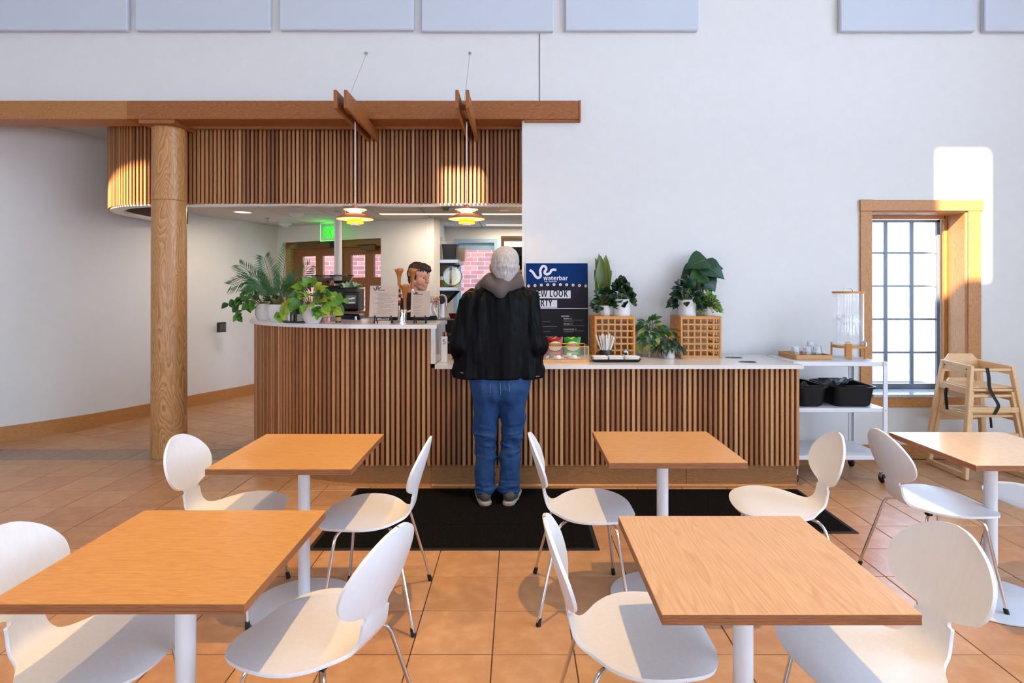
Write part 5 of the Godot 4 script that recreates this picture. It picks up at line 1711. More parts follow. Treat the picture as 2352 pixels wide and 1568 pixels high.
	for k in 2:
		var hx := -0.245 + k * 0.17
		var hb := MB.new()
		hb.lathe([Vector2(0.05, 0.575), Vector2(0.06, 0.59), Vector2(0.112, 0.672)], 24, Transform3D(Basis(), Vector3(hx, 0, -0.04)))
		part(g, "hopper", hb.done(), smoke)
		var bb := MB.new()
		bb.lathe([Vector2(0.0, 0.60), Vector2(0.062, 0.60), Vector2(0.072 if k else 0.06, 0.625), Vector2(0, 0.63)], 20, Transform3D(Basis(), Vector3(hx, 0, -0.04)))
		part(g, "beans", bb.done(), plain(Color(0.09, 0.05, 0.03), 0.5), Transform3D(), "", "stuff")
		var lb := MB.new()
		lb.lathe([Vector2(0.109, 0.672), Vector2(0.115, 0.672), Vector2(0.115, 0.678), Vector2(0, 0.680)], 24, Transform3D(Basis(), Vector3(hx, 0, -0.04)))
		part(g, "hopper_lid", lb.done(), M.black_gloss)
	part(g, "portafilter_fork", boxm(Vector3(0.085, 0.24, 0.09), Vector3(0.07, 0.05, 0.12), 0.01), deep_blue)
	part(g, "spout", tubem([Vector3(0.09, 0.30, 0.09), Vector3(0.10, 0.17, 0.10)], 0.012, 10), M.chrome)
	var cl := MB.new()
	var rows := []
	for i in 8:
		var row := []
		for j in 10:
			row.append(Vector3((j - 4.5) * 0.021, 0.575 + 0.035 * sin(j * 1.3 + i) * sin(PI * j / 9.0) + rng.randf_range(0.0, 0.022), (i - 3.5) * 0.022))
		rows.append(row)
	cl.grid(rows, true, false)
	single("green_cloth", cl.done(), plain(Color(0.50, 0.66, 0.55), 0.9), "crumpled pale green cloth lying on the grinder", "cloth", g.position + Vector3(0.02, 0.0, 0.0))
	var wm := thing("white_machine", "white espresso machine body seen behind the wider menu", "coffee machine", Vector3(-1.335, 0.945, -5.74))
	part(wm, "casing", boxm(Vector3(0, 0.14, 0), Vector3(0.28, 0.28, 0.36), 0.02), M.white_gloss)
	part(wm, "cup_rail", boxm(Vector3(0, 0.285, 0.17), Vector3(0.26, 0.012, 0.012), 0.003), M.chrome)
	part(wm, "brew_head", lathem([Vector2(0, 0.02), Vector2(0.035, 0.02), Vector2(0.035, 0.09), Vector2(0, 0.09)], 20), M.chrome, Transform3D(Basis(), Vector3(-0.08, 0.0, 0.19)))
	# low dark appliance and tap at the gap
	var fr := thing("undercounter_fridge", "black undercounter appliance with a steel edge behind the till", "fridge", Vector3(-0.45, 0, -6.45))
	part(fr, "cabinet", boxm(Vector3(0, 0.59, 0), Vector3(0.95, 1.18, 0.55), 0.01), M.black)
	part(fr, "steel_edge", boxm(Vector3(0, 1.03, 0.285), Vector3(0.95, 0.03, 0.02), 0.004), M.steel)
	part(fr, "handle", tubem([Vector3(-0.3, 0.95, 0.30), Vector3(0.3, 0.95, 0.30)], 0.01, 8), M.steel)
	var fpts := []
	for k in 10:
		var a := PI * k / 9.0
		fpts.append(Vector3(0.045 - cos(a) * 0.045, 0.20 + sin(a) * 0.05, 0))
	var fc := thing("sink_tap", "curved chrome sink tap beside the narrower menu", "tap", Vector3(-0.83, 1.18, -6.35), -0.4)
	part(fc, "neck", tubem([Vector3(0, 0, 0), Vector3(0, 0.18, 0)] + fpts + [Vector3(0.09, 0.13, 0)], 0.011, 10), M.chrome)
	part(fc, "base", lathem([Vector2(0.025, 0), Vector2(0.022, 0.02), Vector2(0, 0.02)], 16), M.chrome)
	single("red_bowl", lathem([Vector2(0, 0), Vector2(0.05, 0), Vector2(0.07, 0.055), Vector2(0.066, 0.055), Vector2(0.047, 0.004), Vector2(0, 0.004)], 24), plain(Color(0.45, 0.05, 0.06), 0.4), "dark red bowl on the black appliance behind the customer", "bowl", Vector3(-0.67, 1.1805, -6.45))

func make_kitchen_items() -> void:
	# two steel wall shelves on the kitchen's left wall
	var k := 0
	for q in [[1.86, "upper steel wall shelf carrying bins, left of the kitchen window"], [1.49, "lower steel wall shelf carrying bottles, left of the kitchen window"]]:
		var t := thing("wall_shelf", q[1], "shelf", Vector3(-1.1, q[0], -8.45), 0.0, "steel kitchen shelves")
		part(t, "shelf_board", boxm(Vector3(0.155, 0.012, 0), Vector3(0.31, 0.05, 0.8), 0.004), M.steel)
		for sz in [-0.3, 0.36]:
			var b := MB.new()
			b.prism(PackedVector2Array([Vector2(0.0, -0.014), Vector2(0.27, -0.014), Vector2(0.1, -0.19), Vector2(0.06, -0.19)]), -0.006, 0.006, Transform3D(Basis(), Vector3(0, 0, sz)))
			part(t, "bracket", b.done(), plain(Color(0.13, 0.14, 0.15), 0.5, 0.3))
		k += 1
	var us := 1.898
	var bins := [[-1.045, -8.25, 0.13, 0.20, plain(Color(0.62, 0.62, 0.60), 0.5), "grey storage bin on the upper steel shelf, half behind the wall"], [-0.915, -8.2, 0.20, 0.205, M.black, "black storage bin on the upper steel shelf"], [-0.815, -8.62, 0.16, 0.19, plain(Color(0.66, 0.62, 0.56), 0.5), "beige storage bin at the end of the upper steel shelf"]]
	for b in bins:
		var w: float = b[2]
		var h: float = b[3]
		var t := thing("storage_bin", b[5], "bin", Vector3(b[0], us, b[1]), 0.0, "bins on the upper shelf")
		part(t, "body", vessel([[w - 0.03, 0.2, 0.015, 0], [w, 0.24, 0.02, h], [w - 0.008, 0.232, 0.018, h], [w - 0.036, 0.195, 0.012, 0.006]]), b[4])
		part(t, "rim", vessel([[w - 0.001, 0.241, 0.02, h - 0.012], [w + 0.012, 0.252, 0.022, h - 0.012], [w + 0.012, 0.252, 0.022, h], [w - 0.001, 0.241, 0.02, h]], false), b[4])
	var bagm := MB.new()
	bagm.lathe([Vector2(0.0, 0.0), Vector2(0.075, 0.0), Vector2(0.085, 0.03), Vector2(0.05, 0.07), Vector2(0.012, 0.08), Vector2(0.02, 0.10), Vector2(0, 0.11)], 14)
	single("plastic_bag", bagm.done(), glass(0.45, Color(0.9, 0.92, 0.93)), "clear knotted plastic bag on top of the grey bin", "bag", Vector3(-1.04, us + 0.202, -8.25))
	var ls := 1.528
	var items := [
		["carton", Color(0.78, 0.55, 0.33), -1.05, -8.25, 0.075, 0.10, "tan paper cup sleeve box on the lower steel shelf"],
		["carton", Color(0.30, 0.45, 0.12), -0.965, -8.2, 0.07, 0.13, "green tea carton on the lower steel shelf"],
		["carton", Color(0.80, 0.76, 0.62), -0.93, -8.55, 0.10, 0.24, "white carton standing behind on the lower steel shelf"]]
	for q in items:
		var t := thing("carton", q[6], "box", Vector3(q[2], ls + 0.0, q[3]), 0.0, "cartons on the lower shelf")
		part(t, "box", boxm(Vector3(0, q[5] * 0.5, 0), Vector3(q[4], q[5], 0.09), 0.003), plain(q[1], 0.6))
		part(t, "flap", boxm(Vector3(0, q[5] - 0.008, 0.046), Vector3(q[4] * 0.9, 0.016, 0.002)), plain(q[1].lerp(Color.WHITE, 0.3), 0.6))
	var ob := thing("oil_jug", "tall jug of yellow oil on the lower steel shelf", "jug", Vector3(-0.852, ls, -8.3))
	part(ob, "body", lathem([Vector2(0, 0), Vector2(0.045, 0), Vector2(0.048, 0.14), Vector2(0.03, 0.21), Vector2(0.018, 0.25), Vector2(0, 0.26)], 20), plain(Color(0.74, 0.70, 0.30), 0.35))
	part(ob, "cap", lathem([Vector2(0.02, 0.25), Vector2(0.02, 0.28), Vector2(0, 0.28)], 14), M.white_gloss)
	var sb := thing("sauce_bottle", "small dark sauce bottle on the lower steel shelf", "bottle", Vector3(-0.90, ls, -8.12))
	part(sb, "glass", lathem([Vector2(0, 0), Vector2(0.02, 0), Vector2(0.02, 0.06), Vector2(0.008, 0.085), Vector2(0.008, 0.11), Vector2(0, 0.11)], 16), plain(Color(0.16, 0.05, 0.03), 0.2))
	part(sb, "label_band", lathem([Vector2(0.0205, 0.015), Vector2(0.0205, 0.05)], 16), plain(Color(0.6, 0.2, 0.15), 0.5))
	var pl := thing("clear_tub", "clear lidded tub stacked on the green carton", "tub", Vector3(-0.97, ls + 0.131, -8.2))
	part(pl, "tub", vessel([[0.10, 0.09, 0.01, 0], [0.12, 0.11, 0.012, 0.07], [0.116, 0.106, 0.01, 0.07], [0.096, 0.086, 0.008, 0.003]]), glass(0.35, Color(0.85, 0.88, 0.9)))
	part(pl, "lid", boxm(Vector3(0, 0.075, 0), Vector3(0.124, 0.01, 0.114), 0.003), M.white_gloss)
	var ring := []
	for j in 33:
		var a := TAU * j / 32.0
		ring.append(Vector3(cos(a) * 0.125, sin(a) * 0.125, 0))
	var hp := thing("hanging_ring", "large thin grey hoop hanging at the shelf end before the window", "hoop", at(1039, 634, 8.05))
	part(hp, "hoop", tubem(ring, 0.006, 8), plain(Color(0.42, 0.45, 0.47), 0.4))
	part(hp, "film", lathem([Vector2(0, 0), Vector2(0.122, 0)], 28), glass(0.06, Color(0.8, 0.84, 0.87)), Transform3D(Basis(Vector3.RIGHT, PI / 2), Vector3.ZERO))
	# rack at the right, mostly hidden behind the customer
	var rk := thing("tray_rack", "wooden rack with a stack of dark green trays behind the customer's head", "rack", Vector3(-0.06, 0, -7.0))
	for y in [0.7, 1.20, 1.70, 2.08]:
		part(rk, "shelf", boxm(Vector3(0.1, y, 0), Vector3(0.46, 0.03, 0.4), 0.003), M.pine)
	for sx in [-0.12, 0.32]:
		part(rk, "post", boxm(Vector3(sx, 1.05, -0.19), Vector3(0.035, 2.1, 0.035), 0.003), M.pine)
	part(rk, "back_board", boxm(Vector3(0.1, 1.0, -0.215), Vector3(0.46, 2.0, 0.01)), M.black)
	for j in 11:
		single("green_tray", vessel([[0.26, 0.3, 0.02, 0], [0.29, 0.33, 0.025, 0.012], [0.284, 0.324, 0.022, 0.012], [0.255, 0.295, 0.018, 0.003]]), plain(Color(0.14, 0.18, 0.13), 0.5), "dark green tray in the stack on the wooden rack", "tray", Vector3(0.05, 1.7155 + j * 0.0145, -6.99), 0.0, "stack of dark green trays")

# ------------------------------------------------------------------ plants
# one leaf, unit length along +Z, face up; w holds half widths from stem to tip
func leaf_mesh(w: Array, fold := 0.25, droop := 0.3, wave := 0.0) -> ArrayMesh:
	var b := MB.new()
	var rows := []
	var n := w.size()
	for i in n:
		var t := float(i) / (n - 1)
		var z := t * (1.0 - 0.12 * droop * t)
		var y := -droop * t * t * 0.6 + 0.04 * sin(t * PI)
		var h: float = w[i]
		var row := []
		for f in [-1.0, -0.5, 0.0, 0.5, 1.0]:
			row.append(Vector3(f * h, y + absf(f) * h * fold + wave * sin(t * 14.0 + f * 2.0) * absf(f), z))
		rows.append(row)
	b.grid(rows, true)
	return b.done()

func leaf_mat(c: Color, rough := 0.4) -> StandardMaterial3D:
	var key := "leaf_%s_%.2f" % [c.to_html(), rough]
	if not M.has(key):
		var m := plain(c, rough)
		m.backlight_enabled = true
		m.backlight = c.darkened(0.45)
		M[key] = m
	return M[key]

func aim(dir: Vector3, up := Vector3.UP, roll := 0.0) -> Basis:
	var z := dir.normalized()
	var x := up.cross(z)
	if x.length() < 0.05:
		x = Vector3.RIGHT
	x = x.normalized()
	var y := z.cross(x).normalized()
	return Basis(x, y, z).rotated(z, roll)

func put_leaf(p: Node3D, mesh: Mesh, m: Material, pos: Vector3, dir: Vector3, size: float, roll := 0.0, called := "leaf") -> void:
	part(p, called, mesh, m, Transform3D(aim(dir, Vector3(0, 0.55, 0.8), roll).scaled_local(Vector3.ONE * size), pos))

func stem(p: Node3D, pts: Array, r: float, m: Material) -> void:
	part(p, "stem", tubem(curve(pts, 3), r, 5), m)

func pot(p: Node3D, r: float, h: float, style: int) -> void:
	var prof: Array
	if style == 0:   # footed bowl
		prof = [Vector2(0, 0), Vector2(r * 0.72, 0), Vector2(r * 0.74, h * 0.06), Vector2(r * 0.86, h * 0.14), Vector2(r, h * 0.34), Vector2(r * 1.0, h), Vector2(r * 0.93, h), Vector2(r * 0.93, h * 0.8), Vector2(0, h * 0.8)]
	elif style == 1: # straight cylinder
		prof = [Vector2(0, 0), Vector2(r * 0.97, 0), Vector2(r * 0.97, h * 0.05), Vector2(r, h * 0.07), Vector2(r, h), Vector2(r * 0.93, h), Vector2(r * 0.93, h * 0.88), Vector2(0, h * 0.88)]
	else:            # egg cup
		prof = [Vector2(0, 0), Vector2(r * 0.7, 0), Vector2(r * 0.88, h * 0.12), Vector2(r, h * 0.5), Vector2(r * 0.96, h), Vector2(r * 0.88, h), Vector2(r * 0.88, h * 0.85), Vector2(0, h * 0.85)]
	part(p, "pot", lathem(prof, 32), M.ceramic)
	var sy: float = prof[-1].y
	part(p, "soil", lathem([Vector2(r * 0.92, sy), Vector2(r * 0.5, sy + 0.006), Vector2(0, sy + 0.008)], 20), leaf_mat(Color(0.12, 0.08, 0.05), 0.95))

# bushy plant: leaves on arching stems around the pot; extent gives the spread in x and the height
func bush(t: Node3D, top: float, n: int, spread: Vector3, lift: float, mesh: Mesh, mats: Array, size: Vector2, droop: float, stem_m: Material, bias := Vector3.ZERO) -> void:
	for i in n:
		var a := TAU * (i * 0.381966) + rng.randf_range(-0.3, 0.3)
		var q := sqrt((i + 0.5) / n)
		var tip := Vector3(cos(a) * spread.x * q, top + lift + spread.y * (1.0 - q * q * 1.25) * rng.randf_range(0.7, 1.1), sin(a) * spread.z * q) + bias * q
		var base := Vector3(cos(a) * 0.018, top - 0.01, sin(a) * 0.018)
		var mid := base.lerp(tip, 0.55) + Vector3(0, 0.35 * base.distance_to(tip) * (1.0 - 0.3 * q), 0)
		stem(t, [base, mid, tip], 0.0016, stem_m)
		var out := (tip - mid).normalized()
		var dir := (Vector3(out.x, out.y * 0.5 - droop * (0.4 + q), out.z) + Vector3(rng.randf_range(-0.35, 0.35), rng.randf_range(-0.2, 0.25), rng.randf_range(-0.2, 0.45))).normalized()
		put_leaf(t, mesh, mats[rng.randi() % mats.size()], tip, dir, rng.randf_range(size.x, size.y), rng.randf_range(-0.6, 0.6))

func trail(t: Node3D, pts: Array, n: int, mesh: Mesh, mats: Array, size: Vector2, stem_m: Material) -> void:
	var c := curve(pts, 6)
	part(t, "vine", tubem(c, 0.0016, 5), stem_m)
	for i in n:
		var k := int(lerpf(c.size() * 0.25, c.size() - 1, float(i + 1) / n))
		var s := -1.0 if i % 2 else 1.0
		var tang: Vector3 = (c[k] - c[maxi(k - 1, 0)]).normalized()
		var dir := (tang * 0.5 + Vector3(s * 0.7, -0.55, 0.35) + Vector3(rng.randf_range(-0.3, 0.3), 0, rng.randf_range(-0.2, 0.4))).normalized()
		put_leaf(t, mesh, mats[rng.randi() % mats.size()], c[k], dir, rng.randf_range(size.x, size.y), rng.randf_range(-0.5, 0.5))

func frond(t: Node3D, base: Vector3, tip: Vector3, arch: float, n: int, ll: float, m: Material) -> void:
	var b := MB.new()
	var mid := base.lerp(tip, 0.55) + Vector3(0, arch, 0)
	var c := curve([base, base.lerp(mid, 0.5) + Vector3(0, arch * 0.25, 0), mid, tip], 8)
	b.tube(c, 0.0022, 5)
	b.flat()
	for i in n:
		var f := lerpf(0.22, 1.0, float(i) / (n - 1))
		var k := f * (c.size() - 1)
		var k0 := int(floor(k))
		var p: Vector3 = c[k0].lerp(c[mini(k0 + 1, c.size() - 1)], k - k0)
		var tg: Vector3 = (c[mini(k0 + 1, c.size() - 1)] - c[maxi(k0 - 1, 0)]).normalized()
		var side := tg.cross(Vector3(0.1, 0.35, 1).normalized()).normalized()
		var L := ll * (0.55 + 0.75 * sin(PI * clampf(f * 0.92, 0, 1)))
		for s in [-1.0, 1.0]:
			var d: Vector3 = (tg * 0.75 + side * s * 0.75 + Vector3(0, 0.05, rng.randf_range(-0.15, 0.25))).normalized()
			var e := p + d * L + Vector3(0, -0.18 * L, 0)
			var m1 := p.lerp(e, 0.5) + Vector3(0, 0.05 * L, 0)
			var wv := d.cross(Vector3(0, 0.3, 1)).normalized() * 0.0042
			b.poly([p, m1 + wv, e], Vector3(0, 0.3, 1))
			b.poly([p, e, m1 - wv], Vector3(0, 0.3, 1))
	part(t, "frond", b.done(), m)

func make_plants() -> void:
	var heart := leaf_mesh([0.02, 0.30, 0.42, 0.42, 0.36, 0.26, 0.14, 0.0], 0.35, 0.25)
	var ellip := leaf_mesh([0.03, 0.17, 0.27, 0.31, 0.29, 0.21, 0.10, 0.0], 0.22, 0.2)
	var roundl := leaf_mesh([0.05, 0.28, 0.40, 0.44, 0.42, 0.34, 0.20, 0.0], 0.15, 0.15)
	var lance := leaf_mesh([0.03, 0.13, 0.19, 0.21, 0.19, 0.14, 0.07, 0.0], 0.25, 0.3)
	var big := leaf_mesh([0.06, 0.34, 0.44, 0.42, 0.35, 0.25, 0.12, 0.0], 0.18, 0.55, 0.008)
	var blade := leaf_mesh([0.05, 0.085, 0.11, 0.125, 0.125, 0.105, 0.065, 0.0], 0.45, 0.05)
	var arrow := leaf_mesh([0.10, 0.30, 0.27, 0.24, 0.20, 0.14, 0.07, 0.0], 0.2, 0.5, 0.01)
	var sg := leaf_mat(Color(0.30, 0.36, 0.12), 0.6)
	var y := 1.2255
	# pothos at the front of the tall counter
	var g1 := [leaf_mat(Color(0.33, 0.52, 0.12)), leaf_mat(Color(0.42, 0.60, 0.15)), leaf_mat(Color(0.22, 0.42, 0.12)), leaf_mat(Color(0.55, 0.62, 0.16)), leaf_mat(Color(0.16, 0.33, 0.11))]
	var t := thing("potted_pothos", "bright green pothos in a white footed pot at the front of the tall counter", "plant", Vector3(-1.600, y, -4.70), 0.0, "plants on the tall counter")
	pot(t, 0.073, 0.145, 0)
	bush(t, 0.13, 64, Vector3(0.20, 0.15, 0.12), 0.015, heart, g1, Vector2(0.062, 0.092), 0.35, sg)
	trail(t, [Vector3(-0.03, 0.13, 0.03), Vector3(-0.12, 0.12, 0.05), Vector3(-0.20, 0.09, 0.06), Vector3(-0.24, 0.07, 0.06)], 5, heart, g1, Vector2(0.055, 0.08), sg)
	trail(t, [Vector3(0.03, 0.14, 0.0), Vector3(0.14, 0.22, 0.02), Vector3(0.20, 0.22, 0.03), Vector3(0.25, 0.19, 0.03)], 5, heart, [g1[1], g1[0]], Vector2(0.06, 0.085), sg)
	trail(t, [Vector3(0.0, 0.13, 0.05), Vector3(0.05, 0.12, 0.09), Vector3(0.09, 0.09, 0.10)], 4, heart, g1, Vector2(0.065, 0.09), sg)
	# darker pothos behind, at the left end
	var g2 := [leaf_mat(Color(0.14, 0.35, 0.10)), leaf_mat(Color(0.22, 0.45, 0.12)), leaf_mat(Color(0.10, 0.27, 0.08)), leaf_mat(Color(0.30, 0.52, 0.15))]
	t = thing("potted_pothos", "deep green pothos trailing left from the leftmost white pot", "plant", Vector3(-2.215, y, -5.25), 0.0, "plants on the tall counter")
	pot(t, 0.069, 0.140, 0)
	bush(t, 0.125, 46, Vector3(0.17, 0.15, 0.12), 0.02, heart, g2, Vector2(0.065, 0.10), 0.3, sg, Vector3(-0.04, 0, 0))
	trail(t, [Vector3(-0.03, 0.13, 0.0), Vector3(-0.14, 0.20, 0.02), Vector3(-0.22, 0.17, 0.03), Vector3(-0.29, 0.14, 0.03)], 6, heart, g2, Vector2(0.06, 0.085), sg)
	trail(t, [Vector3(-0.03, 0.13, 0.03), Vector3(-0.10, 0.14, 0.06), Vector3(-0.17, 0.06, 0.07), Vector3(-0.18, 0.03, 0.07)], 5, heart, g2, Vector2(0.06, 0.09), sg)
	# areca palm
	t = thing("potted_palm", "feathery dark green palm in a white pot between the two pothos", "plant", Vector3(-1.985, y, -4.98), 0.0, "plants on the tall counter")
	pot(t, 0.073, 0.140, 0)
	var pm := [leaf_mat(Color(0.09, 0.24, 0.10)), leaf_mat(Color(0.13, 0.30, 0.11)), leaf_mat(Color(0.17, 0.36, 0.13))]
	for q in [[Vector3(-0.30, 0.465, 0.02), 0.05, 26, 0.10], [Vector3(-0.12, 0.525, -0.03), 0.02, 28, 0.12], [Vector3(0.075, 0.60, -0.02), -0.01, 28, 0.11], [Vector3(0.275, 0.455, 0.03), 0.01, 26, 0.11], [Vector3(-0.355, 0.30, 0.05), 0.13, 26, 0.10], [Vector3(-0.20, 0.25, 0.10), 0.12, 22, 0.10], [Vector3(0.20, 0.30, -0.06), 0.09, 22, 0.10], [Vector3(0.10, 0.30, 0.10), 0.08, 20, 0.09]]:
		frond(t, Vector3(rng.randf_range(-0.015, 0.015), 0.12, rng.randf_range(-0.015, 0.015)), q[0], q[1], q[2], q[3], pm[rng.randi() % 3])
	for k in 5:
		put_leaf(t, lance, leaf_mat(Color(0.42, 0.36, 0.20)), Vector3(0.02, 0.13, 0.02), Vector3(cos(k * 1.3) * 0.7, 0.6 + 0.1 * k, 0.5), 0.09, 0.3, "dry_sheath")
	# plants on the crate beside the poster
	var yc := 0.9265 + 0.336 + 0.0065
	var dk := [leaf_mat(Color(0.05, 0.17, 0.08), 0.25), leaf_mat(Color(0.04, 0.13, 0.07), 0.25), leaf_mat(Color(0.09, 0.25, 0.10), 0.3), leaf_mat(Color(0.06, 0.20, 0.12), 0.25)]
	t = thing("potted_snake_plant", "tall upright plant with broad olive blades on the crate by the poster", "plant", Vector3(0.725, yc, -5.215), 0.0, "plants on the crates")
	pot(t, 0.048, 0.085, 1)
	var ol := [leaf_mat(Color(0.36, 0.42, 0.13)), leaf_mat(Color(0.42, 0.46, 0.16)), leaf_mat(Color(0.30, 0.37, 0.12)), leaf_mat(Color(0.52, 0.62, 0.30))]
	for q in [[Vector3(-0.02, 1, 0.02), 0.46, 0.4, 0], [Vector3(0.05, 1, 0.06), 0.45, -0.3, 1], [Vector3(-0.22, 1, 0.10), 0.33, 0.6, 1], [Vector3(0.30, 1, 0.05), 0.33, -0.8, 2], [Vector3(0.17, 1, 0.12), 0.30, 0.4, 2], [Vector3(0.0, 1, 0.1), 0.44, 0.0, 2], [Vector3(-0.12, 1, -0.05), 0.43, 1.2, 3]]:
		put_leaf(t, blade, ol[q[3]], Vector3(rng.randf_range(-0.015, 0.015), 0.075, rng.randf_range(-0.01, 0.02)), q[0], q[1], q[2] * 0.4, "blade")
	t = thing("potted_rubber_plant", "small dark rubber plant in a white egg-shaped pot before the tall blades", "plant", Vector3(0.735, yc, -5.07), 0.0, "plants on the crates")
	pot(t, 0.047, 0.085, 2)
	bush(t, 0.08, 44, Vector3(0.075, 0.10, 0.06), 0.005, ellip, dk, Vector2(0.06, 0.085), 0.15, sg)
	t = thing("potted_peperomia", "round-leaved dark green plant in a white cylinder pot on the poster crate", "plant", Vector3(0.875, yc, -5.08), 0.0, "plants on the crates")
	pot(t, 0.075, 0.138, 1)
	bush(t, 0.125, 92, Vector3(0.090, 0.155, 0.075), 0.005, roundl, dk, Vector2(0.048, 0.066), 0.05, sg)
	# plants on the crate by the drop holes
	t = thing("potted_rubber_plant", "glossy dark green plant in a white cylinder pot on the right crate", "plant", Vector3(1.425, yc, -5.07), 0.0, "plants on the crates")
	pot(t, 0.075, 0.135, 1)
	bush(t, 0.12, 72, Vector3(0.105, 0.145, 0.08), 0.005, ellip, dk, Vector2(0.07, 0.10), 0.1, sg)
	t = thing("potted_philodendron", "tall plant with large drooping green leaves at the back of the right crate", "plant", Vector3(1.575, yc, -5.20), 0.0, "plants on the crates")
	pot(t, 0.05, 0.085, 1)
	var bg := [leaf_mat(Color(0.10, 0.25, 0.11)), leaf_mat(Color(0.08, 0.20, 0.10)), leaf_mat(Color(0.16, 0.32, 0.10)), leaf_mat(Color(0.11, 0.25, 0.16))]
	for q in [[Vector3(0.055, 0.475, 0.02), Vector3(-0.85, -0.15, 0.5), 0.235, 0], [Vector3(-0.02, 0.43, 0.05), Vector3(0.85, -0.35, 0.5), 0.24, 3], [Vector3(0.02, 0.35, 0.06), Vector3(-0.8, -0.25, 0.6), 0.20, 2], [Vector3(0.0, 0.36, 0.04), Vector3(0.5, -0.65, 0.55), 0.20, 1], [Vector3(-0.02, 0.40, 0.0), Vector3(-0.75, -0.25, 0.4), 0.19, 1], [Vector3(0.08, 0.40, -0.03), Vector3(0.75, 0.15, 0.1), 0.14, 0], [Vector3(0.05, 0.34, -0.01), Vector3(0.15, -0.8, 0.35), 0.18, 1], [Vector3(0.02, 0.40, -0.02), Vector3(0.9, -0.1, 0.3), 0.19, 1]]:
		var root := Vector3(rng.randf_range(-0.02, 0.02), 0.07, rng.randf_range(-0.01, 0.01))
		stem(t, [root, root.lerp(q[0], 0.5) + Vector3(0, 0.04, 0), q[0]], 0.0035, sg)
		put_leaf(t, big, bg[q[3]], q[0], q[1], q[2], 0.0)
		var rib := MB.new()
		var rp := []
		for k in 7:
			var f := k / 7.0
			rp.append(Vector3(0, -0.55 * f * f * 0.6 + 0.04 * sin(f * PI) + 0.002, f * (1.0 - 0.12 * 0.55 * f)))
		rib.tube(rp, [0.010, 0.009, 0.008, 0.007, 0.005, 0.004, 0.002], 5)
		part(t, "midrib", rib.done(), leaf_mat(Color(0.42, 0.52, 0.30)), Transform3D(aim(q[1], Vector3(0, 0.55, 0.8)).scaled_local(Vector3.ONE * float(q[2])), q[0]))
	t = thing("potted_fern", "small light green fine-leaved plant in the little white pot on the right crate", "plant", Vector3(1.600, yc, -5.06), 0.0, "plants on the crates")
	pot(t, 0.047, 0.075, 2)
	var lg := [leaf_mat(Color(0.40, 0.56, 0.12)), leaf_mat(Color(0.50, 0.64, 0.18)), leaf_mat(Color(0.30, 0.47, 0.10))]
	bush(t, 0.065, 230, Vector3(0.105, 0.125, 0.09), -0.005, ellip, lg, Vector2(0.020, 0.032), 0.0, sg)
	# variegated hoya on a wooden stand between the crates
	t = thing("potted_hoya", "variegated trailing plant in a white pot on a wooden stand between the crates", "plant", Vector3(1.115, 0.9265, -5.07), 0.0, "plants between the crates")
	var hp := MB.new()
	hp.lathe([Vector2(0, 0.09), Vector2(0.05, 0.09), Vector2(0.056, 0.215), Vector2(0.05, 0.215), Vector2(0.05, 0.195), Vector2(0, 0.195)], 28)
	part(t, "pot", hp.done(), M.ceramic)
	for k in 4:
		var a := TAU * k / 4.0 + 0.4
		part(t, "stand_leg", boxm(Vector3(cos(a) * 0.066, 0.09, sin(a) * 0.066), Vector3(0.014, 0.18, 0.014), 0.002), M.tray_wood)
	for k in 2:
		part(t, "stand_bar", MBbox(Vector3(0, 0.083, 0), Vector3(0.132, 0.012, 0.012), Transform3D(Basis(Vector3.UP, -0.4 + PI / 2 * k), Vector3.ZERO)), M.tray_wood)
	var hg := [leaf_mat(Color(0.10, 0.26, 0.08)), leaf_mat(Color(0.16, 0.34, 0.10)), leaf_mat(Color(0.52, 0.54, 0.20)), leaf_mat(Color(0.13, 0.30, 0.11)), leaf_mat(Color(0.12, 0.28, 0.10)), leaf_mat(Color(0.15, 0.33, 0.12)), leaf_mat(Color(0.68, 0.42, 0.27))]
	bush(t, 0.20, 40, Vector3(0.12, 0.10, 0.09), 0.01, lance, hg, Vector2(0.06, 0.095), 0.25, sg)
	for q in [[-0.06, -0.07, 0.05], [0.06, -0.09, 0.06], [0.12, -0.04, 0.04], [-0.02, -0.11, 0.08], [0.02, -0.07, 0.09], [-0.08, -0.12, 0.03]]:
		trail(t, [Vector3(q[0] * 0.3, 0.20, q[2] * 0.4), Vector3(q[0] * 0.9, 0.22, q[2]), Vector3(q[0] * 1.15, 0.2 + q[1] * 0.5, q[2] * 1.2), Vector3(q[0] * 1.2, 0.2 + q[1], q[2] * 1.2)], 5, ellip, hg, Vector2(0.05, 0.075), sg)
	trail(t, [Vector3(0.03, 0.21, 0.0), Vector3(0.12, 0.23, 0.0), Vector3(0.19, 0.20, 0.02), Vector3(0.21, 0.15, 0.02)], 6, ellip, hg, Vector2(0.05, 0.075), sg)
	t = thing("potted_alocasia", "small pale-veined dark plant in a white pot by the right crate", "plant", Vector3(1.245, 0.9265, -4.95), 0.0, "plants between the crates")
	pot(t, 0.044, 0.075, 1)
	var al := [leaf_mat(Color(0.08, 0.22, 0.16), 0.3), leaf_mat(Color(0.11, 0.27, 0.20), 0.3), leaf_mat(Color(0.06, 0.17, 0.12), 0.3)]
	var vein := leaf_mat(Color(0.55, 0.68, 0.55))
	var vm := MB.new()
	for i in 7:
		var t0 := i / 7.0
		var z := t0 * (1.0 - 0.06 * t0)
		var yy := -0.5 * t0 * t0 * 0.6 + 0.04 * sin(t0 * PI) + 0.006
		if i > 0:
			for s in [-1.0, 1.0]:
				vm.poly([Vector3(0, yy, z), Vector3(0, yy, z + 0.022), Vector3(s * 0.2 * (1.0 - t0), yy - 0.06, z + 0.14)], Vector3.UP)
	var vein_mesh := vm.done()
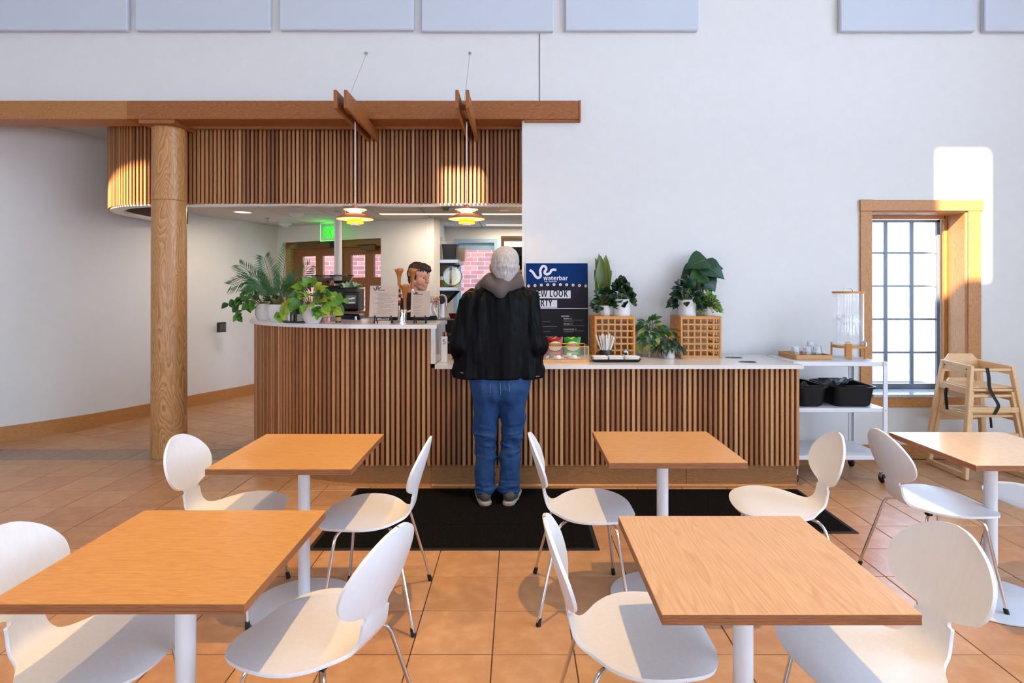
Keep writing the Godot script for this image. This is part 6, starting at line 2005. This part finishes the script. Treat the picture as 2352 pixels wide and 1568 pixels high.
	for i in 30:
		var a := TAU * i * 0.381966
		var q := sqrt((i + 0.5) / 30.0)
		var tip := Vector3(cos(a) * 0.105 * q, 0.075 + 0.10 * (1.0 - q * 0.9), sin(a) * 0.075 * q + 0.01)
		stem(t, [Vector3(0, 0.06, 0), tip.lerp(Vector3(0, 0.06, 0), 0.4) + Vector3(0, 0.035, 0), tip], 0.0017, sg)
		var dir := Vector3(cos(a), -0.55 - 0.4 * q, sin(a) * 0.7 + 0.35).normalized()
		var X := Transform3D(aim(dir).scaled_local(Vector3.ONE * rng.randf_range(0.062, 0.09)), tip)
		var lf := part(t, "leaf", arrow, al[rng.randi() % 3], X)
		part(lf, "veins", vein_mesh, vein)

# ------------------------------------------------------------------ people: smooth unions of tapered capsules, meshed as surface nets
# prims: [a, b, ra, rb] with an optional squash of z [.., sz]
class Nets:
	var V := PackedVector3Array()
	var N := PackedVector3Array()
	var I := PackedInt32Array()

	func add(prims: Array, cell: float, k: float, folds := [], cut_below := -1e9, cut_above := 1e9, xf := Transform3D()) -> void:
		var lo := Vector3(1e9, 1e9, 1e9)
		var hi := -lo
		for p in prims:
			var r: float = maxf(p[2], p[3]) + k * 0.6 + cell * 3.0
			var rv := Vector3(r, r, r)
			lo = lo.min((p[0] - rv).min(p[1] - rv))
			hi = hi.max((p[0] + rv).max(p[1] + rv))
		var nx := int((hi.x - lo.x) / cell) + 2
		var ny := int((hi.y - lo.y) / cell) + 2
		var nz := int((hi.z - lo.z) / cell) + 2
		var f := PackedFloat32Array()
		f.resize(nx * ny * nz)
		f.fill(1.0)
		for p in prims:
			var a: Vector3 = p[0]
			var b: Vector3 = p[1]
			var ra: float = p[2]
			var rb: float = p[3]
			var sz: float = p[4] if p.size() > 4 else 1.0
			var m := maxf(ra, rb) + k + cell * 2.0
			var ba := b - a
			var bb := maxf(ba.length_squared(), 1e-9)
			var i0 := maxi(int((minf(a.x, b.x) - m - lo.x) / cell), 0)
			var i1 := mini(int((maxf(a.x, b.x) + m - lo.x) / cell) + 1, nx - 1)
			var j0 := maxi(int((minf(a.y, b.y) - m - lo.y) / cell), 0)
			var j1 := mini(int((maxf(a.y, b.y) + m - lo.y) / cell) + 1, ny - 1)
			var k0 := maxi(int((minf(a.z, b.z) - m - lo.z) / cell), 0)
			var k1 := mini(int((maxf(a.z, b.z) + m - lo.z) / cell) + 1, nz - 1)
			for z in range(k0, k1 + 1):
				for y in range(j0, j1 + 1):
					var row := (z * ny + y) * nx
					for x in range(i0, i1 + 1):
						var q := Vector3(lo.x + x * cell, lo.y + y * cell, lo.z + z * cell)
						if sz != 1.0:
							q.z = a.z + (q.z - a.z) / sz
						var pa := q - a
						var t := clampf(pa.dot(ba) / bb, 0.0, 1.0)
						var d := (pa - ba * t).length() - lerpf(ra, rb, t)
						var o := f[row + x]
						var h := maxf(k - absf(d - o), 0.0) / k
						f[row + x] = minf(d, o) - h * h * k * 0.25
		if not folds.is_empty() or cut_below > -1e8 or cut_above < 1e8:
			var lim := cell * 3.0 + 0.02
			for z in nz:
				for y in ny:
					var row := (z * ny + y) * nx
					for x in nx:
						var v := f[row + x]
						if v < lim:
							var q := Vector3(lo.x + x * cell, lo.y + y * cell, lo.z + z * cell)
							if v > -lim:
								for w in folds:
									var n: FastNoiseLite = w[0]
									var a: float = w[2]
									if w.size() > 3:
										a *= clampf(1.0 - absf(q.y - w[3]) / w[4], w[5], 1.0)
									v += n.get_noise_3dv(q * w[1]) * a
							f[row + x] = maxf(maxf(v, cut_below - q.y), q.y - cut_above)
		# one vertex per crossed cell
		var id := PackedInt32Array()
		id.resize(nx * ny * nz)
		id.fill(-1)
		var off := [0, 1, nx, nx + 1, nx * ny, nx * ny + 1, nx * ny + nx, nx * ny + nx + 1]
		var edges := [[0, 1], [2, 3], [4, 5], [6, 7], [0, 2], [1, 3], [4, 6], [5, 7], [0, 4], [1, 5], [2, 6], [3, 7]]
		var cor := [Vector3(0, 0, 0), Vector3(1, 0, 0), Vector3(0, 1, 0), Vector3(1, 1, 0), Vector3(0, 0, 1), Vector3(1, 0, 1), Vector3(0, 1, 1), Vector3(1, 1, 1)]
		for z in nz - 1:
			for y in ny - 1:
				var row := (z * ny + y) * nx
				for x in nx - 1:
					var c := row + x
					var s := f[c] < 0.0
					if s == (f[c + 1] < 0.0) and s == (f[c + nx] < 0.0) and s == (f[c + nx + 1] < 0.0) and s == (f[c + nx * ny] < 0.0) and s == (f[c + nx * ny + 1] < 0.0) and s == (f[c + nx * ny + nx] < 0.0) and s == (f[c + nx * ny + nx + 1] < 0.0):
						continue
					var sum := Vector3.ZERO
					var cnt := 0
					for e in edges:
						var fa := f[c + off[e[0]]]
						var fb := f[c + off[e[1]]]
						if (fa < 0.0) != (fb < 0.0):
							sum += cor[e[0]].lerp(cor[e[1]], fa / (fa - fb))
							cnt += 1
					var gx := (f[c + 1] + f[c + nx + 1] + f[c + nx * ny + 1] + f[c + nx * ny + nx + 1]) - (f[c] + f[c + nx] + f[c + nx * ny] + f[c + nx * ny + nx])
					var gy := (f[c + nx] + f[c + nx + 1] + f[c + nx * ny + nx] + f[c + nx * ny + nx + 1]) - (f[c] + f[c + 1] + f[c + nx * ny] + f[c + nx * ny + 1])
					var gz := (f[c + nx * ny] + f[c + nx * ny + 1] + f[c + nx * ny + nx] + f[c + nx * ny + nx + 1]) - (f[c] + f[c + 1] + f[c + nx] + f[c + nx + 1])
					id[c] = V.size()
					V.append(xf * (lo + (Vector3(x, y, z) + sum / cnt) * cell))
					N.append((xf.basis * Vector3(gx, gy, gz)).normalized())
		for z in range(1, nz - 1):
			for y in range(1, ny - 1):
				var row := (z * ny + y) * nx
				for x in range(1, nx - 1):
					var c := row + x
					var s := f[c] < 0.0
					if s != (f[c + 1] < 0.0):
						_quad(id[c - nx - nx * ny], id[c - nx * ny], id[c], id[c - nx], s)
					if s != (f[c + nx] < 0.0):
						_quad(id[c - 1 - nx * ny], id[c - 1], id[c], id[c - nx * ny], s)
					if s != (f[c + nx * ny] < 0.0):
						_quad(id[c - 1 - nx], id[c - nx], id[c], id[c - 1], s)

	func _quad(a: int, b: int, c: int, d: int, s: bool) -> void:
		if a < 0 or b < 0 or c < 0 or d < 0:
			return
		if s:
			I.append_array(PackedInt32Array([a, c, b, a, d, c]))
		else:
			I.append_array(PackedInt32Array([a, b, c, a, c, d]))

	func mesh() -> ArrayMesh:
		var arr := []
		arr.resize(Mesh.ARRAY_MAX)
		arr[Mesh.ARRAY_VERTEX] = V
		arr[Mesh.ARRAY_NORMAL] = N
		arr[Mesh.ARRAY_INDEX] = I
		var m := ArrayMesh.new()
		m.add_surface_from_arrays(Mesh.PRIMITIVE_TRIANGLES, arr)
		return m

func wrinkle(sd: int, freq: Vector3, amp: float, yc := 0.0, yw := 1e9, least := 0.0) -> Array:
	var n := FastNoiseLite.new()
	n.seed = sd
	n.noise_type = FastNoiseLite.TYPE_SIMPLEX_SMOOTH
	n.frequency = 1.0
	n.fractal_octaves = 2
	return [n, freq, amp, yc, yw, least]

# head prims, centre between the ears, facing +Z
func head_prims() -> Array:
	var P := [
		[Vector3(0, 0.035, -0.035), Vector3(0, 0.042, 0.012), 0.078, 0.074], [Vector3(0, 0.045, 0.025), Vector3(0, 0.045, 0.03), 0.062, 0.062],
		[Vector3(0, 0.0, -0.02), Vector3(0, -0.02, 0.02), 0.066, 0.056], [Vector3(0, -0.08, 0.062), Vector3(0, -0.09, 0.066), 0.022, 0.02],
		[Vector3(0, 0.018, 0.086), Vector3(0, -0.018, 0.105), 0.0075, 0.0095], [Vector3(-0.009, -0.024, 0.094), Vector3(0.009, -0.024, 0.094), 0.0075, 0.0075],
		[Vector3(-0.017, -0.050, 0.083), Vector3(0.017, -0.050, 0.083), 0.0085, 0.0085], [Vector3(-0.014, -0.061, 0.082), Vector3(0.014, -0.061, 0.082), 0.008, 0.008],
		[Vector3(0, -0.045, 0.05), Vector3(0, -0.06, 0.055), 0.036, 0.032]]
	for s in [-1.0, 1.0]:
		P.append([Vector3(s * 0.032, -0.018, 0.048), Vector3(s * 0.034, -0.03, 0.045), 0.036, 0.034])
		P.append([Vector3(s * 0.050, -0.045, 0.005), Vector3(s * 0.012, -0.086, 0.058), 0.026, 0.022])
		P.append([Vector3(s * 0.012, 0.030, 0.082), Vector3(s * 0.044, 0.028, 0.066), 0.0095, 0.009])
		P.append([Vector3(s * 0.079, 0.006, -0.014), Vector3(s * 0.081, -0.024, -0.006), 0.014, 0.009])
	return P

func make_customer() -> void:
	var t := thing("person", "person seen from behind in black jacket, grey hood and blue jeans at the counter", "person", Vector3(-0.155, 0.0, -4.22))
	var skin := plain(Color(0.72, 0.50, 0.42), 0.5)
	skin.subsurf_scatter_enabled = true
	skin.subsurf_scatter_strength = 0.1
	# the body: torso, limbs and hands under the clothes, then the head on its own finer grid
	var body := Nets.new()
	var B := [
		[Vector3(-0.09, 0.93, 0), Vector3(0.13, 0.93, 0), 0.11, 0.11], [Vector3(-0.07, 1.15, 0), Vector3(0.12, 1.15, 0), 0.11, 0.11], [Vector3(-0.10, 1.36, 0), Vector3(0.15, 1.36, 0), 0.10, 0.10], [Vector3(0.035, 1.40, 0.0), Vector3(0.055, 1.58, 0.0), 0.06, 0.056],
		[Vector3(-0.05, 0.88, 0), Vector3(-0.066, 0.50, 0.0), 0.085, 0.06], [Vector3(-0.066, 0.50, 0), Vector3(-0.072, 0.09, 0.03), 0.055, 0.038], [Vector3(0.11, 0.88, 0), Vector3(0.112, 0.50, 0.0), 0.085, 0.06], [Vector3(0.112, 0.50, 0), Vector3(0.095, 0.09, 0.03), 0.055, 0.038],
		[Vector3(-0.072, 0.05, 0.04), Vector3(-0.10, 0.035, -0.12), 0.032, 0.026], [Vector3(0.095, 0.05, 0.04), Vector3(0.12, 0.035, -0.12), 0.032, 0.026]]
	for s in [-1.0, 1.0]:
		var c := 0.03
		B.append([Vector3(c + s * 0.17, 1.38, 0), Vector3(c + s * 0.235, 1.11, 0.03), 0.05, 0.043])
		B.append([Vector3(c + s * 0.235, 1.11, 0.03), Vector3(c + s * 0.17, 0.98, -0.16), 0.04, 0.03])
		var w := Vector3(c + s * 0.17, 0.98, -0.16)
		B.append([w, w + Vector3(-s * 0.03, -0.03, -0.06), 0.028, 0.03])
		for j in 4:
			var kn := w + Vector3(-s * (0.02 + j * 0.012), -0.03 - j * 0.008, -0.085)
			B.append([kn, kn + Vector3(-s * 0.01, -0.03, -0.02), 0.009, 0.0085])
			B.append([kn + Vector3(-s * 0.01, -0.03, -0.02), kn + Vector3(-s * 0.018, -0.05, 0.0), 0.0085, 0.0075])
		B.append([w + Vector3(-s * 0.03, -0.005, -0.04), w + Vector3(-s * 0.055, -0.015, -0.07), 0.010, 0.008])
	body.add(B, 0.014, 0.03)
	var hx := Transform3D(Basis(Vector3.UP, PI + 0.12).rotated(Vector3.FORWARD, 0.04).scaled(Vector3(1.16, 1.10, 1.12)), Vector3(0.062, 1.643, -0.01))
	body.add(head_prims() + [[Vector3(0, -0.06, -0.03), Vector3(0, -0.14, -0.03), 0.054, 0.056]], 0.005, 0.018, [], -1e9, 1e9, hx)
	part(t, "body", body.mesh(), skin)
	# hair: short, white, full at the back
	var hair := Nets.new()
	var hn := wrinkle(4, Vector3(45, 16, 45), 0.0035)
	hair.add([[Vector3(0, 0.052, -0.035), Vector3(0, 0.058, 0.02), 0.081, 0.072], [Vector3(0, 0.0, -0.055), Vector3(0, -0.035, -0.055), 0.070, 0.058], [Vector3(-0.045, 0.03, -0.025), Vector3(-0.045, -0.02, -0.05), 0.039, 0.034], [Vector3(0.045, 0.03, -0.025), Vector3(0.045, -0.02, -0.05), 0.039, 0.034], [Vector3(0, -0.06, -0.06), Vector3(0, -0.075, -0.06), 0.05, 0.045]], 0.005, 0.02, [hn], -0.10, 1.0, hx)
	var hm := relief(textured(mottle_tex(71, [Color(0.45, 0.43, 0.42), Color(0.66, 0.64, 0.63), Color(0.80, 0.79, 0.78)], 0.05, 3, 0.5, 256), Vector3(9, 2, 9), 0.7), M.noise, 0.06)
	part(t, "hair", hair.mesh(), hm)
	# black jacket
	var j := Nets.new()
	var J := [
		[Vector3(-0.085, 1.36, 0), Vector3(-0.15, 0.86, 0), 0.120, 0.135], [Vector3(-0.02, 1.38, 0), Vector3(-0.03, 0.86, 0.005), 0.130, 0.148], [Vector3(0.08, 1.38, 0), Vector3(0.09, 0.86, 0.005), 0.130, 0.148], [Vector3(0.145, 1.37, 0), Vector3(0.205, 0.86, 0), 0.120, 0.135],
		[Vector3(-0.145, 1.405, 0.0), Vector3(0.205, 1.42, 0.0), 0.075, 0.075], [Vector3(-0.02, 1.47, 0.01), Vector3(0.10, 1.48, 0.01), 0.075, 0.075],
		[Vector3(-0.175, 1.39, 0), Vector3(-0.245, 1.10, 0.04), 0.082, 0.070], [Vector3(-0.245, 1.10, 0.04), Vector3(-0.20, 0.95, -0.12), 0.070, 0.058],
		[Vector3(0.225, 1.40, 0), Vector3(0.288, 1.10, 0.04), 0.082, 0.070], [Vector3(0.288, 1.10, 0.04), Vector3(0.25, 0.95, -0.12), 0.070, 0.058],
		[Vector3(-0.20, 0.99, 0.02), Vector3(-0.268, 0.915, 0.0), 0.055, 0.042], [Vector3(0.25, 0.99, 0.02), Vector3(0.310, 0.92, 0.0), 0.055, 0.042]]
	j.add(J, 0.009, 0.035, [wrinkle(9, Vector3(8.5, 1.1, 8.5), 0.022), wrinkle(10, Vector3(17, 5, 17), 0.006)], 0.872)
	var jm := plain(Color(0.012, 0.018, 0.032), 0.5, 0.0, 0.22)
	part(t, "jacket", j.mesh(), jm)
	for q in [Vector3(-0.235, 0.925, 0.115), Vector3(0.275, 0.90, 0.105)]:
		part(t, "hem_toggle", tubem([q, q + Vector3(0.012, -0.006, 0.006), q + Vector3(0.03, -0.003, 0.006)], 0.003, 6), M.steel)
	# grey hood lying on the back
	var h := Nets.new()
	h.add([[Vector3(-0.03, 1.555, 0.02), Vector3(0.145, 1.565, 0.015), 0.050, 0.050], [Vector3(-0.045, 1.525, 0.05), Vector3(0.035, 1.475, 0.105), 0.046, 0.038], [Vector3(0.155, 1.535, 0.045), Vector3(0.035, 1.475, 0.105), 0.046, 0.038], [Vector3(0.05, 1.54, 0.06), Vector3(0.035, 1.455, 0.115), 0.055, 0.030], [Vector3(-0.11, 1.50, -0.01), Vector3(-0.06, 1.545, 0.0), 0.036, 0.042]], 0.007, 0.022, [wrinkle(12, Vector3(9, 6, 9), 0.006)])
	part(t, "hood", h.mesh(), relief(textured(mottle_tex(72, [Color(0.27, 0.245, 0.25), Color(0.36, 0.33, 0.335)], 0.2, 2, 0.6, 256), Vector3(6, 6, 6), 0.95), M.noise, 0.1))
	# jeans
	var l := Nets.new()
	var LP := [
		[Vector3(-0.055, 0.87, 0.0), Vector3(0.125, 0.87, 0.0), 0.132, 0.132], [Vector3(-0.06, 0.80, 0.02), Vector3(-0.03, 0.80, 0.03), 0.115, 0.11], [Vector3(0.13, 0.80, 0.02), Vector3(0.10, 0.80, 0.03), 0.115, 0.11],
		[Vector3(-0.058, 0.78, 0), Vector3(-0.066, 0.50, 0.0), 0.108, 0.080], [Vector3(-0.066, 0.50, 0), Vector3(-0.072, 0.13, 0.03), 0.080, 0.064], [Vector3(-0.072, 0.12, 0.03), Vector3(-0.072, 0.10, 0.03), 0.066, 0.068],
		[Vector3(0.128, 0.78, 0), Vector3(0.114, 0.50, 0.0), 0.106, 0.078], [Vector3(0.114, 0.50, 0), Vector3(0.095, 0.13, 0.03), 0.078, 0.064], [Vector3(0.095, 0.12, 0.03), Vector3(0.095, 0.10, 0.03), 0.066, 0.068]]
	l.add(LP, 0.008, 0.022, [wrinkle(15, Vector3(7, 6, 7), 0.016), wrinkle(16, Vector3(8, 26, 8), 0.014, 0.45, 0.18, 0.0), wrinkle(17, Vector3(9, 30, 9), 0.012, 0.12, 0.1, 0.0)], 0.082, 0.93)
	part(t, "jeans", l.mesh(), relief(textured(mottle_tex(73, [Color(0.04, 0.17, 0.32), Color(0.055, 0.22, 0.405), Color(0.085, 0.28, 0.48)], 0.05, 3, 0.5), Vector3(6, 1.6, 6), 0.85), M.noise, 0.08))
	var stitch := plain(Color(0.42, 0.47, 0.52), 0.8)
	for q in [[Vector3(0.036, 0.86, 0.148), Vector3(0.042, 0.77, 0.15)], [Vector3(-0.03, 0.85, 0.146), Vector3(-0.032, 0.79, 0.148)], [Vector3(0.095, 0.86, 0.148), Vector3(0.10, 0.80, 0.15)]]:
		part(t, "seam", tubem([q[0], q[1]], 0.0018, 5), stitch)
	# shoes
	for q in [[-0.072, -0.22, -1.0], [0.098, 0.22, 1.0]]:
		var X := Transform3D(Basis(Vector3.UP, -q[1]), Vector3(q[0], 0.0, 0.05))
		var up := Nets.new()
		up.add([[Vector3(0, 0.07, 0.012), Vector3(0, 0.055, -0.06), 0.043, 0.044], [Vector3(0, 0.052, -0.06), Vector3(0, 0.040, -0.20), 0.042, 0.034], [Vector3(0, 0.095, -0.005), Vector3(0, 0.085, -0.03), 0.036, 0.04]], 0.006, 0.03, [], 0.03, 0.118, X)
		var sh := part(t, "shoe", up.mesh(), plain(Color(0.30, 0.27, 0.24), 0.75))
		var so := Nets.new()
		so.add([[Vector3(0, 0.022, 0.018), Vector3(0, 0.022, -0.08), 0.045, 0.042], [Vector3(0, 0.024, -0.08), Vector3(0, 0.026, -0.215), 0.044, 0.040]], 0.006, 0.02, [wrinkle(20, Vector3(20, 0, 20), 0.004)], 0.008, 0.036, X)
		part(sh, "sole", so.mesh(), plain(Color(0.62, 0.58, 0.53), 0.7))
		var tr := Nets.new()
		tr.add([[Vector3(0, 0.01, 0.015), Vector3(0, 0.01, -0.08), 0.042, 0.040], [Vector3(0, 0.01, -0.08), Vector3(0, 0.01, -0.21), 0.041, 0.037]], 0.006, 0.02, [], 0.0085 - 0.0085, 0.014, X)
		part(sh, "tread", tr.mesh(), M.rubber)

func make_barista() -> void:
	var t := thing("person", "person in dark top holding a white cloth behind the beer taps", "person", Vector3(-0.925, 0.0, -5.40))
	var skin := plain(Color(0.72, 0.525, 0.45), 0.5)
	skin.subsurf_scatter_enabled = true
	skin.subsurf_scatter_strength = 0.1
	var body := Nets.new()
	var hand := Vector3(0.165, 1.375, 0.10)
	var elbow := Vector3(0.07, 1.16, 0.10)
	var B := [
		[Vector3(-0.07, 0.95, 0), Vector3(0.07, 0.95, 0), 0.10, 0.10], [Vector3(-0.07, 1.25, 0), Vector3(0.07, 1.25, 0), 0.10, 0.10], [Vector3(-0.10, 1.37, 0), Vector3(0.10, 1.37, 0), 0.07, 0.07], [Vector3(0.0, 1.38, -0.01), Vector3(0.02, 1.52, 0.0), 0.058, 0.055],
		[Vector3(-0.07, 0.9, 0), Vector3(-0.07, 0.48, 0), 0.085, 0.06], [Vector3(-0.07, 0.48, 0), Vector3(-0.07, 0.08, 0), 0.055, 0.04], [Vector3(0.07, 0.9, 0), Vector3(0.07, 0.48, 0), 0.085, 0.06], [Vector3(0.07, 0.48, 0), Vector3(0.07, 0.08, 0), 0.055, 0.04],
		[Vector3(-0.07, 0.04, 0), Vector3(0.0, 0.035, 0.14), 0.035, 0.03], [Vector3(0.07, 0.04, 0), Vector3(0.14, 0.035, 0.14), 0.035, 0.03],
		[Vector3(0.06, 1.36, 0.06), elbow, 0.048, 0.042], [elbow, hand - Vector3(0.012, 0.035, 0), 0.040, 0.028],
		[Vector3(-0.13, 1.36, -0.03), Vector3(-0.16, 1.12, 0.02), 0.048, 0.042], [Vector3(-0.16, 1.12, 0.02), Vector3(0.02, 1.12, 0.14), 0.040, 0.028], [Vector3(0.02, 1.12, 0.14), Vector3(0.07, 1.13, 0.16), 0.03, 0.025]]
	body.add(B, 0.014, 0.03)
	# the raised hand: palm, four curled fingers, thumb
	var H := [[Vector3(0, -0.04, 0), Vector3(0, 0.0, 0), 0.026, 0.028], [Vector3(-0.018, 0.012, 0), Vector3(0.018, 0.006, 0.004), 0.02, 0.02]]
	for k in 4:
		var f := Vector3(0.024 - k * 0.004, 0.034 - k * 0.019, 0.012)
		var m := f + Vector3(0.034 - k * 0.003, 0.010 - k * 0.004, 0.012)
		var e := m + Vector3(0.006, -0.012, 0.022 - k * 0.002)
		H.append([Vector3(0.004, 0.02 - k * 0.014, 0.004), f, 0.0115, 0.0105])
		H.append([f, m, 0.0098, 0.009])
		H.append([m, e, 0.009, 0.0078])
	H.append([Vector3(-0.004, -0.01, 0.02), Vector3(0.012, 0.008, 0.038), 0.013, 0.011])
	H.append([Vector3(0.012, 0.008, 0.038), Vector3(0.036, 0.018, 0.042), 0.0105, 0.009])
	body.add(H, 0.004, 0.006, [], -1e9, 1e9, Transform3D(Basis(Vector3.UP, 0.2), hand))
	var hx := Transform3D(Basis(Vector3.UP, 1.02) * Basis(Vector3.RIGHT, 0.16), Vector3(0.045, 1.595, 0.015))
	body.add(head_prims() + [[Vector3(0, -0.06, -0.03), Vector3(0, -0.15, -0.045), 0.052, 0.056]], 0.004, 0.015, [], -1e9, 1e9, hx)
	var bd := part(t, "body", body.mesh(), skin)
	for s in [-1.0, 1.0]:
		var eye := part(bd, "eye", lathem([Vector2(0, -0.0105), Vector2(0.0085, -0.006), Vector2(0.0105, 0), Vector2(0.0085, 0.006), Vector2(0, 0.0105)], 14), plain(Color(0.42, 0.37, 0.35), 0.2), hx * Transform3D(Basis(), Vector3(s * 0.029, 0.010, 0.0735)))
		part(bd, "pupil", lathem([Vector2(0, -0.005), Vector2(0.005, 0), Vector2(0, 0.005)], 10), M.black_gloss, hx * Transform3D(Basis(), Vector3(s * 0.031, 0.008, 0.0835)))
		part(bd, "eyebrow", tubem([hx * Vector3(s * 0.012, 0.030, 0.0925), hx * Vector3(s * 0.030, 0.035, 0.0855), hx * Vector3(s * 0.047, 0.029, 0.0725)], [0.0028, 0.0038, 0.0022], 6), plain(Color(0.06, 0.035, 0.025), 0.8))
	var hair := Nets.new()
	hair.add([[Vector3(0, 0.060, -0.04), Vector3(0, 0.068, 0.025), 0.076, 0.066], [Vector3(0, 0.02, -0.06), Vector3(0, -0.03, -0.06), 0.066, 0.05], [Vector3(-0.055, 0.03, -0.02), Vector3(-0.06, 0.0, -0.025), 0.033, 0.026], [Vector3(0.055, 0.03, -0.02), Vector3(0.06, 0.0, -0.025), 0.033, 0.026], [Vector3(-0.035, 0.092, 0.058), Vector3(0.035, 0.094, 0.060), 0.024, 0.024], [Vector3(-0.015, 0.088, 0.083), Vector3(0.03, 0.080, 0.090), 0.015, 0.013], [Vector3(-0.068, 0.03, 0.012), Vector3(-0.070, -0.008, 0.012), 0.012, 0.006], [Vector3(0.068, 0.03, 0.012), Vector3(0.070, -0.008, 0.012), 0.012, 0.006]], 0.004, 0.014, [wrinkle(31, Vector3(45, 30, 45), 0.009)], -0.075, 1.0, hx)
	part(t, "hair", hair.mesh(), relief(textured(mottle_tex(74, [Color(0.05, 0.03, 0.02), Color(0.12, 0.07, 0.045)], 0.1, 2, 0.5, 256), Vector3(14, 6, 14), 0.6), M.noise, 0.2))
	var top := Nets.new()
	top.add([[Vector3(-0.08, 1.0, 0), Vector3(0.08, 1.0, 0), 0.125, 0.125], [Vector3(-0.08, 1.24, 0), Vector3(0.08, 1.24, 0), 0.122, 0.122], [Vector3(-0.12, 1.36, 0), Vector3(0.10, 1.365, 0), 0.078, 0.078], [Vector3(-0.02, 1.42, -0.01), Vector3(0.04, 1.42, 0), 0.068, 0.068],
		[Vector3(0.06, 1.36, 0.06), elbow, 0.066, 0.058], [elbow, elbow.lerp(hand, 0.62), 0.056, 0.046], [Vector3(-0.13, 1.36, -0.03), Vector3(-0.16, 1.12, 0.02), 0.066, 0.058], [Vector3(-0.16, 1.12, 0.02), Vector3(-0.02, 1.12, 0.12), 0.056, 0.046]], 0.009, 0.03, [wrinkle(33, Vector3(10, 6, 10), 0.014)], 0.9, 1.462)
	part(t, "top", top.mesh(), plain(Color(0.022, 0.02, 0.022), 0.85))
	var tr := Nets.new()
	tr.add([[Vector3(-0.06, 0.92, 0), Vector3(0.06, 0.92, 0), 0.115, 0.115], [Vector3(-0.07, 0.85, 0), Vector3(-0.07, 0.12, 0), 0.10, 0.07], [Vector3(0.07, 0.85, 0), Vector3(0.07, 0.12, 0), 0.10, 0.07]], 0.014, 0.03, [], 0.06, 0.96)
	part(t, "trousers", tr.mesh(), plain(Color(0.05, 0.05, 0.06), 0.85))
	for s in [-0.07, 0.07]:
		var sh := Nets.new()
		sh.add([[Vector3(s, 0.045, 0), Vector3(s + 0.08, 0.04, 0.16), 0.05, 0.045]], 0.008, 0.02, [], 0.0, 0.11)
		part(t, "shoe", sh.mesh(), M.black)
	# the white cloth in the hand
	var cl := MB.new()
	var rows := []
	for i in 10:
		var row := []
		var v := i / 9.0
		for k in 8:
			var u := k / 7.0 - 0.5
			row.append(Vector3(u * (0.05 + 0.07 * v) + 0.012 * sin(v * 7.0), 0.035 - 0.17 * v, 0.032 + 0.018 * sin(u * 14.0 + v * 3.0) + 0.02 * v))
		rows.append(row)
	cl.grid(rows)
	single("white_cloth", cl.done(), plain(Color(0.84, 0.83, 0.84), 0.9), "white polishing cloth hanging from the hand behind the counter", "cloth", t.position + hand + Vector3(-0.012, 0.02, 0.0), 0.3)

func _ready() -> void:
	rng.seed = 20240
	make_materials()
	make_view_and_light()
	make_floor()
	make_walls()
	make_beam_and_bulkhead()
	make_panels()
	make_window()
	make_outside()
	make_servery_shell()
	make_counter()
	make_pendants()
	make_seating()
	make_cart()
	make_high_chairs()
	make_low_counter_items()
	make_tall_counter_items()
	make_kitchen_items()
	make_plants()
	make_customer()
	make_barista()
